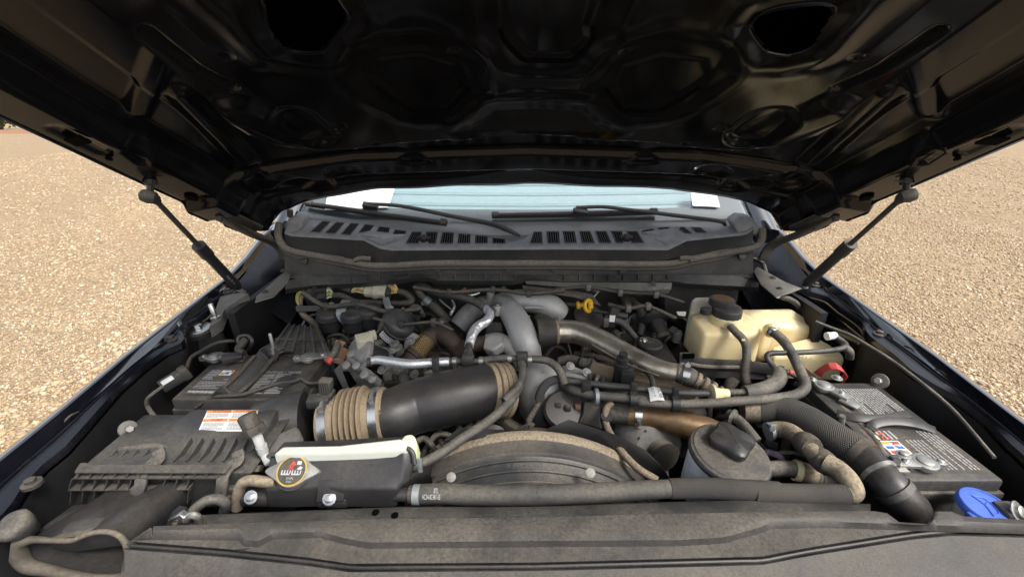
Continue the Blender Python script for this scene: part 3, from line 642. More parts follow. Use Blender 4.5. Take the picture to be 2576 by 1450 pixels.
for sg in (-1, 1):
    for (bq, w_, l_) in ((.47, .016, .03),):
        hole([hpt(sg*.832 + x*w_, bq + y*l_, .0035 if sg*x > 0 else .0085) for x, y in ((-1, -.5), (1, -.3), (1, .5), (-1, .3))])
    hole([hpt(sg*.836 + .012*math.cos(t), .185 + .018*math.sin(t), .0045) for t in np.linspace(0, 6.283, 13)[:-1]])
    hole([hpt(sg*.840 + .006*math.cos(t), .40 + .006*math.sin(t), .0045) for t in np.linspace(0, 6.283, 9)[:-1]])
    # hinge: strap bolted to the hood, arm down to the cowl corner
    hg = MB(); s = sg
    top = [hpt(s*.845, .12, -.004), hpt(s*.84, .03, -.012), hpt(s*.825, -.06, -.022), Vector((XC + s*.79, 1.318, 1.475)), Vector((XC + s*.775, 1.325, 1.42))]
    hg.ribbon(top, .035, .012, (1, 0, 0)); ho_ = obj('hinge', hg, 'dark_metal', HOOD, bevel=.003)
    pl_ = MB(); pl_.prism([hpt(s*.872, .125, -.002), hpt(s*.80, .125, .006), hpt(s*.79, -.05, .004), hpt(s*.845, -.075, -.006)], -HU*.012); obj('hinge_plate', pl_, 'dark_metal', ho_, bevel=.005)
    for bq in (.08, .0):
        bt = MB(); bt.lathe(hpt(s*.835, bq, -.012), -HU, [(.012, 0), (.012, .003), (.008, .004), (.008, .011), (.006, .012)], 12); obj('bolt', bt, 'dark_metal', ho_)
# ---------------------------------------------------------------- gas struts
for s, low, top in ((-1, I(1695, 955, .50), PY(*I.uv(1060, 285), .965)), (1, L(715, 855, .50), PY(*L.uv(1545, 110), .965))):
    sm = MB(); d_ = (top-low); Ld = d_.length; dn_ = d_.normalized()
    knee = .50
    sm.tube([low, low + d_*.06], [.008, .010], 12, 2); sm.tube([low + d_*.04, low + d_*knee], [.0135, .0135], 16, 2)
    sm.tube([low + d_*(knee-.08), low + d_*(knee+.03)], [.0165, .0165], 16, 2); st_ = obj('gas_strut', sm, 'black_plastic_dusty' if s > 0 else 'black_clean', TR)
    rd = MB(); rd.tube([low + d_*knee, low + d_*.97], [.0062, .0062], 12, 2); obj('rod', rd, 'dark_metal', st_)
    so_ = MB(); so_.lathe(low + d_*.93, dn_, [(.008, 0), (.012, .01), (.012, .02), (.006, .026)], 14); so_.lathe(top + Vector((s*.004, 0, -.006)), Vector((s*.9, -.3, .35)), [(.004, -.018), (.013, -.013), (.016, 0), (.013, .013), (.004, .018)], 16); obj('ball_socket', so_, 'hose_dusty', st_)
    sd_ = MB(); sd_.lathe(top, HU, [(.007, -.004), (.007, .018), (.011, .019), (.011, .036), (.014, .037), (.014, .046), (.008, .048)], 8); obj('ball_stud', sd_, 'black_clean', st_)
    wire = MB(); wire.tube([top + HU*.024 + Vector((-.022, .004, .004)), top + HU*.026 + Vector((0, -.012, 0)), top + HU*.024 + Vector((.022, .004, -.004))], .0018, 6, 5); obj('spring_clip', wire, 'black_clean', st_)
    bt = MB(); bt.lathe(low + Vector((0, 0, -.012)), (0, 0, 1), [(.016, -.02), (.016, 0), (.011, .004), (.008, .014)], 14); obj('foot_ball', bt, 'grey_plate', st_)
    if s < 0:
        side = dn_.cross(Vector((0, 1, .2))).normalized(); nn = (CAMP - low).normalized(); nn = (nn - dn_*nn.dot(dn_)).normalized()
        text('W  GS 10/28', low + d_*.10 + nn*.0137, dn_, nn.cross(dn_), .008, 'print_grey', st_)
# ---------------------------------------------------------------- cowl
def pl(pts): return (np.array([p[0] for p in pts], float), np.array([p[1] for p in pts], float))
c_seal = pl([(715, 619), (774, 632), (892, 650), (954, 660), (1094, 654), (1416, 653), (1660, 655), (1722, 646), (1816, 628), (1893, 616)])
c_front = pl([(714, 583), (730, 589), (914, 600), (954, 620), (985, 625), (1416, 622), (1682, 624), (1729, 601), (1878, 586), (1898, 572)])
c_back = pl([(727, 546), (815, 556), (923, 566), (1026, 581), (1172, 586), (1270, 601), (1316, 601), (1343, 582), (1416, 580), (1567, 579), (1626, 573), (1676, 569), (1816, 571), (1844, 568), (1866, 548)])
y_front = pl([(714, 1.315), (914, 1.300), (960, 1.272), (1416, 1.268), (1682, 1.272), (1729, 1.300), (1898, 1.315)])
y_back = pl([(727, 1.375), (1026, 1.362), (1270, 1.335), (1316, 1.335), (1416, 1.362), (1866, 1.375)])
y_seal = pl([(715, 1.30), (954, 1.25), (1416, 1.248), (1660, 1.25), (1893, 1.30)])
def fi(t, u): return float(np.interp(u, t[0], t[1]))
ts = np.unique(np.concatenate([np.linspace(0, 1, 70), (np.array([914, 954, 985, 1682, 1729])-714)/1184.]))
rows = [[], [], [], [], []]
for t in ts:
    us, uf, ub_ = 715 + t*(1893-715), 714 + t*(1898-714), 727 + t*(1866-727)
    a_ = PY(us, fi(c_seal, us), fi(y_seal, us)); b_ = PY(uf, fi(c_front, uf), fi(y_front, uf)); e_ = PY(ub_, fi(c_back, ub_), fi(y_back, ub_))
    rows[0].append(a_); rows[1].append(b_ + Vector((0, .002, -.007))); rows[2].append(b_ + Vector((0, .007, 0))); rows[3].append(e_ + Vector((0, -.003, 0))); rows[4].append(e_ + Vector((0, .02, -.03)))
cm = MB(); cm.sheet(rows[2:]); cm.sheet(rows[1:3]); COWL = obj('cowl_panel', cm, 'cowl_grey', TR, smooth=50)
fc = MB(); fc.sheet(rows[:2]); obj('cowl_front', fc, 'cowl_black', COWL, smooth=50)
def cowl_pt(u, v, lift=0):
    vf, vb = fi(c_front, u), fi(c_back, u); t = (vf - v)/(vf - vb); y = fi(y_front, u)*(1-t) + fi(y_back, u)*t
    p = PY(u, v, y); return p + Vector((0, -.35, .93))*lift
VQ = [(J, [(540, 553), (600, 560), (520, 637), (450, 632)]), (J, [(650, 562), (715, 567), (645, 645), (570, 640)]), (J, [(770, 570), (832, 575), (765, 657), (695, 650)]), (J, [(885, 579), (955, 587), (925, 625), (838, 640)]),
      (J, [(1000, 597), (1082, 605), (1075, 640), (985, 632)]), (J, [(1130, 622), (1213, 632), (1205, 665), (1115, 655)]), (J, [(1265, 642), (1340, 644), (1315, 725), (1222, 725)]), (J, [(1380, 644), (1470, 645), (1455, 725), (1400, 725)]),
      (J, [(1515, 645), (1600, 648), (1592, 725), (1495, 725)]), (J, [(1645, 655), (1735, 660), (1732, 725), (1637, 725)]), (J, [(1780, 668), (1872, 675), (1873, 725), (1777, 725)]), (J, [(1920, 688), (2012, 697), (2015, 727), (1920, 727)]),
      (J, [(2250, 640), (2312, 640), (2318, 725), (2222, 725)]), (J, [(2356, 638), (2450, 638), (2458, 725), (2365, 725)])]
VQ += [(K, [(x0, 637), (x1, 637), (x3, 721), (x2, 721)]) for x0, x1, x2, x3 in ((415, 505, 430, 522), (550, 632, 570, 665), (680, 762, 710, 800), (808, 890, 845, 900), (935, 1015, 975, 1065))]
VQ += [(K, [(1058, 628), (1140, 614), (1155, 640), (1075, 655)]), (K, [(1185, 606), (1265, 600), (1280, 615), (1200, 628)]), (K, [(1335, 602), (1395, 600), (1450, 645), (1400, 645)]), (K, [(1455, 602), (1525, 602), (1572, 640), (1490, 640)])]
for z_, q in VQ:
    tl, tr_, br, bl_ = [cowl_pt(*z_.uv(*p), .0015) for p in q]; Q = Quad(tl, tr_, br, bl_); vm = MB()
    Q.rect(vm, 0, 1, 0, 1, 0.0, 0); n_ = max(4, int(round(Q.w()/.0068)))
    for k in range(n_):
        s0 = (k + .38)/n_; s1 = (k + .62)/n_
        a0, a1, b1, b0 = Q(s0, .07), Q(s1, .07), Q(s1, .93), Q(s0, .93); up = Q.n*.0010
        vm.add([a0, a1, b1, b0, a0+up, a1+up, b1+up, b0+up], [(4, 7, 6, 5), (0, 4, 5, 1), (2, 6, 7, 3), (1, 5, 6, 2), (3, 7, 4, 0)], 1)
    for (s0, s1, t0, t1) in ((-.05, 0, -.08, 1.08), (1, 1.05, -.08, 1.08), (0, 1, -.08, 0), (0, 1, 1, 1.08)):
        pts = [Q(s0, t0, .0005), Q(s1, t0, .0005), Q(s1, t1, .0005), Q(s0, t1, .0005)]; vm.prism(pts, Q.n*.0010, 1)
    obj('vent', vm, ['black_void', 'black_plastic'], COWL)
for p in (cowl_pt(*J.uv(1362, 700), .0), cowl_pt(*K.uv(925, 695), 0)):
    nz = MB(); nz.lathe(p, Vector((0, -.3, .9)), [(.012, -.002), (.013, .008), (.011, .016), (.005, .020)], 16, sx=1.0); nz.box(p + Vector((0, .004, .007)), (.04, .018, .008)); obj('washer_nozzle', nz, 'cowl_black', COWL, bevel=.002)
for z_, pts in ((J, ((860, 675), (1230, 668), (1030, 735))), (K, ((1060, 655), (1360, 610), (1270, 735)))):
    sc_ = MB(); q = [cowl_pt(*z_.uv(*p), .001) for p in pts]; m3 = cowl_pt(*z_.uv((pts[0][0]+pts[1][0]+pts[2][0])/3, (pts[0][1]+pts[1][1]+pts[2][1])/3), -.002)
    sc_.add([q[0], q[1], q[2], m3 + Vector((0, .004, .002)), q[0] + Vector((0, 0, .008)), q[1] + Vector((0, 0, .006))], [(4, 5, 3), (5, 1, 2, 3), (0, 4, 3, 2), (0, 1, 5, 4)]); obj('scoop', sc_, 'cowl_grey', COWL, smooth=20)
# raised corner pads and seal
for s, pts in ((-1, [(712, 590), (722, 555), (742, 540), (765, 552), (760, 575), (735, 590)]), (1, [(1858, 590), (1842, 560), (1862, 545), (1892, 548), (1914, 570), (1908, 592)])):
    cp = MB(); cp.prism([PY(u, v, 1.325) for u, v in pts], (0, .05, .005)); obj('corner_pad', cp, 'cowl_grey', COWL, bevel=.008, bseg=3)
rs = MB(); rs.tube([PY(730, 545, 1.34), PY(730, 528, 1.34)], .009, 10, 2); obj('rubber_stop', rs, 'rubber', COWL)
sl_ = [(703, 560, 1.33), (700, 590, 1.31), (708, 612, 1.295), (730, 630, 1.285), (790, 643, 1.272), (880, 659, 1.25), (930, 668, 1.245), (1000, 668, 1.243), (1094, 663, 1.24), (1250, 663, 1.24), (1416, 663, 1.24), (1600, 665, 1.24), (1690, 663, 1.245), (1740, 652, 1.25), (1830, 636, 1.275), (1895, 622, 1.295), (1915, 604, 1.31), (1917, 575, 1.33)]
se = MB(); se.tube([PY(*p) for p in sl_], .0115, 12, 5); se.tube([PY(u, v+8, y+.004) for u, v, y in sl_[2:-2]], .009, 10, 5); obj('hood_seal', se, 'seal_rubber', COWL)
for z_, pts in ((J, [(800, 865), (850, 848), (930, 852)]), (K, [(1360, 850), (1430, 845), (1450, 870)])):
    obj('seal_joint', MB().tube([z_.y(x, y, 1.238) for x, y in pts], .008, 8, 4), 'seal_rubber', COWL)
# panel under the seal with gussets, wiring trough
top_l = pl([(716, 648), (760, 655), (850, 668), (960, 685), (1094, 676), (1416, 676), (1640, 680), (1700, 676), (1800, 655), (1895, 640)])
bot_l = pl([(722, 692), (830, 690), (905, 690), (1032, 690), (1094, 690), (1416, 694), (1640, 694), (1740, 690), (1890, 690)])
r0, r1, r2, r3 = [], [], [], []
for u in np.linspace(716, 1895, 48):
    r0.append(PY(u, fi(top_l, u)-12, 1.285)); r1.append(PY(u, fi(top_l, u), 1.265)); r2.append(PY(u, fi(bot_l, u), 1.262)); r3.append(PY(u, fi(bot_l, u)+8, 1.25))
fpn = MB(); fpn.sheet([r0, r1, r2, r3]); FPN = obj('cowl_lower_panel', fpn, 'black_plastic_dusty', TR, smooth=40)
tl_ = pl([(718, 706), (770, 694), (902, 692), (1000, 690), (1420, 692), (1720, 690), (1850, 692), (1912, 712)]); bl_ = pl([(718, 727), (800, 716), (911, 711), (1010, 702), (1032, 697), (1080, 697), (1100, 705), (1290, 706), (1330, 697), (1416, 708), (1700, 706), (1720, 712), (1905, 722)])
q0, q1, q2 = [], [], []
for u in np.linspace(718, 1908, 60):
    q0.append(PY(u, fi(tl_, u), 1.246)); q1.append(PY(u, fi(bl_, u), 1.226)); q2.append(PY(u, fi(bl_, u)+10, 1.235))
trg = MB(); trg.sheet([q0, q1, q2], (0, .004, -.003)); obj('wiring_trough', trg, 'black_plastic', FPN, smooth=35)
for u in list(range(880, 1090, 37)) + list(range(1106, 1330, 38)) + list(range(1420, 1710, 37)):
    a_ = PY(u, fi(tl_, u)-3, 1.247); b_ = PY(u, fi(bl_, u)-1, 1.222); gs = MB(); gs.prism([a_ + Vector((0, 0, .004)), b_ + Vector((0, 0, .003)), b_ + Vector((0, .02, -.008))], (.003, 0, 0)); obj('gusset', gs, 'black_plastic_dusty', FPN)
for u in (1099, 1278, 1395, 1566, 1868, 764):
    cl_ = MB(); v0 = fi(top_l, u)-4; cl_.prism([PY(u-9, v0, 1.255), PY(u+9, v0, 1.255), PY(u+6, v0+14, 1.25), PY(u-6, v0+14, 1.25)], (0, .01, 0)); obj('clip', cl_, 'black_clean', FPN, bevel=.0015)
# flat brackets at the cowl corners
for s, z_, pts in ((-1, I, [(1805, 1050), (1815, 1010), (2020, 830), (2060, 850), (2040, 910), (2010, 940), (1940, 1010)]), (1, L, [(690, 880), (560, 830), (330, 705), (300, 740), (360, 850), (480, 950), (600, 915)])):
    bk = MB(); bk.prism([z_(x, y, .475) for x, y in pts], (0, 0, -.004)); bo = obj('corner_bracket', bk, 'grey_plate', TR, bevel=.0015); bo['label'] = 'dusty flat bracket joining fender and firewall'
    for (x, y) in (((1880, 980), (2005, 830)) if s < 0 else ((510, 885), (455, 800))):
        bt = MB(); bt.lathe(z_(x, y, .475), (0, 0, 1), [(.009, -.001), (.009, .002), (.005, .0025), (.005, .006)], 10); obj('bolt', bt, 'dark_metal', bo)
# ---------------------------------------------------------------- wipers
def wiper(blade, arm, clampuv):
    w_ = obj('wiper', MB().tube([onglass(*blade[0], .02), onglass(*[(a+b)/2 for a, b in zip(blade[0], blade[1])], .018), onglass(*blade[1], .02)], [.0085, .0105, .0085], 8, 10, flat=.75), 'black_clean', TR)
    lipm = MB(); lipm.ribbon([onglass(*blade[0], .008), onglass(*[(a+b)/2 for a, b in zip(blade[0], blade[1])], .006), onglass(*blade[1], .008)], .012, .002, (0, -.6, .8)); obj('rubber_lip', lipm, 'rubber', w_)
    am = MB(); am.tube([onglass(u, v, l) for u, v, l, r in arm], [r for *_, r in arm], 10, 6, flat=.6); obj('arm', am, 'cowl_black' , w_)
    cm_ = MB(); p = onglass(*clampuv, .026); cm_.box(p, (.05, .02, .02), Matrix.Rotation(.12, 3, 'Y') @ Matrix.Rotation(.6, 3, 'X')); obj('blade_clip', cm_, 'black_clean', w_, bevel=.004)
    for e in (0, 1):
        c_ = MB(); d_ = (onglass(*blade[1-e], .02) - onglass(*blade[e], .02)).normalized(); c_.lathe(onglass(*blade[e], .02) - d_*.004, d_, [(.008, 0), (.0115, .003), (.0115, .022), (.009, .024)], 10); obj('end_cap', c_, 'rubber', w_)
wiper([J.uv(430, 432), J.uv(1545, 590)], [(*J.uv(930, 455), .030, .010), (*J.uv(1200, 480), .034, .010), (*J.uv(1600, 560), .034, .011), (*J.uv(1900, 618), .034, .013), (*J.uv(2010, 650), .03, .014), (*J.uv(2140, 690), .016, .008)], J.uv(945, 465))
wiper([J.uv(1920, 527), K.uv(1155, 498)], [(*K.uv(510, 485), .030, .010), (*K.uv(720, 485), .034, .010), (*K.uv(900, 505), .034, .010), (*K.uv(1300, 555), .034, .011), (*K.uv(1640, 592), .03, .011), (*K.uv(1710, 602), .016, .008)], K.uv(545, 515))
# ---------------------------------------------------------------- engine bay, passenger half
DN = Vector((0, 0, -1)); UP = Vector((0, 0, 1))
def clampband(path_pt, axis, r, w_, parent, mat='bright_steel', screw=True, ang=.6, nm='clamp'):
    c_ = MB(); x, y, a = basis(axis); c_.lathe(path_pt - a*w_/2, a, [(r*.98, 0), (r*1.03, .0), (r*1.03, w_), (r*.98, w_)], 28)
    o = obj(nm, c_, mat, parent)
    if screw:
        s_ = MB(); d = (UP - a*UP.dot(a)).normalized(); e = a.cross(d); p = path_pt + (d*math.cos(ang) + e*math.sin(ang))*r*1.10
        t = (e*math.cos(ang) - d*math.sin(ang)); s_.lathe(p - t*.008, t, [(.0045, 0), (.0045, .016), (.006, .016), (.006, .020)], 8); obj('screw', s_, 'zinc', o)
    return o
def boltm(p, axis, r, parent, mat='zinc', washer=True, nm='bolt', h=None):
    b_ = MB(); h = h or r*.8; w_ = [(r*1.7, 0), (r*1.7, r*.2), (r*1.5, r*.25)] if washer else []
    b_.lathe(p, axis, w_ + [(r, r*.25), (r, h), (r*.8, h*1.15)], 6 if not washer else 12); return obj(nm, b_, mat, parent)
def hose(name, label, z_, pts, r=None, mat='hose_dusty', seg=12, n=7, rib=None, cat='hose', parent=None):
    p, rad = z_.path(pts, r); m_ = MB().tube(p, rad, seg, n, rib=rib)
    o = obj(name, m_, mat, parent)
    if not parent: tag(o, label, cat)
    return o
def terminal(batt, c, xd, yd, boots=()):
    xd = Vector(xd).normalized(); yd = Vector(yd).normalized(); R = Matrix((xd, yd, UP)).transposed()
    m_ = MB(); m_.lathe(c, UP, [(.014, -.004), (.013, .012), (.011, .013)], 18); t = obj('terminal', m_, 'zinc', batt)
    k = MB(); k.lathe(c + UP*.002, UP, [(.0135, 0), (.0205, 0), (.0205, .008), (.0135, .008)], 20); k.box(c + xd*.030 + UP*.006, (.045, .026, .007), R); k.box(c + xd*.058 - yd*.006 + UP*.001, (.036, .03, .005), R)
    k.box(c - xd*.026 + UP*.005, (.016, .016, .012), R); obj('clamp', k, 'zinc', t, bevel=.0015)
    for d in (xd*.035, -xd*.026): boltm(c + d + UP*.009, UP, .0055, t, 'bright_steel')
    return t
# battery, passenger side
bt = thing('battery', 'black battery beside the air filter housing with a peeling label under a strap', 'battery', 'starter batteries')
tp = [A(185, 1030, .60), A(1580, 1040, .60), A(1940, 545, .60), A(750, 522, .60)]
m_ = MB().prism(tp, (0, 0, -.18)); case = obj('case', m_, 'black_plastic_dusty', bt, bevel=.006)
m_ = MB().prism([p + (p - sum(tp, Vector())/4)*.03 + UP*-.026 for p in tp], (0, 0, -.03)); obj('lid_rim', m_, 'black_plastic_dusty', bt, bevel=.004)
q1 = Quad(A(655, 700, .5985), A(1000, 705, .5985), A(700, 985, .5985), A(345, 975, .5985))
m_ = MB(); q1.rect(m_, 0, 1, 0, 1, .0008); l1 = obj('label', m_, 'label_black', bt); l1['label'] = 'torn black label with white print and warning pictograms'
m_ = MB(); print_lines(q1, m_, .04, .92, .50, .80, 5, .4, .0016, seed=3); print_lines(q1, m_, .02, .98, .86, .94, 1, .9, .0016, seed=5); print_lines(q1, m_, .02, .36, .10, .44, 5, .5, .0016, seed=8); obj('fine_print', m_, 'print_white', bt)['kind'] = 'stuff'
m_ = MB(); q1.rect(m_, .40, .78, .03, .24, .0018, 0); q1.rect(m_, .42, .56, .13, .22, .0022, 1); q1.rect(m_, .57, .68, .10, .2, .0022, 2); q1.rect(m_, .70, .77, .05, .12, .0022, 3); obj('pictograms', m_, ['paper_white', 'yellow_ink', 'blue_ink', 'red_ink'], l1)
q1.text('FoMoCo', .03, .06, .011, 'print_white', l1, lift=.002); q1.text('AGM', .80, .12, .020, 'red_ink', l1, lift=.002); q1.text('40', .72, .42, .012, 'print_white', l1, lift=.002)
q1.text('DO NOT OPEN  NE PAS OUVRIR  NO LO ABRA', .03, .95, .0068, 'print_white', l1, lift=.002)
q2 = Quad(A(1230, 712, .5985), A(1580, 715, .5985), A(1400, 1000, .5985), A(1000, 1010, .5985))
m_ = MB(); q2.rect(m_, 0, 1, 0, 1, .0008); l2 = obj('label', m_, 'label_black', bt)
m_ = MB(); print_lines(q2, m_, .03, .48, .16, .92, 13, .5, .0016, seed=11); print_lines(q2, m_, .52, .97, .14, .92, 14, .5, .0016, seed=12); obj('fine_print', m_, 'print_white', bt)['kind'] = 'stuff'
q2.text('PROP 65 / YEDEK', .10, .07, .012, 'print_white', l2, lift=.002)
ter = terminal(bt, A(690, 575, .592), (1, .12, 0), (-.12, 1, 0)); terminal(bt, A(1735, 580, .592), (1, .25, 0), (-.25, 1, 0))
sm_ = MB().ribbon([A(640, 1095, .67), A(800, 1000, .605), A(930, 900, .594), A(1080, 760, .594), A(1180, 640, .592), A(1250, 560, .588), A(1360, 500, .575), A(1470, 520, .60)], .052, .004, (1, .15, 0)); sp_ = obj('hold_down_strap', sm_, 'black_plastic', bt, bevel=.001)
for dx in (-1, 1):
    e_ = MB().tube([p + Vector((dx*.026, 0, .004)) for p in (A(800, 1000, .605), A(930, 900, .594), A(1080, 760, .594), A(1180, 640, .592), A(1250, 560, .588))], .005, 8, 5); obj('flange', e_, 'rubber', sp_)
m_ = MB().lathe(A(1350, 490, .575), UP, [(.014, -.002), (.014, .003), (.009, .004), (.009, .013), (.0045, .014), (.0045, .05), (.003, .052)], 14); obj('stud', m_, 'zinc', sp_)
# cables and sensor lead of this battery
cb = obj('battery_cable', MB().tube(*A.path([(1010, 520, .580, 40), (950, 470, .574, 42), (1000, 400, .565, 42), (1030, 360, .56, 40)]), 12, 6), 'rubber'); tag(cb, 'thick black battery cable curling up from the zinc terminal', 'cable')
m_ = MB().tube(*A.path([(1020, 380, .56, 20), (950, 390, .565, 20), (960, 330, .555, 20), (1060, 320, .55, 20), (1105, 390, .56, 20), (1060, 480, .60, 20)]), 10, 6); obj('looped_lead', m_, 'rubber', cb)
m_ = MB().box(A(880, 560, .581), (.045, .03, .016), Matrix.Rotation(.5, 3, 'Z')); obj('sensor_block', m_, 'black_clean', cb, bevel=.003)
rc = obj('battery_cable', MB().tube(*A.path([(1960, 600, .592, 34), (2010, 530, .58, 38), (2060, 440, .57, 42), (2090, 400, .575, 44)]), 12, 6), 'hose_dusty'); tag(rc, 'positive cable with red tape beside a copper card flap', 'cable')
m_ = MB().tube(*A.path([(1940, 620, .593, 40), (1985, 570, .587, 42)]), 10, 3); obj('red_tape', m_, 'red_plastic', rc)
m_ = MB().prism([A(1960, 600, .60), A(2040, 360, .56), (A(2150, 390, .56)), A(2110, 440, .57), A(2190, 480, .59), A(2100, 640, .62)], (0, .004, -.002)); obj('card_flap', m_, 'copper_card', rc)
lead = obj('sensor_lead', MB().tube(*A.path([(480, 1120, .62, 22), (640, 1010, .60, 22), (800, 990, .594, 22), (1000, 975, .592, 24), (1200, 910, .592, 24), (1400, 850, .592, 24), (1560, 830, .592, 24), (1650, 800, .59, 22), (1740, 850, .60, 22), (1850, 840, .61, 22), (1940, 830, .62, 22)]), 9, 6), 'rubber'); tag(lead, 'taped black lead lying across the battery label', 'wire')
m_ = MB().lathe(A(1470, 830, .594), (0, -.1, 1), [(.020, -.002), (.020, .003), (.014, .004)], 18); obj('clip_button', m_, 'black_plastic', lead)
# connector on the inner fender with its lead
cn = thing('wire_connector', 'small grey plug with a white tab hanging on the passenger inner fender', 'connector')
c0 = A(235, 800, .585); R_ = Matrix.Rotation(math.radians(52), 3, 'Z') @ Matrix.Rotation(-.25, 3, 'Y')
obj('plug', MB().box(c0, (.060, .026, .026), R_), 'black_plastic', cn, bevel=.004); obj('white_tab', MB().box(c0 + R_ @ Vector((-.012, -.010, .012)), (.024, .014, .006), R_), 'paper_white', cn, bevel=.001)
obj('lock_ring', MB().box(c0 + R_ @ Vector((.022, 0, 0)), (.018, .030, .030), R_), 'rubber', cn, bevel=.004)
obj('lead', MB().tube(*A.path([(370, 680, .58, 20), (420, 560, .572, 20), (530, 490, .57, 20), (700, 400, .57, 20), (850, 375, .575, 20), (900, 380, .58, 20)]), 8, 6), 'rubber', cn)
obj('lead', MB().tube(*A.path([(110, 880, .585, 20), (0, 960, .59, 20), (-70, 1030, .60, 22), (-60, 1120, .62, 24), (30, 1240, .64, 26), (140, 1330, .66, 24)]), 8, 6), 'hose_dusty', cn)
# body mounts on the passenger inner fender
bm1 = thing('body_mount', 'black mount tower with a large bright washer and bolt', 'mount')
obj('tower', MB().prism([A(390, 340, .565), A(600, 230, .548), A(760, 190, .548), A(800, 330, .60), A(640, 470, .62), A(430, 430, .61)], (.0, .0, -.14)), 'black_plastic', bm1, bevel=.012, bseg=3)
p0 = A(505, 245, .547); m_ = MB().lathe(p0, (.05, -.15, 1), [(.031, -.016), (.033, -.008), (.033, 0)], 28); obj('rubber_pad', m_, 'rubber', bm1); m_ = MB().lathe(p0 + UP*.0005, (.05, -.15, 1), [(.029, 0), (.029, .004), (.026, .005)], 28); obj('washer', m_, 'bright_steel', bm1); boltm(p0 + UP*.004, (.05, -.15, 1), .0105, bm1, 'bright_steel', False, h=.010)
p1 = A(690, 115, .52); m_ = MB().lathe(p1, (-.06, 0, 1), [(.012, -.002), (.012, .003), (.0065, .004), (.0065, .038), (.005, .040)], 14); obj('stud', m_, 'bright_steel', bm1)
obj('rail', MB().sheet([[I(1560, 1180, .525), I(1590, 1100, .51), I(1760, 990, .49)], [I(1480, 1230, .53), I(1560, 1010, .505), I(1690, 985, .49)]][::-1], (0, 0, -.03)), 'grey_plate', bm1)
bm2 = thing('fender_bolt', 'round washer and bolt set in the black inner fender beside the air filter housing', 'bolt')
p2 = E(960, 335, .60); ax = Vector((.85, -.45, .35)); m_ = MB().lathe(p2, ax, [(.012, 0), (.0165, .002), (.0155, .005), (.010, .006)], 22); obj('washer', m_, 'grey_plate', bm2); boltm(p2 + ax.normalized()*.006, ax, .0075, bm2, 'zinc', False, h=.009)
# ---------------------------------------------------------------- air filter housing
af = thing('air_filter_housing', 'ribbed black air filter housing with two clips and a white and orange warning label', 'air filter box')
rw = [[E(1440, 186, .580), E(1760, 180, .578), E(2095, 180, .578)], [E(1300, 300, .585), E(1700, 300, .583), E(2030, 300, .584)], [E(1175, 430, .592), E(1500, 415, .589), E(1960, 410, .589)], [E(860, 490, .600), E(1350, 480, .597), E(1910, 470, .597)], [E(735, 598, .612), E(1300, 604, .612), E(1890, 606, .612)]]
lid = obj('lid', MB().sheet(rw, (0, 0, -.09)), 'black_plastic', af, bevel=.006)
obj('shoulder', MB().prism([E(905, 465, .596), E(1175, 430, .591), E(1340, 480, .597), E(860, 495, .600)], (0, 0, -.06)), 'black_plastic_dusty', af, bevel=.006)
def fin(x0, y0, x1, y1, h0, h1, ht):
    a_, b_ = E(x0, y0, h0), E(x1, y1, h1); ps = []
    for k in range(7):
        t = k/6; ps.append(a_.lerp(b_, t) + UP*(ht*(math.sin(math.pi*(.12 + .80*t)))*.9 - .018*math.sin(math.pi*t)))
    m_ = MB(); m_.prism([a_ - UP*.006] + ps + [b_ - UP*.006], (.0035, 0, 0)); obj('rib', m_, 'black_plastic', lid)
for k in range(6): fin(1310 + k*93, 602, 1435 + k*85, 415, .606, .584, .026)
for k in range(5): fin(765 + k*82, 596, 870 + k*82, 500, .608, .596, .022)
yt = .575
def EY(x, y, yy): return E.y(x, y, yy)
obj('upper_flange', MB().prism([E(598, 590, .608), E(1965, 608, .608), E(1945, 662, .613), E(548, 666, .613)], (0, .012, -.012)), 'black_plastic_dusty', af, bevel=.003)
tray = obj('lower_tray', MB().sheet([[EY(560, 668, yt+.004), EY(1200, 668, yt+.004), EY(1900, 668, yt+.004)], [EY(530, 800, yt+.002), EY(1200, 800, yt+.004), EY(1800, 800, yt+.004)], [EY(500, 930, yt-.004), EY(1150, 930, yt+.002), EY(1760, 930, yt+.002)]], (0, .16, 0)), 'black_plastic', af, bevel=.004)
for (xa, ya, xb, yb, w_) in ((545, 714, 1640, 710, 9), (510, 802, 1060, 800, 8), (1225, 800, 1420, 797, 8), (560, 668, 1700, 670, 5)):
    m_ = MB().prism([EY(xa, ya-w_/2, yt-.012), EY(xb, yb-w_/2, yt-.012), EY(xb, yb+w_/2, yt-.012), EY(xa, ya+w_/2, yt-.012)], (0, .018, 0)); obj('rail', m_, 'black_plastic_dusty', tray)
for (xs_, dx, ya, yb) in (([590 + k*92 for k in range(6)] + [1290 + k*90 for k in range(5)], -14, 670, 710), ([535 + k*90 for k in range(7)] + [1240, 1330, 1420], -26, 718, 800), ([530 + k*88 for k in range(7)] + [1240, 1330, 1415], -10, 806, 900)):
    for x in xs_:
        m_ = MB().prism([EY(x, ya, yt-.010), EY(x+9, ya, yt-.010), EY(x+9+dx, yb, yt-.012), EY(x+dx, yb, yt-.012)], (0, .016, 0)); obj('cell_wall', m_, 'black_plastic_dusty', tray)
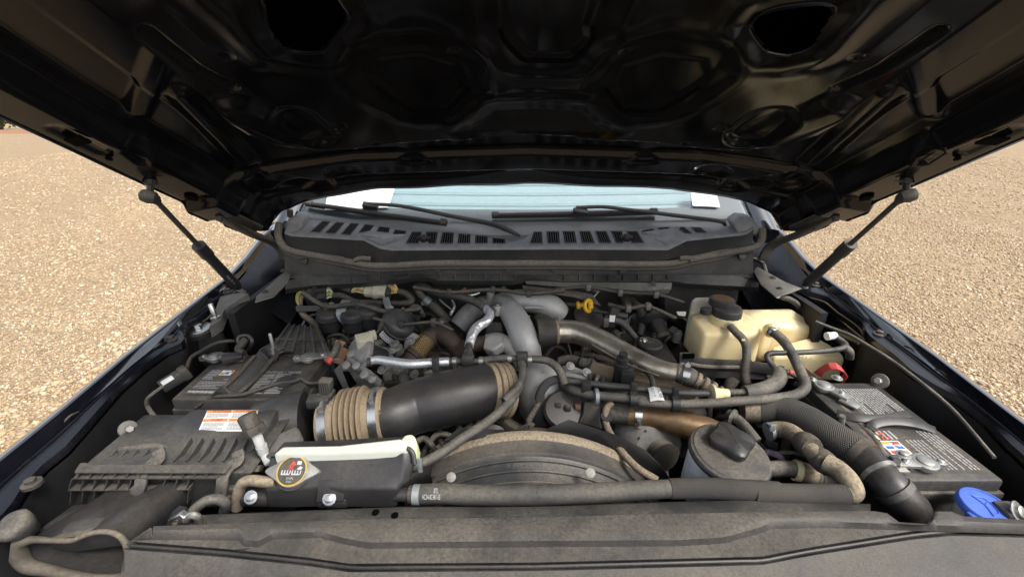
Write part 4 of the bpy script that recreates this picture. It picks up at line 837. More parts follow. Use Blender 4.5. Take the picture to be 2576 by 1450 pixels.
for pts in (((1265, 495, .588), (1275, 560, .598), (1215, 600, .604), (1150, 680, .612), (1135, 760, .625), (1100, 830, .642)), ((1845, 505, .590), (1855, 570, .600), (1800, 615, .606), (1745, 690, .613), (1735, 760, .625), (1725, 830, .642))):
    cl = obj('clip', MB().ribbon([E(*p) + Vector((0, -.016, .016)) for p in pts], .020, .005, (1, 0, 0)), 'black_plastic_dusty', af, bevel=.0015)
    e_ = pts[-2]; obj('clip_hinge', MB().lathe(E(e_[0], e_[1]+40, e_[2]+.012) + Vector((-.014, -.012, 0)), (1, 0, 0), [(.007, 0), (.007, .028)], 10), 'black_plastic', cl)
    obj('catch', MB().box(E(e_[0]+55, e_[1]+60, e_[2]+.016) + Vector((0, -.006, 0)), (.03, .014, .045)), 'black_plastic', cl, bevel=.005)
obj('outlet', MB().tube([E(1985, 330, .655), E(2130, 300, .645), E(2240, 270, .642), E(2300, 262, .642)] , [.056, .060, .060, .059], 28, 5, flat=1.05), 'black_plastic', af)
obj('outlet_skirt', MB().prism([E(1960, 420, .600), E(2250, 300, .60), E(2300, 420, .625), E(2000, 600, .63)], (0, 0, -.06)), 'black_plastic', af, bevel=.008)
obj('tab', MB().prism([A(1250, 1040, .595), A(1370, 1040, .595), A(1385, 1118, .60), A(1220, 1118, .60)], (0, .003, -.002)), 'black_plastic_dusty', af, bevel=.001)
obj('tab_hole', MB().prism([A(1310 + 30*math.cos(t), 1073 + 16*math.sin(t), .5935) for t in np.linspace(0, 6.283, 11)[:-1]], (0, 0, -.0005)), 'black_void', af)
lq = Quad(E(1572, 212, .5795), E(1953, 206, .5775), E(1886, 366, .590), E(1505, 366, .5925)); m_ = MB(); m_.prism([lq(0, 0, .006), lq(1, 0, .006), lq(1, 1, .006), lq(0, 1, .006)], -lq.n*.003)
wl = obj('warning_label', m_, 'paper_white', af); wl['label'] = 'white warning label with orange header bars in four languages'
m_ = MB(); lq.rect(m_, .01, .485, .0, .13, .0066); lq.rect(m_, .515, .99, .0, .13, .0066); lq.rect(m_, .01, .485, .42, .55, .0066); lq.rect(m_, .515, .99, .42, .55, .0066); obj('header_bar', m_, 'orange_ink', wl)['kind'] = 'stuff'
m_ = MB(); print_lines(lq, m_, .04, .46, .17, .40, 4, .4, .0066, seed=21); print_lines(lq, m_, .54, .97, .17, .40, 4, .4, .0066, seed=22); print_lines(lq, m_, .04, .46, .60, .97, 6, .4, .0066, seed=23); print_lines(lq, m_, .54, .97, .60, .97, 6, .4, .0066, seed=24); lq.rect(m_, .498, .503, .05, .98, .0066); obj('fine_print', m_, 'print_dark', af)['kind'] = 'stuff'
for s_, t_, x_ in (('WARNING', .065, .12), ('AVERTISSEMENT', .065, .57), ('AVISO', .485, .16)): lq.text('\u25B2 ' + s_ if False else s_, x_, t_, .0085, 'print_dark', wl, lift=.0072)
# ---------------------------------------------------------------- bellows and intake tube
it = thing('air_intake_tube', 'fat black intake tube joined to the filter housing by a dusty ribbed bellows', 'air duct')
b0, b1 = FZ(712, 312, .640), FZ(1190, 238, .625); ax_ = (b1-b0).normalized(); Lb = (b1-b0).length; pr = []; R0, R1 = .0615, .0640
for k in range(121):
    t = k/120; r = R0 + (R1-R0)*t
    if .28 < t < .70: r += .0065*math.sin((t-.28)/.42*5*2*math.pi - 1.57) + .004
    elif t < .03 or t > .97: r -= .004
    elif .08 < t < .20 or .80 < t < .92: r -= .001
    pr.append((r, t*Lb))
bel = obj('bellows', MB().lathe(b0, ax_, pr, 48), 'tan_rubber', it, smooth=60)
clampband(b0 + ax_*Lb*.115, ax_, R0 + .0005, .017, it, ang=.25); clampband(b0 + ax_*Lb*.87, ax_, R1 + .0005, .017, it, ang=.25)
tp_ = [b1 - ax_*.03, b1 + ax_*.01, B(1200, 1455, .624), B(1480, 1385, .618), B(1750, 1320, .615), B(1960, 1280, .62), B(2060, 1265, .63)]
obj('duct', MB().tube(tp_, [.058, .059, .060, .062, .063, .063, .062], 36, 8), 'black_clean', it, smooth=60)
obj('duct_seam', MB().tube([FZ(1180, 330, .640), FZ(1500, 250, .625), FZ(1800, 190, .615), FZ(2020, 110, .615)], .003, 6, 5), 'black_clean', it)
for k, (r_, d_, mt) in enumerate(((.066, .0, 'tan_rubber'), (.068, .016, 'tan_rubber'), (.066, .031, 'tan_rubber'), (.069, .043, 'tan_rubber'))):
    ax2 = Vector((.86, .42, -.28)).normalized(); m_ = MB().lathe(B(1960, 1275, .620) + ax2*(d_+.005), ax2, [(r_*.9, 0), (r_, .002), (r_, .013), (r_*.9, .015)], 40); obj('collar' if mt != 'bright_steel' else 'clamp', m_, mt, it)
hp_ = MB().box(B(1440, 1010, .565), (.016, .012, .05)); hp_.box(B(1440, 1100, .575), (.05, .02, .006), Matrix.Rotation(.3, 3, 'Z')); obj('hose_clip', hp_, 'black_plastic', it, bevel=.002)
sn = thing('air_flow_sensor', 'grey plug standing on the filter housing outlet beside the bellows', 'sensor')
obj('foot', MB().box(A(1850, 1040, .575), (.045, .03, .02), Matrix.Rotation(.2, 3, 'Z')), 'black_plastic', sn, bevel=.003); obj('plug', MB().box(A(1930, 900, .555), (.026, .022, .045), Matrix.Rotation(.15, 3, 'Y')), 'black_plastic_dusty', sn, bevel=.004)
for k in range(4): obj('fin', MB().box(A(1895 + k*24, 870, .545) + Vector((0, -.013, 0)), (.003, .004, .03)), 'black_plastic_dusty', sn)
obj('collar', MB().box(A(1930, 970, .567), (.032, .026, .012), Matrix.Rotation(.1, 3, 'Y')), 'black_plastic', sn, bevel=.002)
# ---------------------------------------------------------------- front air scoop
fs_ = thing('air_scoop', 'black air scoop with a dusty tan foam mouth in front of the filter housing', 'air duct')
top = [[E(545, 905, .655), E(700, 893, .640), E(870, 886, .634), E(1080, 884, .634), E(1280, 890, .637), E(1420, 912, .655)],
       [E(470, 960, .645), E(640, 950, .630), E(820, 940, .626), E(1030, 935, .626), E(1220, 945, .630), E(1340, 975, .655)],
       [E(330, 1060, .632), E(540, 1045, .616), E(760, 1030, .612), E(940, 1010, .612), E(1080, 1030, .620), E(1130, 1080, .65)],
       [E(245, 1125, .628), E(470, 1120, .612), E(650, 1095, .606), E(800, 1075, .604), E(960, 1085, .612), E(1060, 1120, .645)]]
obj('duct', MB().sheet(top, (0, .004, -.05)), 'black_plastic', fs_, bevel=.004, smooth=60)
lip = [(150, 1200, .618, 52), (250, 1170, .612, 26), (390, 1176, .610, 20), (540, 1176, .607, 20), (640, 1138, .600, 20), (740, 1112, .596, 20), (850, 1119, .598, 20), (930, 1170, .610, 22), (965, 1260, .63, 24), (960, 1360, .66, 30), (930, 1450, .68, 36), (760, 1480, .685, 46), (560, 1455, .68, 46), (380, 1405, .672, 40), (220, 1370, .660, 52), (150, 1290, .640, 58)]
obj('mouth_foam', MB().tube([E(*p[:3]) for p in lip], [E.r(E(*p[:3]), p[3]) for p in lip], 14, 6, closed=True), 'hose_brown', fs_, smooth=70)
c_ = sum((E(*p[:3]) for p in lip), Vector())/len(lip); inn = [E(*p[:3]) for p in lip]; bk = [c_.lerp(p, .85) + Vector((.02, .14, -.02)) for p in inn]; fw = [c_.lerp(p, .96) for p in inn]; R1_ = [fw, bk]
m_ = MB().rings(R1_, False); m_.add(bk, [tuple(range(len(bk)))]); obj('throat', m_, 'black_clean', fs_)
fl_ = [[E(60, 1180, .64), E(115, 1200, .63), E(245, 1128, .63)], [E(40, 1300, .66), E(108, 1290, .65), E(115, 1200, .632)], [E(60, 1440, .69), E(150, 1400, .675), E(108, 1290, .652)]]
obj('side_cheek', MB().sheet([[E(245, 1125, .632), E(470, 1120, .614), E(650, 1095, .608), E(800, 1075, .606), E(960, 1085, .614)], [E(200, 1160, .610), E(420, 1166, .607), E(600, 1140, .607), E(740, 1105, .600), E(900, 1140, .606)]]), 'hose_brown', fs_, smooth=60)
# rubber bump stop, latch hardware at the corner
bs = thing('bump_stop', 'round grey rubber hood bump stop on the passenger fender corner', 'bump stop')
obj('rubber_head', MB().lathe(E(95, 1060, .585), Vector((-.2, -.4, .9)), [(.012, -.03), (.020, -.012), (.023, 0), (.018, .007), (.008, .009)], 24, sx=1.1), 'hose_dusty', bs, smooth=70); obj('stem', MB().tube([E(110, 1100, .60), E(150, 1150, .66), E(160, 1200, .74)], .010, 10, 3), 'dark_metal', bs)
obj('base_plate', MB().prism([E(-40, 1150, .625), E(200, 1080, .615), E(290, 1090, .62), E(230, 1150, .64), E(60, 1230, .65)], (0, 0, -.006)), 'dark_metal', bs, bevel=.001)
# ---------------------------------------------------------------- small coolant reservoir at the radiator
cr = thing('coolant_reservoir', 'black front coolant tank with a white back half and an oval pressure cap', 'reservoir')
def front_solid(rows, back): return MB().sheet(rows, back)
rows_ = [[FZ(300, 548, .560), FZ(500, 540, .558), FZ(780, 528, .556), FZ(1080, 512, .554), FZ(1235, 505, .552), FZ(1290, 492, .545), FZ(1370, 518, .552)],
         [FZ(280, 620, .572), FZ(500, 610, .568), FZ(780, 610, .566), FZ(1080, 610, .566), FZ(1240, 605, .564), FZ(1300, 590, .560), FZ(1388, 600, .570)],
         [FZ(262, 750, .592), FZ(480, 740, .586), FZ(700, 735, .585), FZ(900, 720, .583), FZ(1180, 720, .583), FZ(1290, 720, .585), FZ(1350, 730, .592)],
         [FZ(262, 800, .600), FZ(480, 800, .594), FZ(690, 770, .592), FZ(880, 790, .592), FZ(1180, 790, .592), FZ(1255, 790, .594), FZ(1280, 790, .600)],
         [FZ(275, 930, .638), FZ(440, 935, .637), FZ(610, 930, .637), FZ(880, 930, .637), FZ(1050, 932, .637), FZ(1200, 930, .637), FZ(1255, 925, .638)]]
obj('front_half', MB().sheet(rows_, (0, .045, -.006)), 'black_clean', cr, bevel=.006, bseg=3)
obj('seam', MB().tube([FZ(290, 555, .561), FZ(340, 528, .556), FZ(780, 520, .553), FZ(1080, 508, .551), FZ(1228, 500, .549), FZ(1260, 482, .545), FZ(1320, 480, .544), FZ(1372, 512, .549), FZ(1390, 600, .566)], .0042, 8, 6), 'black_plastic', cr)
obj('rear_half', MB().prism([FZ(320, 524, .546), FZ(395, 462, .540), FZ(820, 455, .537), FZ(1285, 402, .532), FZ(1335, 436, .535), FZ(1340, 486, .541), FZ(1228, 500, .543), FZ(780, 520, .546)], (0, 0, -.07)), 'tank_white', cr, bevel=.006, bseg=3)
obj('corner_neck', MB().prism([FZ(1265, 430, .540), FZ(1310, 372, .528), FZ(1385, 368, .528), FZ(1402, 430, .538), FZ(1388, 550, .558), FZ(1300, 480, .546)], (0, .02, -.05)), 'tank_green', cr, bevel=.008, bseg=3)
for (x, y, p_) in ((163, 850, .618), (752, 860, .612)):
    bp_ = FZ(x, y, p_); obj('lug', MB().box(bp_ + Vector((0, .014, -.014)), (.055, .03, .022)), 'black_clean', cr, bevel=.006); boltm(bp_ + Vector((0, -.002, .002)), Vector((0, -.75, .66)), .0068, cr, 'bright_steel')
obj('pocket', MB().prism([FZ(670, 725, .585), FZ(870, 712, .583), FZ(860, 880, .618), FZ(650, 890, .620)], Vector((0, -.003, .003))), 'black_clean', cr, bevel=.002)
cp = FZ(470, 655, .570); ca = Vector((.05, -.55, .83)).normalized(); cx = Vector((1, .0, 0)); cx = (cx - ca*cx.dot(ca)).normalized(); cy = ca.cross(cx)
obj('neck', MB().lathe(cp - ca*.022, ca, [(.030, 0), (.030, .016)], 24), 'black_clean', cr)
ring = []
for k in range(72):
    t = 2*math.pi*k/72; r = .0265 + .020*math.exp(-((math.sin(t))/.42)**2); ring.append((math.cos(t)*r, math.sin(t)*min(r, .027)))
capo = obj('pressure_cap', MB().rings([[cp + cx*x*s + cy*y*s + ca*h for x, y in ring] for s, h in ((.93, -.010), (1.0, -.008), (1.0, -.001), (.95, .002), (.6, .003))]), 'zinc', cr, smooth=50); capo['label'] = 'oval metal pressure cap with a round warning sticker'
def disc(r0, r1, hh, mat, nm, n=40):
    m_ = MB(); a_ = [cp + (cx*math.cos(t) + cy*math.sin(t))*r0 + ca*hh for t in np.linspace(0, 2*math.pi, n+1)[:-1]]; b_ = [cp + (cx*math.cos(t) + cy*math.sin(t))*r1 + ca*hh for t in np.linspace(0, 2*math.pi, n+1)[:-1]]
    if r0 > 0:
        for k in range(n): m_.add([a_[k], b_[k], b_[(k+1) % n], a_[(k+1) % n]], [(0, 1, 2, 3)])
    else: m_.add(b_, [tuple(range(n))])
    return obj(nm, m_, mat, capo)
disc(0, .0245, .0042, 'label_black', 'sticker'); disc(.0225, .0246, .0047, 'yellow_ink', 'ring')
def glyph(pts, mat, nm): 
    m_ = MB(); m_.add([cp + cx*x*.00075 + cy*y*.00075 + ca*.0048 for x, y in pts], [tuple(range(len(pts)))]); obj(nm, m_, mat, capo)
glyph([(-7, 12), (0, 22), (7, 12)][::-1], 'red_ink', 'warning_triangle'); glyph([(-9, 2), (-6, 2), (4, 11), (1, 11)][::-1], 'red_ink', 'cross_mark'); glyph([(4, 2), (1, 2), (-9, 11), (-6, 11)], 'red_ink', 'cross_mark')
for x0 in (-22, 1): glyph([(x0, -9), (x0+19, -9), (x0+19, -6), (x0, -6)], 'print_white', 'tank_symbol'); [glyph([(x0 + k*6, -6), (x0 + k*6 + 2.5, -6), (x0 + k*6 + 2.5, 1), (x0 + k*6, 1)], 'print_white', 'tank_symbol') for k in range(4)]
glyph([(8, 13), (18, 13), (18, 21), (8, 21)], 'print_white', 'book_symbol'); glyph([(10, 3), (20, 2), (23, 8), (16, 10)], 'print_white', 'hand_symbol')
for s_, y_ in (('24 kPa', -12), ('8 psi', -17)): text(s_, cp + cy*y_*.001 + ca*.0045, cx, cy, .0045, 'print_white', capo, align='CENTER')
text('OK', cp + cx*.022 + cy*-.002 + ca*.0045, cx, cy, .005, 'print_white', capo)
hose('coolant_hose', 'short dusty bent hose leaving the pressure cap neck', FZ, [(345, 735, .590), (260, 735, .590), (160, 725, .592), (90, 750, .600), (60, 830, .62), (50, 930, .65)], 42, 'hose_tan')
tv = thing('dipstick_tube', 'clear plastic tube with a black hexagonal cap beside the warning label', 'dipstick')
obj('tube', MB().tube(*FZ.path([(290, 600, .60, 28), (250, 510, .585, 32), (225, 450, .565, 34), (205, 400, .552, 36), (180, 350, .54, 36)]), 16, 4), 'clear_plastic', tv); pa, pb = FZ(185, 365, .542), FZ(150, 295, .525)
obj('cap', MB().lathe(pa, (pb-pa), [(.019, -.002), (.020, 0), (.020, .012), (.016, .013), (.0165, .034), (.014, .037)], 8), 'rubber', tv); obj('sleeve', MB().tube(*FZ.path([(250, 510, .585, 38), (232, 462, .569, 40)]), 16, 3), 'clear_plastic', tv)
hose('overflow_hose', 'curved dusty hose looping behind the radiator cover edge', E, [(1430, 1010, .63), (1470, 940, .615), (1550, 880, .605), (1640, 865, .605), (1700, 900, .62), (1690, 960, .65)], 38, 'hose_dusty')
m_ = thing('spring_clamp', 'small metal spring clamp on the curved overflow hose', 'clamp'); obj('ring', MB().tube([E(1400, 1020, .615), E(1440, 985, .605), E(1490, 1000, .612), E(1500, 1040, .63)], .006, 8, 4), 'zinc', m_); obj('ear', MB().box(E(1355, 1010, .615), (.028, .012, .018), Matrix.Rotation(-.5, 3, 'Y')), 'bright_steel', m_, bevel=.002)
# ---------------------------------------------------------------- grey ribbed module box behind the battery
fb = thing('module_box', 'dark grey box with ribbed sloping lid behind the battery', 'box')
fq = Quad(A(1500, 185, .575), A(1850, 215, .575), A(2010, 540, .60), A(1215, 535, .60)); obj('lid', MB().prism([fq(0, 0), fq(1, 0), fq(1, 1), fq(0, 1)], (0, 0, -.10)), 'black_plastic_dusty', fb, bevel=.005)
for k in range(6):
    s0 = .06 + k*.165; m_ = MB().prism([fq(s0, .02, .006), fq(s0+.05, .02, .006), fq(s0+.05, .98, .006), fq(s0, .98, .006)], -fq.n*.007); obj('rib', m_, 'black_plastic_dusty', fb, bevel=.001)
obj('cross_rib', MB().prism([fq(.02, .50, .004), fq(.98, .50, .004), fq(.98, .56, .004), fq(.02, .56, .004)], -fq.n*.006), 'black_plastic_dusty', fb)
# ---------------------------------------------------------------- engine block filling the bay below
en = thing('engine', 'dusty diesel engine filling the bay under the hoses', 'engine')
obj('block', MB().prism([Vector((XC-.40, .78, 1.05)), Vector((XC+.36, .78, 1.05)), Vector((XC+.34, 1.36, 1.12)), Vector((XC-.40, 1.36, 1.12))], (0, 0, -.36), taper=.85), 'dark_metal', en, bevel=.03)
for s, x0, x1 in ((-1, -.46, -.20), (1, .20, .44)):
    vc = obj('valve_cover', MB().prism([Vector((XC+x0, .84, 1.17 + (.02 if s > 0 else 0))), Vector((XC+x1, .84, 1.20)), Vector((XC+x1, 1.34, 1.22)), Vector((XC+x0, 1.34, 1.19))], (0, 0, -.14), taper=1.05), 'dark_metal', en, bevel=.02, bseg=3)
    for k in range(6):
        obj('rib', MB().box(Vector((XC+(x0+x1)/2, .87+k*.085, 1.205)), (abs(x1-x0)*.8, .012, .014)), 'dark_metal', vc, bevel=.003)
obj('front_cover', MB().prism([Vector((XC-.30, .74, 1.10)), Vector((XC+.28, .74, 1.12)), Vector((XC+.28, .80, 1.14)), Vector((XC-.30, .80, 1.12))], (0, 0, -.36)), 'cast_rough', en, bevel=.01)
rnd = random.Random(5)
for k in range(22):                                          # pipes and looms low in the valley
    x0, y0 = XC + rnd.uniform(-.62, .62), rnd.uniform(.75, 1.2); x1, y1 = x0 + rnd.uniform(-.25, .25), y0 + rnd.uniform(-.2, .25)
    zz = rnd.uniform(1.10, 1.19); p_ = [Vector((x0, y0, zz-.10)), Vector((x0 + .02, y0 + .03, zz)), Vector(((x0+x1)/2, (y0+y1)/2, zz + rnd.uniform(-.01, .03))), Vector((x1, y1, zz-.02)), Vector((x1 + .02, y1 + .02, zz-.12))]
    obj('engine_pipe', MB().tube(p_, rnd.choice([.006, .009, .012, .016]), 9, 5, rib=rnd.choice([None, None, (.008, .07)])), rnd.choice(['rubber', 'dark_metal', 'hose_dusty', 'black_plastic_dusty']), en)

rg = random.Random(23)
def dress(z_, x0, x1, y0, y1, h0, h1, n):                    # small looms, plugs, brackets and bolts in the gaps
    for k in range(n):
        q = z_(rg.uniform(x0, x1), rg.uniform(y0, y1), rg.uniform(h0, h1)); t = rg.random(); R_ = Matrix.Rotation(rg.uniform(-1.2, 1.2), 3, 'Z') @ Matrix.Rotation(rg.uniform(-.5, .5), 3, 'X')
        if t < .42:
            a_ = R_ @ Vector((.05, 0, 0))*rg.uniform(.6, 1.6); obj('loom', MB().tube([q - a_ - UP*.03, q - a_*.5 + UP*.004, q + R_ @ Vector((0, .012, .006)), q + a_*.6, q + a_ - UP*.035], rg.choice([.0035, .005, .007, .009]), 8, 5, rib=rg.choice([None, (.006, .07)])), rg.choice(['rubber', 'rubber', 'hose_dusty', 'black_plastic_dusty', 'wire_purple']), en)
        elif t < .62:
            obj('plug', MB().box(q, (rg.uniform(.018, .034), rg.uniform(.012, .02), rg.uniform(.012, .022)), R_), rg.choice(['black_plastic', 'black_plastic', 'grey_plate', 'black_clean', 'beige_plastic']), en, bevel=.002)
        elif t < .80:
            obj('bracket', MB().ribbon([q + R_ @ Vector((-.03, 0, -.02)), q + R_ @ Vector((-.015, 0, 0)), q + R_ @ Vector((.012, .004, .002)), q + R_ @ Vector((.03, .01, -.02))], rg.uniform(.012, .02), .003, R_ @ Vector((0, 1, 0))), rg.choice(['dark_metal', 'cast_rough', 'grey_plate']), en)
        else: boltm_e(q, R_ @ Vector((0, -.3, 1)), rg.uniform(.006, .009))
def boltm_e(p, ax, r): obj('bolt', MB().lathe(p, ax, [(r*1.6, -.03), (r*1.6, 0), (r, r*.2), (r, r*.9), (r*.8, r)], 10), rg.choice(['zinc', 'cast_rough', 'dark_metal']), en)
for k, pts in enumerate((((1040, 722, 1.20), (1130, 735, 1.19), (1240, 728, 1.19), (1330, 738, 1.18), (1420, 730, 1.18)), ((1390, 728, 1.20), (1480, 722, 1.19), (1560, 735, 1.18), (1650, 740, 1.17), (1720, 760, 1.16)), ((760, 735, 1.17), (820, 770, 1.15), (900, 765, 1.14), (980, 785, 1.13), (1060, 775, 1.15)), ((1530, 765, 1.12), (1580, 775, 1.10), (1630, 770, 1.10), (1700, 800, 1.08)), ((940, 800, 1.08), (1010, 815, 1.06), (1090, 810, 1.06), (1140, 830, 1.04)))):
    obj('loom', MB().tube([PY(*p) for p in pts], [.0065, .005, .008, .006, .0045][k], 10, 6, rib=(.007, .06)), 'rubber', en)
    for p in pts[1:-1]: obj('loom_clip', MB().box(PY(*p), (.014, .016, .02)), ['black_plastic_dusty', 'grey_plate'][k % 2], en, bevel=.002)
dress(B, 850, 1750, 430, 1250, .64, .69, 46); dress(B, 0, 900, 320, 900, .63, .68, 22); dress(C, 420, 1650, 160, 880, .63, .69, 40); dress(C, 500, 2000, 860, 1420, .665, .70, 26); dress(H, 0, 600, 380, 800, .68, .72, 12); dress(D, 0, 500, 60, 700, .62, .68, 14); dress(FZ, 1450, 2050, 180, 500, .68, .72, 12)
# ---------------------------------------------------------------- intake manifold
im = thing('intake_manifold', 'big silver cast intake manifold with branching pipes at the engine middle', 'manifold')
p_, r_ = B.path([(2120, 300, .60, 95), (2190, 300, .575, 118), (2290, 410, .57, 135), (2390, 590, .59, 152), (2450, 780, .63, 160), (2470, 980, .69, 165)]); obj('upper_pipe', MB().tube(p_, r_, 32, 8), 'cast_aluminium', im, smooth=70)
p_, r_ = C.path([(-80, 310, .58, 125), (90, 265, .565, 125), (300, 290, .565, 130), (450, 345, .575, 135), (540, 420, .60, 120)]); obj('right_branch', MB().tube(p_, r_, 28, 7), 'cast_aluminium', im, smooth=70)
p_, r_ = B.path([(2080, 330, .60, 115), (1950, 330, .60, 110), (1800, 430, .62, 110), (1690, 560, .65, 110)]); obj('left_branch', MB().tube(p_, r_, 24, 6), 'cast_rough', im, smooth=70)
p_, r_ = C.path([(330, 1010, .64, 150), (330, 1090, .645, 225), (330, 1200, .66, 262), (330, 1320, .69, 270), (330, 1450, .74, 250)]); obj('plenum', MB().tube(p_, r_, 36, 7), 'cast_aluminium', im, smooth=70)
p_, r_ = B.path([(2010, 740, .635, 95), (2130, 720, .63, 95), (2250, 770, .635, 95), (2350, 860, .65, 95), (2420, 980, .67, 100)]); obj('elbow', MB().tube(p_, r_, 24, 7), 'cast_aluminium', im, smooth=70)
obj('flange', MB().prism([B(1985, 690, .605), B(2050, 635, .600), B(2180, 650, .600), B(2190, 740, .61), B(2080, 830, .625), B(1960, 800, .625)], (.01, .012, -.03)), 'cast_aluminium', im, bevel=.006, bseg=3)
obj('rib', MB().prism([C(100, 720, .615), C(180, 890, .63), C(215, 900, .635), C(120, 720, .62)], (0, .02, -.02)), 'cast_aluminium', im)
obj('seam', MB().tube([C(150, 345, .556), C(300, 345, .556), C(500, 380, .572), C(530, 480, .60)], .003, 6, 5), 'cast_aluminium', im)
obj('arrow_mark', MB().prism([C(150, 435, .556), C(205, 445, .556), C(190, 485, .560)], (0, -.001, .003)), 'cast_aluminium', im)
for z_, x, y, h in ((B, 2050, 170, .545), (B, 2200, 130, .54), (B, 2130, 320, .545), (C, 340, 1080, .612)):
    q = z_(x, y, h); obj('boss', MB().lathe(q - UP*.03, UP, [(.014, 0), (.012, .03)], 14), 'cast_aluminium', im); boltm(q, UP, .0068, im, 'zinc')
obj('tab', MB().prism([B(2035, 320, .548), B(2110, 300, .545), B(2140, 330, .545), B(2100, 420, .565), B(2060, 350, .552)], (0, .006, -.004)), 'zinc', im, bevel=.001)
obj('bracket', MB().prism([B(2010, 500, .600), B(2175, 510, .600), B(2200, 680, .64), B(1990, 650, .64)], (0, .01, -.008)), 'black_plastic_dusty', im, bevel=.004)
obj('right_boot', MB().prism([C(230, 440, .585), C(410, 480, .585), C(420, 780, .655), C(250, 640, .64)], (.02, .06, 0)), 'rubber', im, bevel=.012, bseg=3)
obj('plenum_plate', MB().prism([C(60, 1340, .70), C(560, 1400, .70), C(560, 1460, .715), C(60, 1400, .715)], (0, .02, -.02)), 'cast_rough', im, bevel=.004)
# ---------------------------------------------------------------- charge pipe with its boots
cp_ = thing('charge_air_pipe', 'brushed metal charge pipe sweeping from the manifold towards the tanks', 'pipe')
p_, r_ = C.path([(470, 620, .60, 135), (560, 615, .60, 132), (700, 620, .60, 130), (870, 665, .60, 130), (1080, 765, .60, 128), (1330, 895, .60, 122), (1560, 1000, .60, 112), (1720, 1050, .60, 105), (1900, 1085, .60, 102)]); obj('pipe', MB().tube(p_, r_, 36, 8), 'steel_pipe', cp_, smooth=70)
cpp = p_; d0 = (cpp[1]-cpp[0]).normalized(); clampband(cpp[0] + d0*.004, d0, r_[0]*1.04, .012, cp_, 'tan_rubber', False, nm='seal_ring'); obj('boot', MB().tube([cpp[0] - d0*.05, cpp[0] + d0*.003], [r_[0]*1.15, r_[0]*1.12], 24, 3), 'rubber', cp_)
obj('weld_seam', MB().tube([C(900, 760, .575), C(1150, 900, .58), C(1400, 1020, .585), C(1650, 1110, .59)], .0022, 6, 5), 'steel_pipe', cp_)
d1 = (cpp[-1]-cpp[-2]).normalized(); clampband(cpp[-1] - d1*.010, d1, r_[-1]*1.03, .006, cp_, 'rubber', False, nm='bead')
clampband(cpp[-1] + d1*.010, d1, r_[-1]*1.10, .016, cp_, 'bright_steel', True, ang=-.3)
p_, r_ = C.path([(1880, 1080, .60, 106), (1980, 1120, .603, 108), (2040, 1145, .606, 96)]); obj('boot', MB().tube(p_, r_, 28, 5), 'hose_dusty', cp_)
p_, r_ = C.path([(2030, 1140, .606, 95), (2330, 1300, .63, 78)]); obj('corrugated_boot', MB().tube([p_[0].lerp(p_[1], t) for t in np.linspace(0, 1, 60)], [r_[0]*(1-t) + r_[1]*t - .004*abs(math.cos(t*math.pi*3.5))**6*2.2 for t in np.linspace(0, 1, 60)], 28, 1), 'hose_tan', cp_, smooth=60)
# foam covered hose under the pipe
fo_ = thing('foam_wrapped_hose', 'tan foam strip laid along a dark hose below the metal pipe', 'hose')
obj('foam', MB().prism([C(905, 945, .630), C(1160, 1010, .630), C(1500, 1100, .630), C(2085, 1250, .630), C(2085, 1300, .640), C(1500, 1190, .650), C(860, 1075, .655), C(855, 1040, .65)], (0, .01, -.03)), 'foam_tan', fo_, bevel=.002)
p_, r_ = C.path([(530, 950, .655, 55), (640, 925, .645, 55), (760, 955, .640, 58)]); obj('hose_end', MB().tube(p_, r_, 18, 6), 'hose_dusty', fo_); p_, r_ = C.path([(770, 960, .638, 62), (880, 990, .638, 66)]); obj('cuff', MB().tube(p_, r_, 20, 3), 'hose_dusty', fo_)
obj('corrugated_loom', MB().tube(*C.path([(700, 860, .68, 40), (900, 890, .68, 42), (1150, 960, .69, 42)]), 14, 16, rib=(.007, .08)), 'rubber', fo_)
# ---------------------------------------------------------------- hot side pipe and alternator
hp = thing('hot_side_pipe', 'dusty brown metal pipe under the twin hoses held by a steel clamp', 'pipe')
p_, r_ = G.path([(1060, 225, .665, 78), (1250, 240, .665, 88), (1450, 290, .67, 100), (1650, 350, .68, 104), (1800, 410, .70, 104)]); obj('pipe', MB().tube(p_, r_, 32, 7), 'bronze_pipe', hp, smooth=70); d_ = (p_[1]-p_[0]).normalized()
obj('coupling', MB().tube(*G.path([(920, 215, .665, 74), (1075, 225, .665, 80)]), 26, 3), 'rubber', hp); clampband(p_[0].lerp(p_[1], .40), d_, r_[0]*1.06, .016, hp, 'bright_steel', True, ang=1.6)
al = thing('alternator', 'dark dusty alternator with slotted rim in shadow behind the fan shroud', 'alternator')
ac = G(1260, 470, .74); aa_ = Vector((.25, -.85, .2)).normalized(); obj('body', MB().lathe(ac, aa_, [(.04, -.07), (.075, -.06), (.075, 0), (.062, .018), (.03, .022)], 32), 'cast_rough', al)
for k in range(18):
    t = 2*math.pi*k/18; x, y, a = basis(aa_); q = ac + (x*math.cos(t) + y*math.sin(t))*.062 + a*.008; obj('fin', MB().box(q, (.006, .006, .02), Matrix((x*math.cos(t) + y*math.sin(t), -x*math.sin(t) + y*math.cos(t), a)).transposed()), 'dark_metal', al)
obj('pulley', MB().lathe(ac + aa_*.02, aa_, [(.03, 0), (.034, .004), (.028, .010), (.034, .016), (.028, .022), (.034, .028), (.012, .03)], 28), 'dark_metal', al)
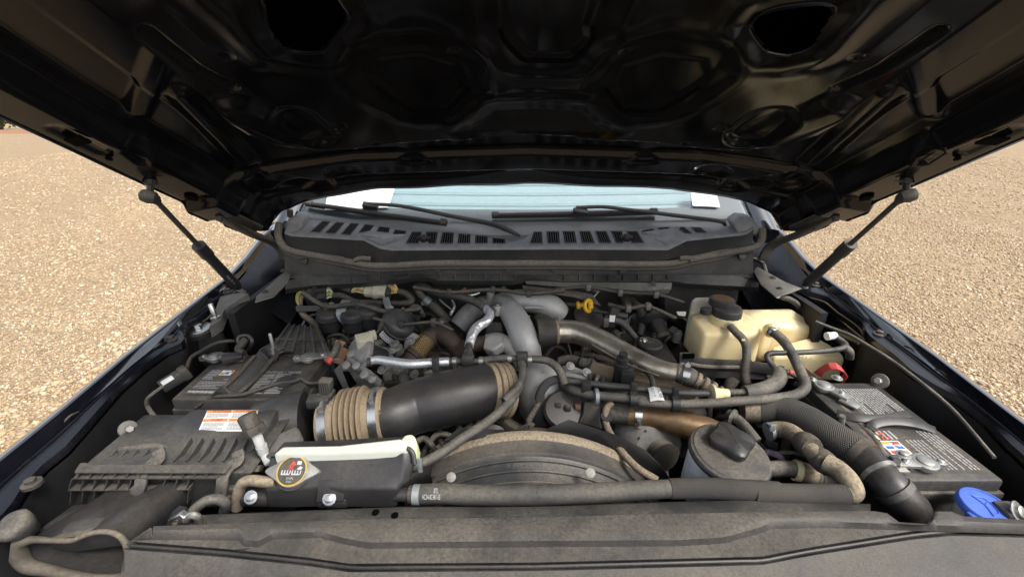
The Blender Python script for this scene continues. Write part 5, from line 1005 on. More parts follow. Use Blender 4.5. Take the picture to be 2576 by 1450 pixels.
# ---------------------------------------------------------------- fan shroud
fs = thing('fan_shroud', 'dusty curved black fan shroud behind the upper radiator hose', 'fan shroud')
fcx = P(1330, 1090, .60).x
def arc(Rr, zc_, y, t0=-.62, t1=.95, n=40): return [Vector((fcx + Rr*math.sin(t), y, zc_ + Rr*math.cos(t))) for t in np.linspace(t0, t1, n)]
zc0 = 1.277 - .34
obj('rear_lip', MB().sheet([arc(.340, zc0, .690), arc(.343, zc0, .676), arc(.338, zc0, .666)], (0, 0, -.012)), 'hose_tan', fs, smooth=50)
obj('ring', MB().sheet([arc(.337, zc0, .666), arc(.334, zc0, .660), arc(.334, zc0, .637), arc(.329, zc0, .633)], (0, 0, -.012)), 'shield_plastic', fs, smooth=50)
obj('front_ring', MB().sheet([arc(.328, zc0, .633), arc(.318, zc0, .620), arc(.312, zc0, .575), arc(.300, zc0, .570), arc(.292, zc0, .545), arc(.27, zc0, .535), arc(.20, zc0, .525)], (0, .008, -.004)), 'black_plastic', fs, smooth=40)
for k in range(3): obj('step', MB().tube(arc(.325 - k*.006, zc0, .626 - k*.020), .0025, 6, 2), 'black_plastic_dusty', fs)
for (x, y) in ((545, 855), (2075, 860)):
    pass
for z_, x, y in ((FZ, 1665, 700), (G, 785, 668)):
    q = z_.y(x, y, .585); obj('washer_bolt', MB().lathe(q, Vector((0, -.6, .8)), [(.0085, 0), (.0085, .002), (.005, .003), (.003, .0035)], 18), 'cast_rough', fs)
q = FZ.y(2080, 625, .592); text('> PPDM/PP <', FZ.y(2080, 628, .5945) + UP*.004, (1, 0, 0), (0, .4, .9), .014, 'black_plastic_dusty', fs)
fr_ = [G(-330, 430, .60), G(-200, 330, .61), G(420, 350, .625), G(620, 262, .60), G(880, 345, .61), G(1010, 390, .62), G(1200, 490, .64), G(1330, 620, .67), G(1390, 712, .69), G(1250, 720, .70), G(1000, 560, .68), G(800, 440, .65), G(400, 375, .635), G(0, 370, .63), G(-300, 450, .62)]
obj('rear_plate', MB().prism(fr_, (0, .006, -.02)), 'black_clean', fs, bevel=.002)
for k in range(5):
    t = -.5 + k*.34; c_ = Vector((fcx, .73, zc0)); d_ = Vector((math.sin(t), 0, math.cos(t))); obj('fan_blade', MB().sheet([[c_ + d_*.08 + Vector((-.02, -.02, 0)), c_ + d_*.30 + Vector((-.05, -.03, 0))], [c_ + d_*.08 + Vector((.02, .02, 0)), c_ + d_*.30 + Vector((.05, .03, 0))]], (0, .004, 0)), 'black_plastic', fs)
# ---------------------------------------------------------------- radiator cover
rv = thing('radiator_cover', 'dusty grey plastic cover with pressed ridges across the front of the bay', 'cover')
L0 = pl([(385, 1322), (772, 1309), (980, 1304), (1352, 1300), (1624, 1292), (1995, 1285), (2215, 1284), (2232, 1290), (2262, 1312), (2330, 1316), (2346, 1300), (2352, 1285), (2400, 1285), (2423, 1297), (2480, 1300), (2640, 1310)])
L1 = pl([(385, 1348), (601, 1349), (612, 1364), (650, 1366), (688, 1346), (806, 1343), (880, 1362), (930, 1370), (1352, 1366), (1700, 1364), (1824, 1357), (1900, 1335), (1941, 1320), (2100, 1318), (2300, 1325), (2640, 1335)])
L2 = pl([(314, 1369), (560, 1388), (772, 1410), (880, 1426), (1352, 1423), (1724, 1413), (1916, 1408), (2037, 1385), (2294, 1344), (2440, 1330), (2521, 1325), (2640, 1345)])
uu = np.unique(np.concatenate([np.linspace(385, 2620, 70), np.array([601, 612, 650, 688, 806, 930, 1941, 2232, 2262, 2330, 2346, 2352, 2423])]))
R = [[] for _ in range(9)]
for u in uu:
    v0, v1 = fi(L0, u), fi(L1, u); ub = 2620 - (2620-u)*(2620-314)/(2620-385); uf_ = u*.5 + ub*.5; v2 = fi(L2, ub); v1 = max(v1, v0 + 4); v2 = max(v2, v1 + 6)
    R[0].append(P(u, v0, .600) - UP*.018); R[1].append(P(u, v0, .600)); R[2].append(P(u, v0 + (v1-v0)*.40, .596)); R[3].append(P(u, v1-7, .600)); R[4].append(P(u, v1+9, .612)); R[5].append(P(ub, v2-10, .613)); R[6].append(P(ub, v2+1, .628)); R[7].append(P(ub, v2+12, .615)); R[8].append(P(ub, v2+75, .626))
R.append([p + Vector((0, -.07, -.012)) for p in R[8]]); R.append([p + Vector((0, -.12, -.06)) for p in R[8]]); R.append([p + Vector((0, -.14, -.20)) for p in R[8]])
obj('cover_panel', MB().sheet(R[:7]), 'shield_plastic', rv, smooth=50); obj('groove', MB().sheet(R[6:8]), 'black_plastic', rv); obj('front_panel', MB().sheet(R[7:]), 'shield_plastic', rv, smooth=50)
obj('end_face', MB().prism([E(935, 1205, .613), E(1140, 1068, .601), E(1150, 1150, .606), E(945, 1330, .66), E(930, 1420, .69)], (.004, 0, -.01)), 'shield_plastic', rv, bevel=.002)
obj('seal_line', MB().tube([P(u, fi(L2, u)+1, .617) for u in np.linspace(330, 2540, 40)], .0028, 8, 3), 'black_clean', rv)
S0 = pl([(520, 1297), (1000, 1277), (1352, 1275), (1750, 1263), (1850, 1258), (1995, 1262), (2170, 1270)])
obj('core_support', MB().sheet([[P(u, fi(S0, u)-4, .640) for u in np.linspace(520, 2190, 40)], [P(u, fi(S0, u), .618) for u in np.linspace(520, 2190, 40)], [P(u, fi(L0, u)+2, .612) for u in np.linspace(520, 2190, 40)]], (0, 0, -.02)), 'black_plastic', rv, smooth=40)
for (z_, x, y) in ((FZ, 1095, 965), (FZ, 1240, 988)): obj('screw_hole', MB().lathe(z_(x, y, .6125) , UP, [(.006, 0), (.006, .001), (.004, .0015)], 12), 'black_void', rv)
obj('radiator_core', MB().box((XC, .50, 1.0), (1.2, .05, .48)), 'dark_metal', rv)
# ---------------------------------------------------------------- upper radiator hose
uh = thing('radiator_hose', 'thick dusty radiator hose running along the front with a braided sleeve', 'hose')
p_, r_ = FZ.path([(1350, 830, .618, 62), (1420, 828, .617, 70), (1600, 822, .616, 74), (1800, 832, .616, 74), (2100, 834, .616, 74), (2314, 833, .616, 74)])
p2, r2 = G.path([(400, 832, .616, 74), (800, 818, .616, 72), (1150, 798, .616, 68), (1400, 786, .616, 66)]); obj('hose', MB().tube(p_ + p2, r_ + r2, 28, 7), 'hose_grey', uh, smooth=70)
p3, r3 = G.path([(1380, 786, .616, 72), (1650, 782, .616, 76), (1900, 795, .616, 78), (2200, 815, .617, 78)]); p4, r4 = H.path([(250, 892, .618, 68), (500, 902, .618, 68), (860, 905, .618, 66)]); obj('braided_sleeve', MB().tube(p3 + p4, r3 + r4, 28, 7), 'braid_black', uh, smooth=70)
obj('spigot', MB().tube(*FZ.path([(1230, 830, .618, 48), (1400, 830, .617, 50)]), 20, 3), 'black_clean', uh)
cq = FZ(1405, 830, .617); clampband(cq, Vector((1, 0, 0)), r_[1]*1.0, .012, uh, 'grey_bracket', False); obj('clamp_ear', MB().box(cq + Vector((.002, .030, .036)), (.008, .005, .03)), 'grey_bracket', uh, bevel=.001); obj('clamp_foot', MB().box(cq + Vector((0, -.033, -.008)), (.03, .004, .016)), 'grey_bracket', uh, bevel=.001)
nr = Vector((0, -.72, .69)); hr = FZ(1540, 790, .617); rr_ = FZ.r(hr, 74)
for s_, y_, x_ in (('HC34-8C481-EE', .25, 1462), ('BTL', .72, 1545)):
    q = FZ(x_, 826, .617); ang_ = .35 + y_; d_ = Vector((0, -math.cos(ang_), math.sin(ang_))); text(s_, q + d_*rr_*1.012, (1, 0, 0), (0, math.sin(ang_), math.cos(ang_)), .0115, 'print_white', uh, lift=.0030, stretch=.40)
tr_ = obj('elbow', MB().tube(*H.path([(860, 890, .618, 60), (895, 900, .618, 60), (910, 870, .612, 62), (870, 800, .605, 66), (800, 735, .605, 66), (720, 690, .605, 64)]), 22, 6), 'hose_tan', uh, smooth=70)
# second bent hose above it
bh = thing('thermostat_hose', 'tan hose with two black joint collars rising beside the braided duct', 'hose')
obj('hose', MB().tube(*H.path([(345, 482, .640, 50), (400, 470, .635, 52), (480, 480, .625, 54), (550, 530, .618, 56), (620, 605, .612, 56), (720, 690, .606, 58)]), 22, 6), 'hose_tan', bh, smooth=70)
for a_, b_ in (((560, 540), (640, 600)), ((660, 640), (750, 715))):
    obj('collar', MB().tube(*H.path([(*a_, .615, 66), ((a_[0]*2+b_[0])/3, (a_[1]*2+b_[1])/3, .613, 76), ((a_[0]+2*b_[0])/3, (a_[1]+2*b_[1])/3, .610, 78), (*b_, .607, 70)]), 22, 5), 'rubber', bh, smooth=70)
k_ = H(350, 482, .640); clampband(k_, Vector((1, .1, .1)), H.r(k_, 56), .007, bh, 'grey_bracket', False); obj('clamp_ear', MB().box(k_ + Vector((-.005, -.012, .02)), (.012, .006, .016)), 'grey_bracket', bh, bevel=.001)
wp = thing('water_outlet', 'grimy pipe fitting with a yellowed clamp behind the power steering bowl', 'fitting')
obj('pipe', MB().tube(*H.path([(340, 735, .66, 50), (450, 730, .66, 52), (530, 740, .66, 56)]), 18, 5), 'hose_dusty', wp); obj('union', MB().tube(*H.path([(520, 735, .662, 70), (660, 790, .668, 62)]), 20, 3), 'hose_tan', wp); obj('corrugated_tail', MB().tube(*H.path([(640, 785, .668, 52), (780, 850, .68, 46)]), 18, 16, rib=(.007, .09)), 'hose_dusty', wp); q = H(535, 745, .66); clampband(q, Vector((1, -.3, -.1)), H.r(q, 66), .010, wp, 'cream_plastic', False)
# ---------------------------------------------------------------- power steering bowl
ps = thing('power_steering_reservoir', 'round pale reservoir with a wide black lid and a lobed screw cap', 'reservoir')
pc = G(1838, 512, .600); pr_ = G.r(pc, 292); pa_ = Vector((.08, -.10, 1)).normalized(); px_, py_, _ = basis(pa_)
obj('bowl', MB().lathe(pc - pa_*.135, pa_, [(pr_*.70, 0), (pr_*.86, .03), (pr_*.93, .10), (pr_*.95, .128)], 48), 'bowl_white', ps, smooth=60)
obj('lid', MB().lathe(pc - pa_*.012, pa_, [(pr_*.95, -.004), (pr_*1.0, .0), (pr_*1.0, .008), (pr_*.97, .012), (pr_*.93, .0125), (pr_*.90, .016), (pr_*.3, .019)], 56), 'black_plastic_dusty', ps, smooth=50)
kc = G(1850, 420, .580); obj('neck', MB().lathe(kc - pa_*.020, pa_, [(.030, 0), (.028, .012)], 24), 'bronze_pipe', ps); obj('screw_cap', MB().lathe(kc - pa_*.010, pa_, [(.036, 0), (.038, .003), (.038, .014), (.034, .018), (.010, .019)], 60, lobes=(4, .13)), 'black_clean', ps, smooth=45)
text('\u2014 DEXRON \u2014', kc + pa_*.0085, px_ if px_.x > 0 else -px_, Vector((0, 1, 0)), .008, 'black_plastic', ps, align='CENTER')
# ---------------------------------------------------------------- braided charge duct to the front
bd = thing('braided_duct', 'big black braided duct with a smooth plastic elbow next to the right battery', 'duct')
obj('tan_end', MB().tube(*H.path([(170, 330, .645, 90), (300, 335, .640, 95)]), 28, 3), 'hose_tan', bd); obj('braid', MB().tube(*H.path([(280, 335, .640, 92), (430, 345, .632, 102), (600, 420, .622, 108), (760, 520, .615, 112), (900, 605, .612, 114), (960, 640, .612, 114)]), 36, 7), 'braid_black', bd, smooth=70)
obj('cuff', MB().tube(*H.path([(930, 625, .612, 118), (990, 665, .612, 120)]), 32, 3), 'rubber', bd); obj('rust_line', MB().tube(*H.path([(980, 660, .612, 117), (990, 668, .612, 117)]), 32, 2), 'bronze_pipe', bd)
p_, r_ = H.path([(970, 655, .612, 110), (1060, 745, .615, 112), (1150, 850, .622, 118), (1220, 930, .635, 120), (1280, 990, .65, 118), (1330, 1060, .68, 100), (1350, 1130, .73, 90)]); obj('elbow', MB().tube(p_, r_, 36, 7), 'black_clean', bd, smooth=70); clampband(H(1085, 765, .615), p_[2]-p_[0], r_[1]*1.05, .008, bd, 'zinc', True, ang=-.8); clampband(H(1175, 880, .624), p_[3]-p_[2], r_[2]*1.02, .012, bd, 'black_plastic', False, nm='joint_ring')
# ---------------------------------------------------------------- driver half: tanks
et = thing('coolant_expansion_tank', 'large yellowed translucent coolant tank with a black octagonal cap', 'reservoir')
def block(name, top, depth, mat, parent, bev, taper=1.05, seg=4): return obj(name, MB().prism(top, (0, .0, -depth), taper=taper), mat, parent, bevel=bev, bseg=seg, smooth=60)
block('left_chamber', [D(560, 372, .556), D(640, 345, .552), D(830, 325, .545), D(1130, 292, .536), D(1380, 470, .556), D(1345, 590, .572), D(1130, 600, .574), D(905, 585, .572), D(725, 580, .572)], .105, 'tank_plastic', et, .011)
block('right_chamber', [D(1100, 290, .538), D(1400, 288, .536), D(1690, 280, .534), D(1970, 450, .556), D(2070, 540, .570), D(1870, 525, .569), D(1600, 510, .566), D(1375, 520, .566)], .115, 'tank_plastic', et, .012)
block('middle_web', [D(1330, 470, .560), D(1480, 440, .556), D(1560, 520, .570), D(1400, 580, .580)], .09, 'tank_plastic', et, .008)
block('lower_shoulder', [D(1960, 600, .590), D(2120, 690, .600), D(2270, 800, .616), D(2300, 870, .626), D(1950, 850, .624), D(1500, 850, .624), D(1480, 720, .606)], .07, 'tank_plastic', et, .012)
cc = D(970, 345, .536); obj('filler_neck', MB().lathe(cc - UP*.028, UP, [(.045, 0), (.043, .02), (.040, .022)], 28), 'tank_plastic', et)
cap = obj('screw_cap', MB().lathe(cc - UP*.010, (0, -.06, 1), [(.0385, 0), (.0405, .002), (.0395, .024), (.037, .028), (.012, .0285)], 16), 'black_plastic_dusty', et, bevel=.002, smooth=30)
for k, s_ in enumerate(('CAUTION', 'HOT DO NOT', 'OPEN')): text(s_, cc + UP*.0195 + Vector((-.016, .012-.010*k, 0)), (1, 0, 0), (0, 1, .06), .0065, 'cream_plastic' if k else 'red_ink', cap)
obj('nipple', MB().lathe(D(1470, 545, .556), Vector((-.3, -.8, .4)), [(.020, -.01), (.014, .004), (.012, .02)], 16), 'tank_plastic', et); obj('nipple', MB().lathe(D(1000, 490, .558), Vector((-.2, -.8, .3)), [(.016, -.012), (.011, .004), (.010, .02)], 16), 'tank_pale', et)
for k, s_ in enumerate(('MAX', 'COLD')): text(s_, D.y(1770, 850 + k*60, .985), (1, -.05, 0), (0, .1, 1), .018, 'tank_pale', et)
bd_ = obj('mounting_band', MB().ribbon([D(440, 850, .645), D(560, 850, .645), D(660, 905, .655), D(900, 925, .657), D(1130, 935, .657), D(1350, 960, .66), D(1600, 1000, .665)], .03, .006, (0, .2, 1)), 'black_plastic', et, bevel=.001); obj('band_slot', MB().box(D(540, 835, .640) + Vector((0, -.004, .004)), (.03, .006, .014)), 'black_void', bd_)
obj('band_piping', MB().tube([D(560, 920, .655), D(700, 945, .66), D(900, 955, .662), D(1110, 955, .662)], .006, 8, 5), 'seal_rubber', et); obj('lower_bracket', MB().ribbon([D(560, 985, .68), D(800, 1000, .68), D(1100, 1010, .68), D(1450, 1020, .68)], .035, .008, (0, .2, 1)), 'black_plastic', et)
br = thing('brake_fluid_reservoir', 'pale upright fluid reservoir with a dusty cap behind the yellow tank', 'reservoir')
block('body', [D(575, 200, .530), D(620, 162, .522), D(900, 158, .520), D(1090, 285, .54), D(830, 325, .55), D(560, 340, .552)], .12, 'tank_pale', br, .008)
q = D(920, 215, .508); obj('cap', MB().lathe(q - UP*.012, UP, [(.034, 0), (.035, .003), (.034, .018), (.030, .020)], 20), 'black_plastic', br, smooth=30); obj('cap_label', MB().lathe(q + UP*.0082, UP, [(.027, 0), (.027, .0006)], 24), 'bronze_pipe', br)
obj('vent_cap', MB().lathe(D(740, 318, .528), UP, [(.015, -.01), (.015, .004), (.012, .006)], 18), 'black_plastic', br); obj('ear', MB().prism([D(410, 330, .540), D(520, 332, .540), D(510, 375, .550), D(430, 365, .548)], (0, 0, -.004)), 'tank_pale', br, bevel=.001)
mc = thing('brake_booster', 'dark brake cylinder and round booster in shadow beside the pale reservoir', 'brake booster')
obj('drum', MB().lathe(D(850, 260, .56) + Vector((0, .12, -.02)), (0, 1, 0), [(.06, -.03), (.12, -.02), (.13, .0), (.13, .05)], 40), 'dark_metal', mc); obj('cylinder', MB().tube([D(180, 440, .62), D(270, 620, .655)], [.024, .024], 22, 2), 'black_clean', mc); obj('end_ring', MB().tube([D(262, 600, .652), D(278, 640, .659)], [.027, .027], 22, 2), 'dark_metal', mc); obj('collar', MB().lathe(D(170, 430, .622), Vector((.1, -.7, -.5)), [(.045, -.01), (.047, .0), (.028, .012)], 28), 'black_plastic', mc)
of = thing('oil_filler_cap', 'flat round black oil filler cap low beside the charge pipe', 'cap')
q = D(115, 690, .640); obj('lid', MB().lathe(q, UP, [(.034, -.02), (.036, -.016), (.036, 0), (.033, .003), (.010, .004)], 32), 'black_plastic_dusty', of, smooth=40); obj('neck', MB().lathe(q - UP*.07, UP, [(.024, 0), (.026, .05)], 24), 'hose_dusty', of); text('SAE', q + UP*.0042, (1, 0, 0), (0, 1, 0), .015, 'foam_tan', of, align='CENTER')
# ---------------------------------------------------------------- driver battery
b2 = thing('battery', 'black battery with a printed label next to the braided duct', 'battery', 'starter batteries')
x0, x1, y0, y1, zt = .690, .862, .560, .852, ZC-.600
obj('case', MB().prism([Vector((x0, y0, zt)), Vector((x1, y0, zt)), Vector((x1, y1, zt)), Vector((x0, y1, zt))], (0, 0, -.18)), 'black_plastic', b2, bevel=.006)
obj('lid_rim', MB().prism([Vector((x0-.004, y0-.006, zt-.024)), Vector((x1+.004, y0-.006, zt-.024)), Vector((x1+.004, y1, zt-.024)), Vector((x0-.004, y1, zt-.024))], (0, 0, -.022)), 'black_plastic_dusty', b2, bevel=.003); obj('tray_edge', MB().box(Vector(((x0+x1)/2, y0-.014, zt-.085)), (x1-x0+.06, .02, .02)), 'black_plastic_dusty', b2, bevel=.003)
qa = Quad(Vector((.742, .828, zt)), Vector((.848, .828, zt)), Vector((.848, .728, zt)), Vector((.742, .728, zt))); m_ = MB(); qa.rect(m_, 0, 1, 0, 1, .0008); la = obj('label', m_, 'label_black', b2)
qr = Quad(qa(1, 0), qa(1, 1), qa(0, 1), qa(0, 0)); m_ = MB(); print_lines(qr, m_, .04, .96, .06, .94, 15, .5, .0016, seed=31); obj('fine_print', m_, 'print_white', b2)['kind'] = 'stuff'
qb = Quad(Vector((.700, .690, zt)), Vector((.853, .690, zt)), Vector((.853, .578, zt)), Vector((.700, .578, zt))); m_ = MB(); qb.rect(m_, 0, 1, 0, 1, .0008); lb = obj('label', m_, 'label_black', b2); lb['label'] = 'black label with red lettering, pictograms and rows of fine print'
qs = Quad(qb(1, 0), qb(1, 1), qb(0, 1), qb(0, 0)); m_ = MB(); print_lines(qs, m_, .05, .95, .08, .30, 5, .4, .0016, seed=33); print_lines(qs, m_, .28, .95, .34, .58, 5, .4, .0016, seed=34); print_lines(qs, m_, .05, .26, .62, .92, 5, .5, .0016, seed=35); print_lines(qs, m_, .72, .96, .62, .92, 5, .7, .0016, seed=36); obj('fine_print', m_, 'print_white', b2)['kind'] = 'stuff'
qs.text('AGM', .04, .78, .022, 'red_ink', lb, lift=.002); m_ = MB(); qs.rect(m_, .30, .62, .66, .92, .0018, 0)
for k, (s_, t_) in enumerate(((.32, .68), (.43, .68), (.54, .68), (.32, .81), (.43, .81), (.54, .81))): qs.rect(m_, s_, s_+.07, t_, t_+.09, .0022, (3, 2, 1, 1, 2, 3)[k])
obj('pictograms', m_, ['paper_white', 'yellow_ink', 'blue_ink', 'red_ink'], lb); qs.text('MF', .52, .56, .012, 'print_white', lb, lift=.002)
for pts in ([H(800, 365, .597), H(950, 395, .592), H(1130, 395, .59), H(1290, 365, .592)], [H(1020, 470, .597), H(1060, 430, .588), H(1180, 415, .585), H(1330, 435, .588), H(1460, 480, .597)]): obj('hold_down_strap', MB().ribbon(pts, .018, .004, (0, 1, .5)), 'black_clean', b2, bevel=.001)
obj('stud', MB().tube([H(830, 440, .60), H(838, 380, .575)], .0055, 10, 2), 'zinc', b2)
terminal(b2, Vector((.715, .820, zt+.006)), (.5, -.85, 0), (.85, .5, 0)); terminal(b2, Vector((.742, .590, zt+.006)), (-1, .05, 0), (0, 1, 0))
for q in (H(800, 130, .575), H(1240, 640, .575)): boltm(q, UP, .007, b2, 'zinc')
rb = thing('terminal_boot', 'red arched rubber boot over the positive terminal below the yellow tank', 'terminal cover')
obj('arch', MB().sheet([[D(1950, 1005, .600), D(2010, 960, .585), D(2100, 905, .565), D(2190, 900, .56), D(2250, 945, .57), D(2290, 1000, .59)], [D(2040, 1060, .605), D(2070, 1010, .590), D(2140, 975, .575), D(2220, 975, .57), D(2290, 1010, .58), D(2330, 1060, .60)]], (0, .002, -.004)), 'red_plastic', rb, bevel=.001, smooth=60); obj('side_flap', MB().prism([D(2330, 1055, .60), D(2290, 1000, .588), D(2230, 1100, .62), D(2265, 1130, .625)], (.003, .002, -.004)), 'red_plastic', rb); obj('card', MB().prism([D(1815, 950, .60), D(1850, 960, .60), D(1970, 1055, .61), D(1900, 1120, .63)], (0, 0, -.003)), 'copper_card', rb)
hc = hose('battery_cable', 'taped black battery cable running past the braided duct to the front terminal', H, [(540, 130, .62, 24), (640, 190, .615, 26), (760, 280, .61, 28), (880, 380, .608, 30), (980, 470, .605, 30), (1060, 560, .605, 30), (1110, 650, .605, 30), (1160, 690, .60, 26)], mat='hose_dusty', cat='cable'); obj('paper_tag', MB().tube(*H.path([(1040, 530, .6052, 31), (1062, 556, .6052, 31)]), 10, 2), 'cream_plastic', hc)
hose('battery_cable', 'thin cable below the taped one beside the braided duct', H, [(520, 170, .64, 20), (660, 240, .635, 22), (760, 330, .635, 22), (830, 390, .63, 22), (950, 490, .63, 20)], mat='rubber', cat='cable')
# inner fender details, driver side
for (x, y, h, lb_) in ((1090, 150, .59, 'round washer and bolt in the inner fender behind the driver battery'),):
    fb2 = thing('fender_bolt', lb_, 'bolt'); q = H(x, y, h); ax = Vector((-.85, -.4, .35)).normalized(); obj('washer', MB().lathe(q, ax, [(.013, 0), (.018, .002), (.017, .005), (.011, .006)], 22), 'grey_plate', fb2); boltm(q + ax*.007, ax, .008, fb2, 'zinc', False, h=.010)
hose('hood_release_cable', 'long thin dusty cable along the driver inner fender', L, [(800, 1150, .500, 12), (900, 1190, .505, 12), (1080, 1260, .507, 13), (1210, 1335, .512, 14), (1380, 1440, .518, 14), (1600, 1600, .525, 14), (1900, 1850, .535, 14), (2250, 2250, .545, 14)], mat='hose_dusty', cat='cable')
bn = hose('brake_hose', 'thin dusty line with a white ringed joint dropping from the cowl corner', L, [(255, 630, .47, 16), (370, 680, .475, 17), (410, 800, .485, 17), (470, 900, .49, 17), (520, 950, .495, 20), (590, 970, .50, 22), (650, 1010, .52, 22), (680, 1070, .55, 20)], mat='hose_dusty')
obj('joint', MB().tube(*L.path([(475, 905, .488, 24), (515, 950, .493, 24)]), 12, 2), 'black_clean', bn); [obj('ring', MB().tube(*L.path([(x, y, .488, 26), (x+7, y+7, .489, 26)]), 12, 2), 'paper_white', bn) for x, y in ((480, 912), (502, 935))]
dr_ = thing('drain_tray', 'black drip channel between the fender ledge and the yellow tank', 'channel'); obj('channel', MB().sheet([[L(640, 890, .50), L(760, 960, .505), L(950, 1090, .515), L(1200, 1290, .53)], [L(700, 900, .525), L(840, 1020, .53), L(1000, 1160, .54), L(1180, 1310, .55)], [L(600, 920, .54), L(740, 1080, .55), L(900, 1200, .56), L(1150, 1330, .57)]], (0, 0, -.004)), 'rail_paint', dr_, smooth=40)
# ---------------------------------------------------------------- washer filler
wf = thing('washer_filler', 'blue washer fluid cap on a pale filler neck at the front corner', 'cap')
q = H(1800, 975, .600); wa = Vector((.02, -.10, 1)).normalized(); wx, wy, _ = basis(wa); obj('cap', MB().lathe(q - wa*.014, wa, [(.033, 0), (.0365, .002), (.0365, .011), (.034, .014), (.031, .0145), (.030, .013), (.006, .0135)], 48), 'blue_plastic', wf, smooth=40); obj('hinge_tab', MB().box(q + Vector((-.034, -.014, -.010)), (.012, .015, .012)), 'blue_plastic', wf, bevel=.003); obj('pull_tab', MB().box(q + Vector((-.020, -.032, -.010)), (.016, .010, .012)), 'blue_plastic', wf, bevel=.003)
obj('neck', MB().lathe(q - wa*.10, wa, [(.028, 0), (.031, .085)], 36), 'tank_white', wf)
wi_ = MB()
for pts in ([(-24, -10), (-18, 8), (0, 13), (18, 8), (24, -10)], [(-24, -10), (0, -4), (24, -10)], [(0, -4), (8, 8)]): wi_.tube([q + wx*x*.00075*(1 if wx.x > 0 else -1) + wy*y*.00075*(1 if wy.y > 0 else -1) + wa*.000 for x, y in pts], .0010, 6, 4)
obj('wiper_symbol', wi_, 'blue_plastic', wf)['kind'] = 'stuff'
obj('bracket', MB().box(H(1990, 1040, .60) + Vector((0, .01, -.02)), (.03, .03, .05)), 'black_plastic', wf, bevel=.004); boltm(H(1990, 1010, .595), Vector((.3, -.6, .5)), .009, wf, 'zinc', True)
# ---------------------------------------------------------------- hoses over the driver half
h1 = hose('tank_return_hose', 'dusty hose dropping from the yellow tank neck into a black sleeve', D, [(1015, 500, .552, 42), (1070, 560, .556, 44), (1150, 640, .565, 46), (1190, 730, .58, 46), (1195, 880, .61, 45)]); obj('sleeve', MB().tube(*D.path([(1195, 870, .608, 52), (1185, 960, .625, 54), (1175, 1060, .645, 54), (1200, 1150, .66, 50)]), 18, 6), 'rubber', h1); obj('paint_dot', MB().box(D(1158, 650, .560), (.008, .004, .004)), 'cream_plastic', h1)
h2 = thing('tank_supply_hose', 'long dusty hose from the yellow tank sweeping left above the engine', 'hose')
p_, r_ = D.path([(1455, 545, .550, 52), (1530, 590, .552, 52), (1630, 690, .558, 52), (1720, 840, .565, 52), (1800, 1010, .575, 54), (1850, 1130, .585, 56), (1830, 1210, .592, 56), (1720, 1270, .60, 56), (1450, 1310, .605, 54), (1100, 1335, .605, 52), (700, 1360, .605, 52), (350, 1370, .605, 50), (0, 1345, .605, 50)])
p2, r2 = G.path([(1200, 122, .605, 33), (1000, 100, .606, 33), (830, 85, .607, 34), (720, 65, .612, 38), (640, 40, .62, 40), (580, 0, .635, 40)]); obj('hose', MB().tube(p_ + p2, r_ + r2, 20, 7), 'hose_dusty', h2, smooth=70)
clampband(D(1470, 553, .550), Vector((.5, -.6, -.2)), r_[0]*1.04, .006, h2, 'zinc', False); obj('clamp_ear', MB().tube([D(1440, 510, .538), D(1500, 540, .540), D(1560, 520, .540)], .0025, 6, 4), 'zinc', h2)
for x in (1105, 1420):
    q = G(x, 110 if x < 1200 else 145, .605); clampband(q, Vector((1, -.1, 0)), .0185, .016, h2, 'black_clean', False, nm='hose_clip'); obj('clip_post', MB().box(q + Vector((0, .006, .024)), (.014, .010, .03)), 'black_clean', h2, bevel=.002)
clampband(G(830, 90, .607), Vector((1, 0, 0)), .0175, .008, h2, 'grey_bracket', False, nm='band')
h3 = thing('fuel_line', 'slim black line with a white tag and a cream quick connector', 'line')
p_, r_ = C.path([(630, 1165, .598, 34), (820, 1190, .598, 36), (1050, 1215, .598, 38), (1300, 1240, .598, 38), (1600, 1272, .598, 38), (1900, 1300, .598, 38), (2200, 1305, .598, 40)]); obj('line', MB().tube(p_, r_, 16, 6), 'black_plastic', h3, smooth=70)
obj('braided_loop', MB().tube(*C.path([(640, 1165, .598, 44), (500, 1150, .600, 48), (400, 1190, .608, 50), (335, 1270, .625, 52), (300, 1380, .65, 50)]), 18, 7), 'braid_fine', h3); obj('corrugated_tail', MB().tube(*G.path([(400, 140, .655, 22), (350, 220, .67, 24), (320, 280, .68, 26), (340, 320, .69, 34)]), 12, 14, rib=(.008, .09)), 'rubber', h3)
q = C(2290, 1305, .598); obj('connector', MB().tube([q + Vector((-.008, 0, 0)), q + Vector((.026, 0, -.001))], [.0135, .0115], 16, 2), 'cream_plastic', h3); obj('connector_flange', MB().lathe(q + Vector((-.012, 0, 0)), (1, 0, 0), [(.013, 0), (.021, .001), (.021, .006), (.013, .007)], 22), 'cream_plastic', h3); obj('connector_tab', MB().box(q + Vector((0, -.012, -.010)), (.022, .010, .020)), 'cream_plastic', h3, bevel=.002)
p_, r_ = D.path([(960, 1235, .598, 40), (1080, 1235, .598, 36), (1200, 1230, .598, 40)]); obj('barbed_end', MB().tube(p_, r_, 16, 10, rib=(.012, .10)), 'rubber', h3)
q = C(1605, 1300, .587); Qt = Quad(C(1520, 1242, .588), C(1650, 1242, .588), C(1705, 1395, .592), C(1550, 1395, .592)); obj('paper_tag', MB().sheet([[Qt(0, 0), Qt(.5, 0, .004), Qt(1, 0)], [Qt(0, .5, .004), Qt(.5, .5, .009), Qt(1, .5, .004)], [Qt(0, 1), Qt(.5, 1, .004), Qt(1, 1, .003)]], (0, .001, -.001)), 'paper_white', h3)
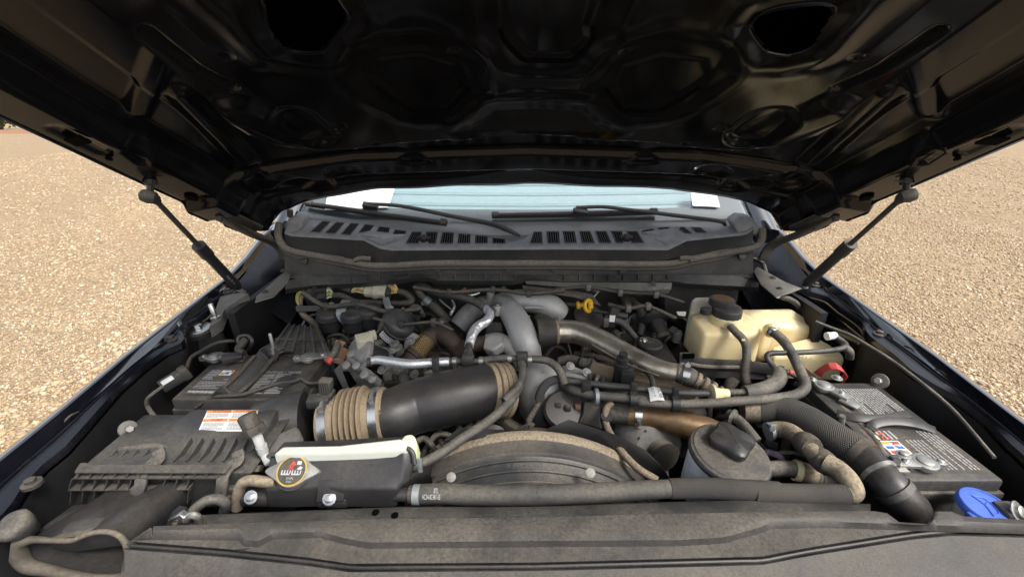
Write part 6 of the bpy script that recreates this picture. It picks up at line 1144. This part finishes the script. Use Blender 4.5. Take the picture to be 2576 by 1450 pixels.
Qx = Quad(Qt(1, 0), Qt(1, 1), Qt(0, 1), Qt(0, 0)); [Qx.text(s_, a, b, sz, 'print_dark', h3, lift=.010) for s_, a, b, sz in (('C-9C4B', .0, .26, .013), ('DOT M', .25, .78, .009))]
h4 = thing('vent_hose', 'fat dusty elbow hose joined to a thin black line in front of the yellow tank', 'hose')
obj('elbow', MB().tube(*D.path([(1170, 1235, .598, 74), (1260, 1225, .598, 78), (1400, 1195, .60, 82), (1510, 1140, .60, 82), (1560, 1070, .60, 82), (1555, 1010, .598, 78)]), 24, 7), 'hose_dusty', h4, smooth=70)
obj('thin_line', MB().tube(*D.path([(1540, 1010, .598, 36), (1480, 930, .59, 30), (1430, 860, .58, 30), (1430, 815, .572, 30), (1490, 797, .568, 30), (1650, 795, .565, 30), (1900, 785, .56, 30), (2150, 765, .555, 30), (2260, 745, .552, 30), (2305, 715, .55, 31), (2270, 670, .547, 32), (2180, 610, .54, 34)]), 16, 7), 'black_plastic', h4, smooth=70)
obj('tail_elbow', MB().tube(*D.path([(2290, 725, .552, 38), (2345, 780, .56, 42), (2350, 850, .58, 40)]), 16, 5), 'hose_dusty', h4); obj('cream_joint', MB().tube(*D.path([(2090, 610, .54, 46), (2190, 600, .538, 40)]), 16, 2), 'paper_white', h4); obj('red_tape', MB().tube(*D.path([(1660, 1010, .605, 30), (1730, 1020, .61, 30)]), 12, 2), 'red_plastic', h4); obj('lower_line', MB().tube(*D.path([(1530, 980, .60, 30), (1640, 1005, .605, 28), (1760, 1060, .615, 28)]), 12, 4), 'hose_dusty', h4)
h5 = hose('return_hose', 'thin tan hose curving down over the fan shroud', G, [(945, 145, .625, 24), (905, 190, .63, 28), (900, 290, .645, 27), (950, 400, .65, 27), (1040, 530, .65, 28), (1150, 640, .65, 30), (1290, 725, .655, 30)], mat='hose_tan'); clampband(G(905, 250, .638), Vector((0, -.3, 1)), .0125, .010, h5, 'black_plastic', False, nm='clip')
h6 = hose('steering_hose', 'dusty hose with a spring clamp behind the power steering lid', H, [(80, 360, .64, 30), (120, 390, .64, 34), (170, 430, .64, 34), (230, 500, .64, 34), (275, 550, .645, 30)], mat='hose_dusty'); clampband(H(110, 385, .64), Vector((.6, -.7, 0)), .0165, .006, h6, 'zinc', False)
# ---------------------------------------------------------------- vacuum line set with tee pieces
vh = thing('vent_line', 'thin dusty hose with tee joints and spring clamps over the intake tube', 'hose')
obj('hose', MB().tube(*B.path([(1700, 945, .566, 30), (1850, 945, .566, 30), (1960, 940, .565, 40), (2100, 915, .563, 42), (2280, 910, .562, 40), (2380, 915, .562, 34)]), 16, 6), 'hose_dusty', vh); obj('tee', MB().box(B(1800, 935, .562), (.03, .022, .03)), 'black_plastic', vh, bevel=.005); obj('tee', MB().box(B(2405, 920, .560), (.028, .020, .036)), 'black_plastic', vh, bevel=.004)
obj('hose', MB().tube(*C.path([(180, 925, .562, 38), (300, 925, .563, 42), (420, 950, .566, 44), (510, 1020, .572, 46), (560, 1110, .585, 46), (590, 1200, .60, 44)]), 16, 6), 'hose_dusty', vh)
obj('hose', MB().tube(*B.path([(2400, 960, .562, 36), (2410, 1050, .566, 40), (2400, 1150, .572, 42), (2330, 1270, .580, 44), (2200, 1390, .588, 46)])[0:2], 16, 6), 'hose_dusty', vh)
obj('hose', MB().tube(*FZ.path([(2190, 10, .588, 31), (2100, 140, .592, 34), (1950, 275, .598, 36), (1750, 405, .604, 37), (1560, 535, .612, 38), (1400, 615, .625, 38), (1340, 640, .64, 36)]), 16, 6), 'hose_dusty', vh)
obj('riser', MB().tube(*B.path([(1810, 760, .605, 42), (1805, 850, .585, 42), (1800, 930, .565, 40)]), 14, 3), 'hose_dusty', vh)
for x, y, h in ((1650, 945, .566), (1945, 940, .565), (2265, 912, .562)): clampband(B(x, y, h), Vector((1, 0, 0)), B.r(B(x, y, h), 46), .010, vh, 'zinc', False)
clampband(C(200, 925, .562), Vector((1, 0, 0)), C.r(C(200, 925, .562), 44), .010, vh, 'zinc', False); clampband(B(1802, 860, .583), Vector((0, -.2, 1)), B.r(B(1802, 860, .583), 50), .010, vh, 'zinc', False); clampband(B(2402, 985, .563), Vector((0, -.2, 1)), B.r(B(2402, 985, .563), 44), .010, vh, 'zinc', False)
fh = thing('foil_sleeved_hose', 'straight hose in a bright silver heat sleeve above the exhaust pipe', 'hose'); obj('sleeve', MB().tube(*B.path([(720, 940, .578, 44), (800, 930, .574, 48), (950, 950, .57, 50), (1150, 975, .568, 52), (1350, 965, .567, 52), (1590, 950, .566, 50)]), 20, 7), 'foil_sleeve', fh, smooth=70); obj('nozzle', MB().tube(*B.path([(620, 1020, .60, 26), (650, 990, .59, 30), (700, 955, .58, 34), (740, 940, .578, 36)]), 14, 5), 'cast_rough', fh); obj('end', MB().tube(*B.path([(1580, 950, .566, 42), (1700, 946, .566, 42)]), 14, 2), 'rubber', fh); clampband(B(700, 955, .58), Vector((1, .1, .05)), .011, .010, fh, 'dark_metal', False)
hh = hose('heater_hose', 'dusty grey hose arching from the firewall into a crumpled foil sleeve', B, [(1500, 430, .63, 44), (1400, 320, .60, 44), (1290, 230, .575, 42), (1235, 150, .560, 42), (1245, 100, .553, 42), (1310, 110, .550, 42), (1420, 170, .548, 42), (1580, 205, .546, 44), (1750, 235, .546, 46), (1890, 285, .548, 46), (2010, 370, .552, 46)], mat='hose_dusty')
obj('lower_sleeve', MB().tube(*B.path([(1390, 310, .598, 54), (1480, 400, .62, 56), (1580, 500, .65, 54)]), 16, 4), 'rubber', hh); q = B(1345, 275, .588); clampband(q, B(1400, 320, .60)-B(1290, 230, .575), B.r(q, 50), .022, hh, 'grey_bracket', False); obj('clamp_ear', MB().box(q + Vector((-.014, -.004, -.004)), (.012, .008, .016)), 'grey_bracket', hh, bevel=.001)
obj('foil_wrap', MB().tube(*B.path([(2000, 355, .551, 46), (2045, 420, .555, 50), (2010, 490, .563, 54), (1910, 560, .575, 58), (1850, 640, .585, 56), (1820, 740, .60, 54), (1805, 790, .608, 50)]), 22, 7), 'foil_crumpled', hh, smooth=70)
# ---------------------------------------------------------------- exhaust crossover
ex = thing('exhaust_crossover', 'rusty brown pipe with a gold braided flex section', 'pipe')
obj('lower_pipe', MB().tube(*B.path([(990, 1260, .70, 90), (1050, 1120, .685, 92), (1120, 990, .665, 96), (1190, 900, .65, 104)]), 26, 6), 'rust_pipe', ex, smooth=70); obj('braided_flex', MB().tube(*B.path([(1195, 890, .648, 112), (1260, 810, .638, 122), (1350, 700, .625, 112)]), 32, 7), 'braid_gold', ex, smooth=70)
for a_, b_, r_ in (((1180, 905, .65), (1215, 868, .645), 118), ((1335, 715, .627), (1370, 680, .622), 118)): obj('ring', MB().tube(*B.path([(*a_, r_), (*b_, r_)]), 28, 2), 'rust_pipe', ex)
obj('upper_bend', MB().tube(*B.path([(1350, 700, .625, 100), (1420, 650, .618, 98), (1500, 645, .616, 96), (1590, 700, .622, 94), (1680, 790, .64, 92)]), 26, 6), 'rust_pipe', ex, smooth=70); obj('small_bellows', MB().tube(*B.path([(1630, 880, .65, 92), (1780, 790, .64, 96)]), 28, 22, rib=(.0085, .09)), 'rust_pipe', ex, smooth=60); obj('tail_pipe', MB().tube(*B.path([(1770, 795, .64, 84), (1870, 760, .637, 86), (2000, 745, .635, 88)]), 24, 4), 'rust_pipe', ex, smooth=70)
# ---------------------------------------------------------------- EGR valve and cooler castings
eg = thing('egr_valve', 'grey cast valve assembly with a round cover and black motor', 'valve')
obj('housing', MB().prism([B(290, 1040, .63), B(400, 940, .60), B(520, 900, .595), B(800, 1110, .60), B(800, 1200, .63), B(700, 1280, .66), B(420, 1290, .68)], (0, .03, -.06)), 'cast_rough', eg, bevel=.012, bseg=3); obj('gear_window', MB().prism([B(400, 1060, .612), B(470, 1060, .607), B(560, 1200, .63), B(480, 1260, .65)], (0, -.002, .002)), 'black_void', eg)
d_ = Vector((-.55, -.55, .62)).normalized(); q = B(570, 850, .585); obj('round_cover', MB().lathe(q, d_, [(.040, -.012), (.047, -.010), (.048, .0), (.045, .003), (.040, .004), (.012, .006)], 36), 'cast_rough', eg, smooth=40); obj('motor', MB().tube([q - d_*.012, q - d_*.085], [.033, .031], 26, 2), 'black_clean', eg); obj('motor_ring', MB().tube([q - d_*.075, q - d_*.087], [.035, .035], 26, 2), 'zinc', eg)
obj('ridge', MB().prism([B(440, 940, .600), B(480, 920, .596), B(760, 1120, .60), B(700, 1140, .612)], (0, 0, .010)), 'cast_rough', eg, bevel=.003)
for x, y, h in ((500, 870, .59), (560, 1000, .595), (650, 1100, .60), (740, 1150, .61), (450, 1000, .605)): obj('boss', MB().lathe(B(x, y, h), Vector((-.2, -.5, .8)), [(.012, -.02), (.011, .006), (.006, .008)], 14), 'cast_rough', eg)
cl = obj('cooler_body', MB().prism([B(820, 1020, .625), B(960, 890, .615), B(1120, 900, .625), B(1100, 1010, .64), B(960, 1150, .665), B(840, 1180, .67)], (0, .03, -.08)), 'cast_rough', eg, bevel=.008)
obj('mount_arm', MB().prism([B(1090, 690, .600), B(1190, 610, .590), B(1270, 660, .600), B(1120, 830, .635), B(1060, 830, .64)], (0, .02, -.04)), 'cast_rough', eg, bevel=.006)
for x, y, h in ((840, 1040, .612), (955, 820, .605), (1160, 720, .595), (1000, 1040, .63), (1200, 1090, .65)): boltm(B(x, y, h), Vector((-.2, -.5, .85)), .0075, eg, 'cast_rough')
q = B(1010, 740, .592); obj('sensor_body', MB().lathe(q - UP*.03, Vector((-.15, -.25, 1)), [(.016, 0), (.016, .02), (.012, .022), (.013, .036), (.010, .038)], 18), 'zinc', eg)
pg = thing('valve_plug', 'beige square plug with its wire on the valve motor', 'connector'); q = B(640, 710, .555); R_ = Matrix.Rotation(.5, 3, 'Z') @ Matrix.Rotation(.35, 3, 'X'); obj('plug', MB().box(q, (.042, .030, .028), R_), 'beige_plastic', pg, bevel=.003); obj('latch', MB().box(q + R_ @ Vector((.022, .004, .006)), (.018, .020, .020), R_), 'beige_plastic', pg, bevel=.002); obj('wire', MB().tube(*B.path([(720, 670, .553, 10), (800, 600, .55, 12), (850, 510, .555, 28), (930, 430, .565, 30), (1000, 420, .58, 30)]), 10, 6), 'rubber', pg)
# vacuum canister
vc = thing('vacuum_actuator', 'dark round canister with a cream barcode sticker', 'actuator'); d_ = Vector((.62, -.28, .72)).normalized(); q = B(1015, 545, .575)
obj('canister', MB().lathe(q, d_, [(.020, -.05), (.040, -.045), (.046, -.035), (.046, -.006), (.050, -.005), (.050, .004), (.046, .005), (.044, .022), (.036, .030), (.012, .032)], 40), 'black_plastic', vc, smooth=45); n_ = (CAMP - q).normalized(); n_ = (n_ - d_*n_.dot(d_)).normalized(); t_ = d_.cross(n_)
Qc = Quad(*[q + d_*(-.020) + n_*.0463 + t_*a + d_*b + n_*(-.012 if abs(a) > .03 else 0) for a, b in ((.026, .016), (-.026, .016), (-.026, -.012), (.026, -.012))]); m_ = MB(); m_.sheet([[q + d_*b + (n_*math.cos(a) + t_*math.sin(a))*.0468 for a in np.linspace(.75, -.45, 9)] for b in (-.008, -.032)]); st_ = obj('sticker', m_, 'paper_white', vc); m_ = MB()
for k in range(8):
    a = .62 - k*.13; m_.add([q + d_*b + (n_*math.cos(c) + t_*math.sin(c))*.0472 for c, b in ((a, -.012), (a-.07, -.012), (a-.07, -.018 if k > 1 else -.027), (a, -.018 if k > 1 else -.027))], [(0, 1, 2, 3)]); m_.add([q + d_*b + (n_*math.cos(c) + t_*math.sin(c))*.0472 for c, b in ((a, -.023), (a-.06, -.023), (a-.06, -.028), (a, -.028))], [(0, 1, 2, 3)])
obj('sticker_print', m_, 'print_dark', st_)['kind'] = 'stuff'; obj('nozzle', MB().tube(*B.path([(1130, 470, .570, 28), (1150, 400, .56, 28), (1180, 340, .555, 26), (1240, 340, .56, 26), (1280, 400, .575, 26), (1300, 440, .59, 26)]), 12, 6), 'hose_dusty', vc); obj('band', MB().tube(*B.path([(1050, 370, .565, 40), (1100, 410, .575, 40)]), 16, 2), 'foam_tan', vc)
# three small canisters with their bracket
fl3 = [((235, 400, .565), 'leftmost' , 'black round solenoid can nearest the dark wire plug'), ((510, 400, .56), '', 'middle black solenoid can behind the grey bent bracket'), ((700, 360, .555), '', 'black solenoid can beside the sleeved harness and actuator')]
for (x, y, h), _, lb_ in fl3:
    sv = thing('solenoid_can', lb_, 'solenoid', 'row of black solenoid cans'); q = B(x, y, h); obj('can', MB().lathe(q, Vector((.05, -.12, 1)), [(.018, -.085), (.024, -.06), (.031, -.055), (.034, -.02), (.036, -.004), (.032, .004), (.012, .007)], 28), 'black_plastic', sv, smooth=45); obj('ring', MB().lathe(q - UP*.02, Vector((.05, -.12, 1)), [(.0345, 0), (.037, .002), (.037, .007), (.0345, .009)], 28), 'black_clean', sv); obj('foot', MB().tube([q - UP*.08, q + Vector((.012, -.02, -.13))], [.014, .012], 14, 2), 'hose_dusty', sv)
gb = thing('solenoid_bracket', 'bent light grey metal bracket in front of the solenoid cans', 'bracket'); obj('strip', MB().ribbon([B(440, 265, .535), B(410, 310, .540), B(375, 400, .556), B(395, 460, .572), B(450, 520, .59), B(500, 610, .615)], .026, .003, (1, .15, 0)), 'grey_bracket', gb, bevel=.0006); obj('slot', MB().box(B(450, 530, .586) + Vector((0, -.003, .003)), (.010, .004, .012), Matrix.Rotation(.5, 3, 'Y')), 'black_void', gb); obj('tab', MB().ribbon([B(230, 330, .545), B(260, 300, .540), B(295, 330, .545)], .02, .003, (0, 1, 0)), 'grey_bracket', gb); obj('tab', MB().ribbon([B(880, 235, .545), B(905, 330, .56), B(945, 370, .57)], .02, .003, (1, .3, 0)), 'grey_bracket', gb)
# ---------------------------------------------------------------- plugs and looms at the back
def fan_wires(par, a, b, n, spread, mats, z_, arch=.012, r=.0022):
    pa_, pb_ = z_(*a), z_(*b)
    for k in range(n):
        t = (k-(n-1)/2)/max(1, n-1); off = Vector((0, spread*t*.6, spread*t)); mid = pa_.lerp(pb_, .5) + off*1.2 + UP*arch; obj('wire', MB().tube([pa_ + off, mid, pb_ + off*.2], r, 7, 5), mats[k % len(mats)], par)
pl1 = thing('harness_plug', 'large pale green grey multi pin plug with yellow wires below the cowl', 'connector'); q = B(770, 150, .532); R_ = Matrix.Rotation(-.06, 3, 'Z') @ Matrix.Rotation(.55, 3, 'X') @ Matrix.Rotation(.10, 3, 'Y')
obj('shell', MB().box(q, (.066, .046, .024), R_), 'beige_plastic', pl1, bevel=.003); obj('collar', MB().box(q + R_ @ Vector((.0, 0, .002)), (.016, .052, .030), R_), 'beige_plastic', pl1, bevel=.002); obj('latch', MB().box(q + R_ @ Vector((-.006, .012, .014)), (.05, .012, .010), R_), 'beige_plastic', pl1, bevel=.002); obj('rear_cover', MB().box(q + R_ @ Vector((.040, 0, 0)), (.018, .040, .020), R_), 'black_plastic', pl1, bevel=.002)
for k in range(4): obj('rib', MB().box(q + R_ @ Vector((-.027 + k*.018, -.022, .004)), (.006, .006, .018), R_), 'beige_plastic', pl1, bevel=.001)
fan_wires(pl1, (640, 150, .532), (500, 165, .536), 6, .020, ['wire_yellow', 'wire_purple', 'wire_yellow', 'wire_white'], B); fan_wires(pl1, (900, 150, .532), (1020, 165, .538), 7, .026, ['wire_yellow', 'wire_purple', 'wire_yellow'], B)
obj('loom', MB().tube(*B.path([(500, 160, .537, 32), (400, 130, .533, 34), (250, 70, .525, 34), (120, 40, .52, 34), (40, 70, .525, 32), (-20, 180, .545, 30)]), 14, 6), 'rubber', pl1); obj('loom', MB().tube(*B.path([(1015, 165, .538, 34), (1100, 190, .545, 40), (1160, 240, .555, 40), (1160, 290, .565, 40), (1050, 300, .565, 34), (850, 300, .562, 32), (700, 290, .56, 32)]), 14, 6), 'rubber', pl1)
pl2 = thing('harness_plug', 'dark grey multi pin plug with yellow and green wires beside the solenoid cans', 'connector'); q = B(110, 220, .538); R_ = Matrix.Rotation(.18, 3, 'Z') @ Matrix.Rotation(.5, 3, 'X'); obj('shell', MB().box(q, (.058, .042, .030), R_), 'black_plastic', pl2, bevel=.003); obj('collar', MB().box(q + R_ @ Vector((-.004, 0, .002)), (.014, .050, .036), R_), 'black_clean', pl2, bevel=.002); obj('latch', MB().box(q + R_ @ Vector((.012, .006, .018)), (.03, .016, .010), R_), 'black_clean', pl2, bevel=.002); obj('bracket', MB().prism([B(-130, 330, .56), B(140, 320, .56), B(160, 380, .575), B(-120, 390, .575)], (0, .004, -.004)), 'black_clean', pl2)
fan_wires(pl2, (200, 220, .54), (300, 215, .545), 6, .022, ['wire_white', 'wire_green', 'wire_yellow', 'wire_green'], B); p_ = [B(0, 190, .538), B(-70, 170, .53), B(-115, 200, .54), B(-120, 270, .56), B(-90, 330, .58)]
for k in range(5): obj('wire', MB().tube([x + Vector((.003*k, .002*k, -.004*k)) for x in p_], .0022, 7, 5), ['wire_yellow', 'wire_white', 'wire_green', 'wire_yellow', 'wire_purple'][k], pl2)
obj('loom', MB().tube(*B.path([(290, 215, .545, 36), (380, 215, .545, 36), (460, 250, .55, 36), (560, 290, .557, 36), (700, 295, .56, 36)]), 14, 6), 'rubber', pl2); obj('taped_tail', MB().tube(*B.path([(-90, 330, .58, 30), (-40, 430, .60, 34), (40, 490, .615, 36), (120, 570, .64, 36)]), 12, 5), 'hose_tan', pl2)
ck = thing('wire_stub', 'tiny red tipped wire plug with foil tape below the cowl middle', 'wire'); obj('tip', MB().tube(*B.path([(1745, 150, .535, 16), (1775, 140, .533, 20)]), 10, 2), 'red_plastic', ck); obj('lead', MB().tube(*B.path([(1670, 195, .54, 8), (1700, 165, .537, 9), (1745, 148, .535, 9)]), 8, 4), 'blue_ink', ck); obj('foil_tail', MB().tube(*B.path([(1740, 205, .545, 8), (1850, 205, .545, 12), (1930, 180, .543, 9)]), 8, 4), 'foil_crumpled', ck)
fs2 = thing('foil_strap', 'ragged strips of silver heat foil hanging behind the actuator', 'foil')
for pts in ([(1480, 250, .59, 12), (1530, 300, .605, 16), (1620, 370, .62, 16)], [(1610, 240, .59, 10), (1650, 330, .61, 14), (1600, 430, .63, 16)]): obj('strip', MB().tube(*B.path(pts), 8, 6, flat=.4), 'foil_crumpled', fs2)
mb2 = thing('lift_eye', 'dark arched bracket with a bolt beside the heater hose sleeve', 'bracket'); obj('arch', MB().ribbon([B(1440, 620, .64), B(1460, 560, .625), B(1540, 530, .615), B(1590, 580, .63), B(1600, 700, .66)], .02, .006, (.2, 1, 0)), 'dark_metal', mb2); boltm(B(1505, 500, .60), UP, .010, mb2, 'zinc'); obj('post', MB().lathe(B(1505, 505, .60) - UP*.05, UP, [(.014, 0), (.013, .048)], 14), 'dark_metal', mb2)
# ---------------------------------------------------------------- dipstick, sensors, heat shields behind the charge pipe
ds = thing('oil_dipstick', 'yellow oil dipstick ring on a dark tube', 'dipstick'); q = C(850, 325, .560); d_ = Vector((.72, -.62, .28)).normalized(); x_, y_, _ = basis(d_)
obj('ring', MB().tube([q + (x_*math.cos(t) + y_*math.sin(t))*.0165 for t in np.linspace(0, 2*math.pi, 15)[:-1]], [.0058]*14, 10, 3, closed=True, flat=1.5), 'yellow_plastic', ds, smooth=60); w_ = C(765, 322, .566); obj('stop', MB().lathe(w_ - Vector((.012, 0, 0)), Vector((1, .05, .1)), [(.010, 0), (.0125, .002), (.0125, .010), (.007, .013), (.007, .026)], 18), 'yellow_plastic', ds); obj('tube', MB().tube(*C.path([(590, 320, .585, 34), (660, 315, .575, 30), (750, 322, .567, 28)]), 14, 4), 'black_plastic_dusty', ds); text('K', q + d_*.0075 + x_*.0, (1, 0, 0), (0, .2, 1), .007, 'print_dark', ds)
ro = thing('locating_rod', 'thin metal rod with a clip leaning from the firewall to the dipstick', 'rod'); obj('rod', MB().tube([C(965, 165, .545), C(870, 275, .57)], .0045, 8, 2), 'zinc', ro); obj('clip', MB().box(C(945, 155, .543), (.02, .014, .012), Matrix.Rotation(.5, 3, 'Y')), 'zinc', ro, bevel=.002); obj('strap', MB().tube(*C.path([(960, 150, .543, 22), (1040, 90, .535, 18), (1110, 40, .53, 12)]), 8, 4), 'black_plastic', ro)
hsd = thing('heat_shield', 'crumpled grey metal heat shield hanging under the cowl', 'heat shield'); top_ = [C.y(x, y, 1.235) for x, y in ((150, 45), (640, 50), (1000, 45), (1400, 50), (1795, 55))]; bot_ = [C.y(x, y, 1.215) for x, y in ((170, 85), (680, 130), (1050, 165), (1450, 212), (1745, 190))]; mid_ = [(a+b)*.5 + Vector((0, -.012 - .008*(k % 2), 0)) for k, (a, b) in enumerate(zip(top_, bot_))]; obj('sheet', MB().sheet([top_, mid_, bot_], (0, .003, 0)), 'heat_shield', hsd, smooth=30); obj('stud', MB().tube([C.y(1575, 60, 1.222), C.y(1600, 105, 1.205)], .005, 8, 2), 'zinc', hsd); obj('foil_tear', MB().prism([C.y(1690, 135, 1.210), C.y(1740, 118, 1.208), C.y(1770, 122, 1.208), C.y(1720, 133, 1.209)], (0, .002, 0)), 'foil_crumpled', hsd)
obj('fold', MB().sheet([[C.y(x, y, 1.225) for x, y in ((120, 100), (400, 130), (650, 150), (900, 200))], [C.y(x, y, 1.21) for x, y in ((130, 150), (420, 190), (700, 230), (1000, 330))]], (0, .003, 0)), 'rubber', hsd, smooth=30)
bx = thing('vacuum_valve_block', 'dusty valve block with a paper sticker and black outlets behind the charge pipe', 'valve'); obj('body', MB().lathe(C(860, 440, .62), Vector((.2, -.5, .8)), [(.03, -.04), (.05, -.02), (.05, .0), (.035, .012), (.01, .014)], 28), 'black_plastic_dusty', bx, smooth=40); obj('bar', MB().tube(*C.path([(880, 375, .575, 18), (1040, 400, .58, 18), (1200, 430, .588, 18)]), 12, 3), 'black_plastic_dusty', bx); obj('manifold', MB().box(C(1130, 440, .582), (.026, .020, .07), Matrix.Rotation(.15, 3, 'Y')), 'black_plastic', bx, bevel=.003); obj('sticker', MB().prism([C(1095, 430, .575), C(1160, 420, .573), C(1150, 510, .590), C(1090, 505, .590)], (0, -.001, .001)), 'paper_white', bx); obj('outlet', MB().tube(*C.path([(1160, 420, .582, 34), (1290, 445, .588, 36)]), 14, 2), 'black_plastic', bx); obj('outlet', MB().tube(*C.path([(1150, 490, .592, 36), (1220, 510, .598, 40), (1300, 580, .612, 36), (1390, 690, .635, 34)]), 14, 5), 'black_plastic_dusty', bx); obj('tip', MB().box(C(1130, 380, .572), (.022, .014, .018)), 'zinc', bx, bevel=.002); obj('lower_tip', MB().box(C(1050, 510, .595), (.016, .014, .03)), 'grey_plate', bx, bevel=.002)
hose('crankcase_hose', 'thick black corrugated hose dropping behind the oil filler cap', C, [(1230, 220, .60, 60), (1290, 320, .61, 62), (1310, 400, .63, 50)], mat='rubber', rib=(.012, .05), n=12); hose('loom_hose', 'dark ribbed hose curving past the valve block', C, [(1330, 260, .60, 40), (1410, 340, .605, 42), (1450, 440, .62, 44), (1450, 560, .645, 44), (1430, 660, .665, 40)], mat='rubber', rib=(.008, .07), n=14)
se_ = thing('pressure_sensor', 'upright black stacked sensor beside the foam wrapped hose', 'sensor'); q = C(1195, 1180, .645); obj('stack', MB().lathe(q, Vector((.03, -.05, 1)), [(.017, 0), (.017, .045), (.020, .046), (.020, .06), (.015, .062), (.015, .075), (.011, .077), (.011, .088)], 18), 'black_clean', se_, smooth=30); obj('box', MB().box(C(1280, 1130, .62), (.034, .03, .045)), 'black_clean', se_, bevel=.003); obj('box_top', MB().box(C(1310, 1045, .603), (.026, .022, .016)), 'black_plastic', se_, bevel=.002); obj('wire', MB().tube(*C.path([(1340, 1000, .60, 22), (1430, 1000, .598, 28), (1520, 1070, .598, 30), (1570, 1160, .60, 32), (1580, 1240, .61, 32)]), 12, 6), 'rubber', se_)
tb = thing('throttle_body', 'grey cast throttle body with screws between the plenum and the foam hose', 'throttle'); obj('casting', MB().prism([C(560, 985, .628), C(680, 990, .625), C(860, 1060, .632), C(850, 1130, .65), C(610, 1140, .66)], (0, .02, -.05)), 'cast_aluminium', tb, bevel=.005); obj('rib', MB().tube([C(600, 1090, .63), C(850, 1140, .637)], .006, 8, 2), 'cast_aluminium', tb); [boltm(C(x, y, .622), Vector((.2, -.5, .8)), .007, tb, 'cast_aluminium') for x, y in ((655, 1000), (840, 1070))]
for k in range(3): obj('ring', MB().tube(*C.path([(880 + k*70, 1130 + k*18, .628, 62 - k*4), (905 + k*70, 1137 + k*18, .628, 62 - k*4)]), 18, 2), ['rubber', 'zinc', 'black_plastic'][k], tb)
wpmp = thing('fuel_rail_module', 'dark round module with tabs under the braided loop', 'module'); q = G(590, 190, .665); obj('body', MB().lathe(q, Vector((.1, -.6, .75)), [(.040, -.06), (.047, -.02), (.047, 0), (.042, .006), (.012, .008)], 28, sx=1.1), 'black_clean', wpmp, smooth=40); [obj('tab', MB().box(G(x, y, .655), (.014, .01, .014)), m__, wpmp, bevel=.002) for x, y, m__ in ((540, 165, 'hose_dusty'), (615, 180, 'hose_dusty'), (690, 170, 'copper_card'), (485, 100, 'copper_card'))]; obj('stand', MB().prism([G(740, 130, .635), G(870, 135, .635), G(860, 260, .66), G(880, 340, .68), G(690, 290, .68), G(730, 220, .66)], (0, .02, -.02)), 'dark_metal', wpmp, bevel=.004); obj('stand_cap', MB().box(G(750, 50, .605), (.022, .02, .05)), 'black_clean', wpmp, bevel=.003)
settle()
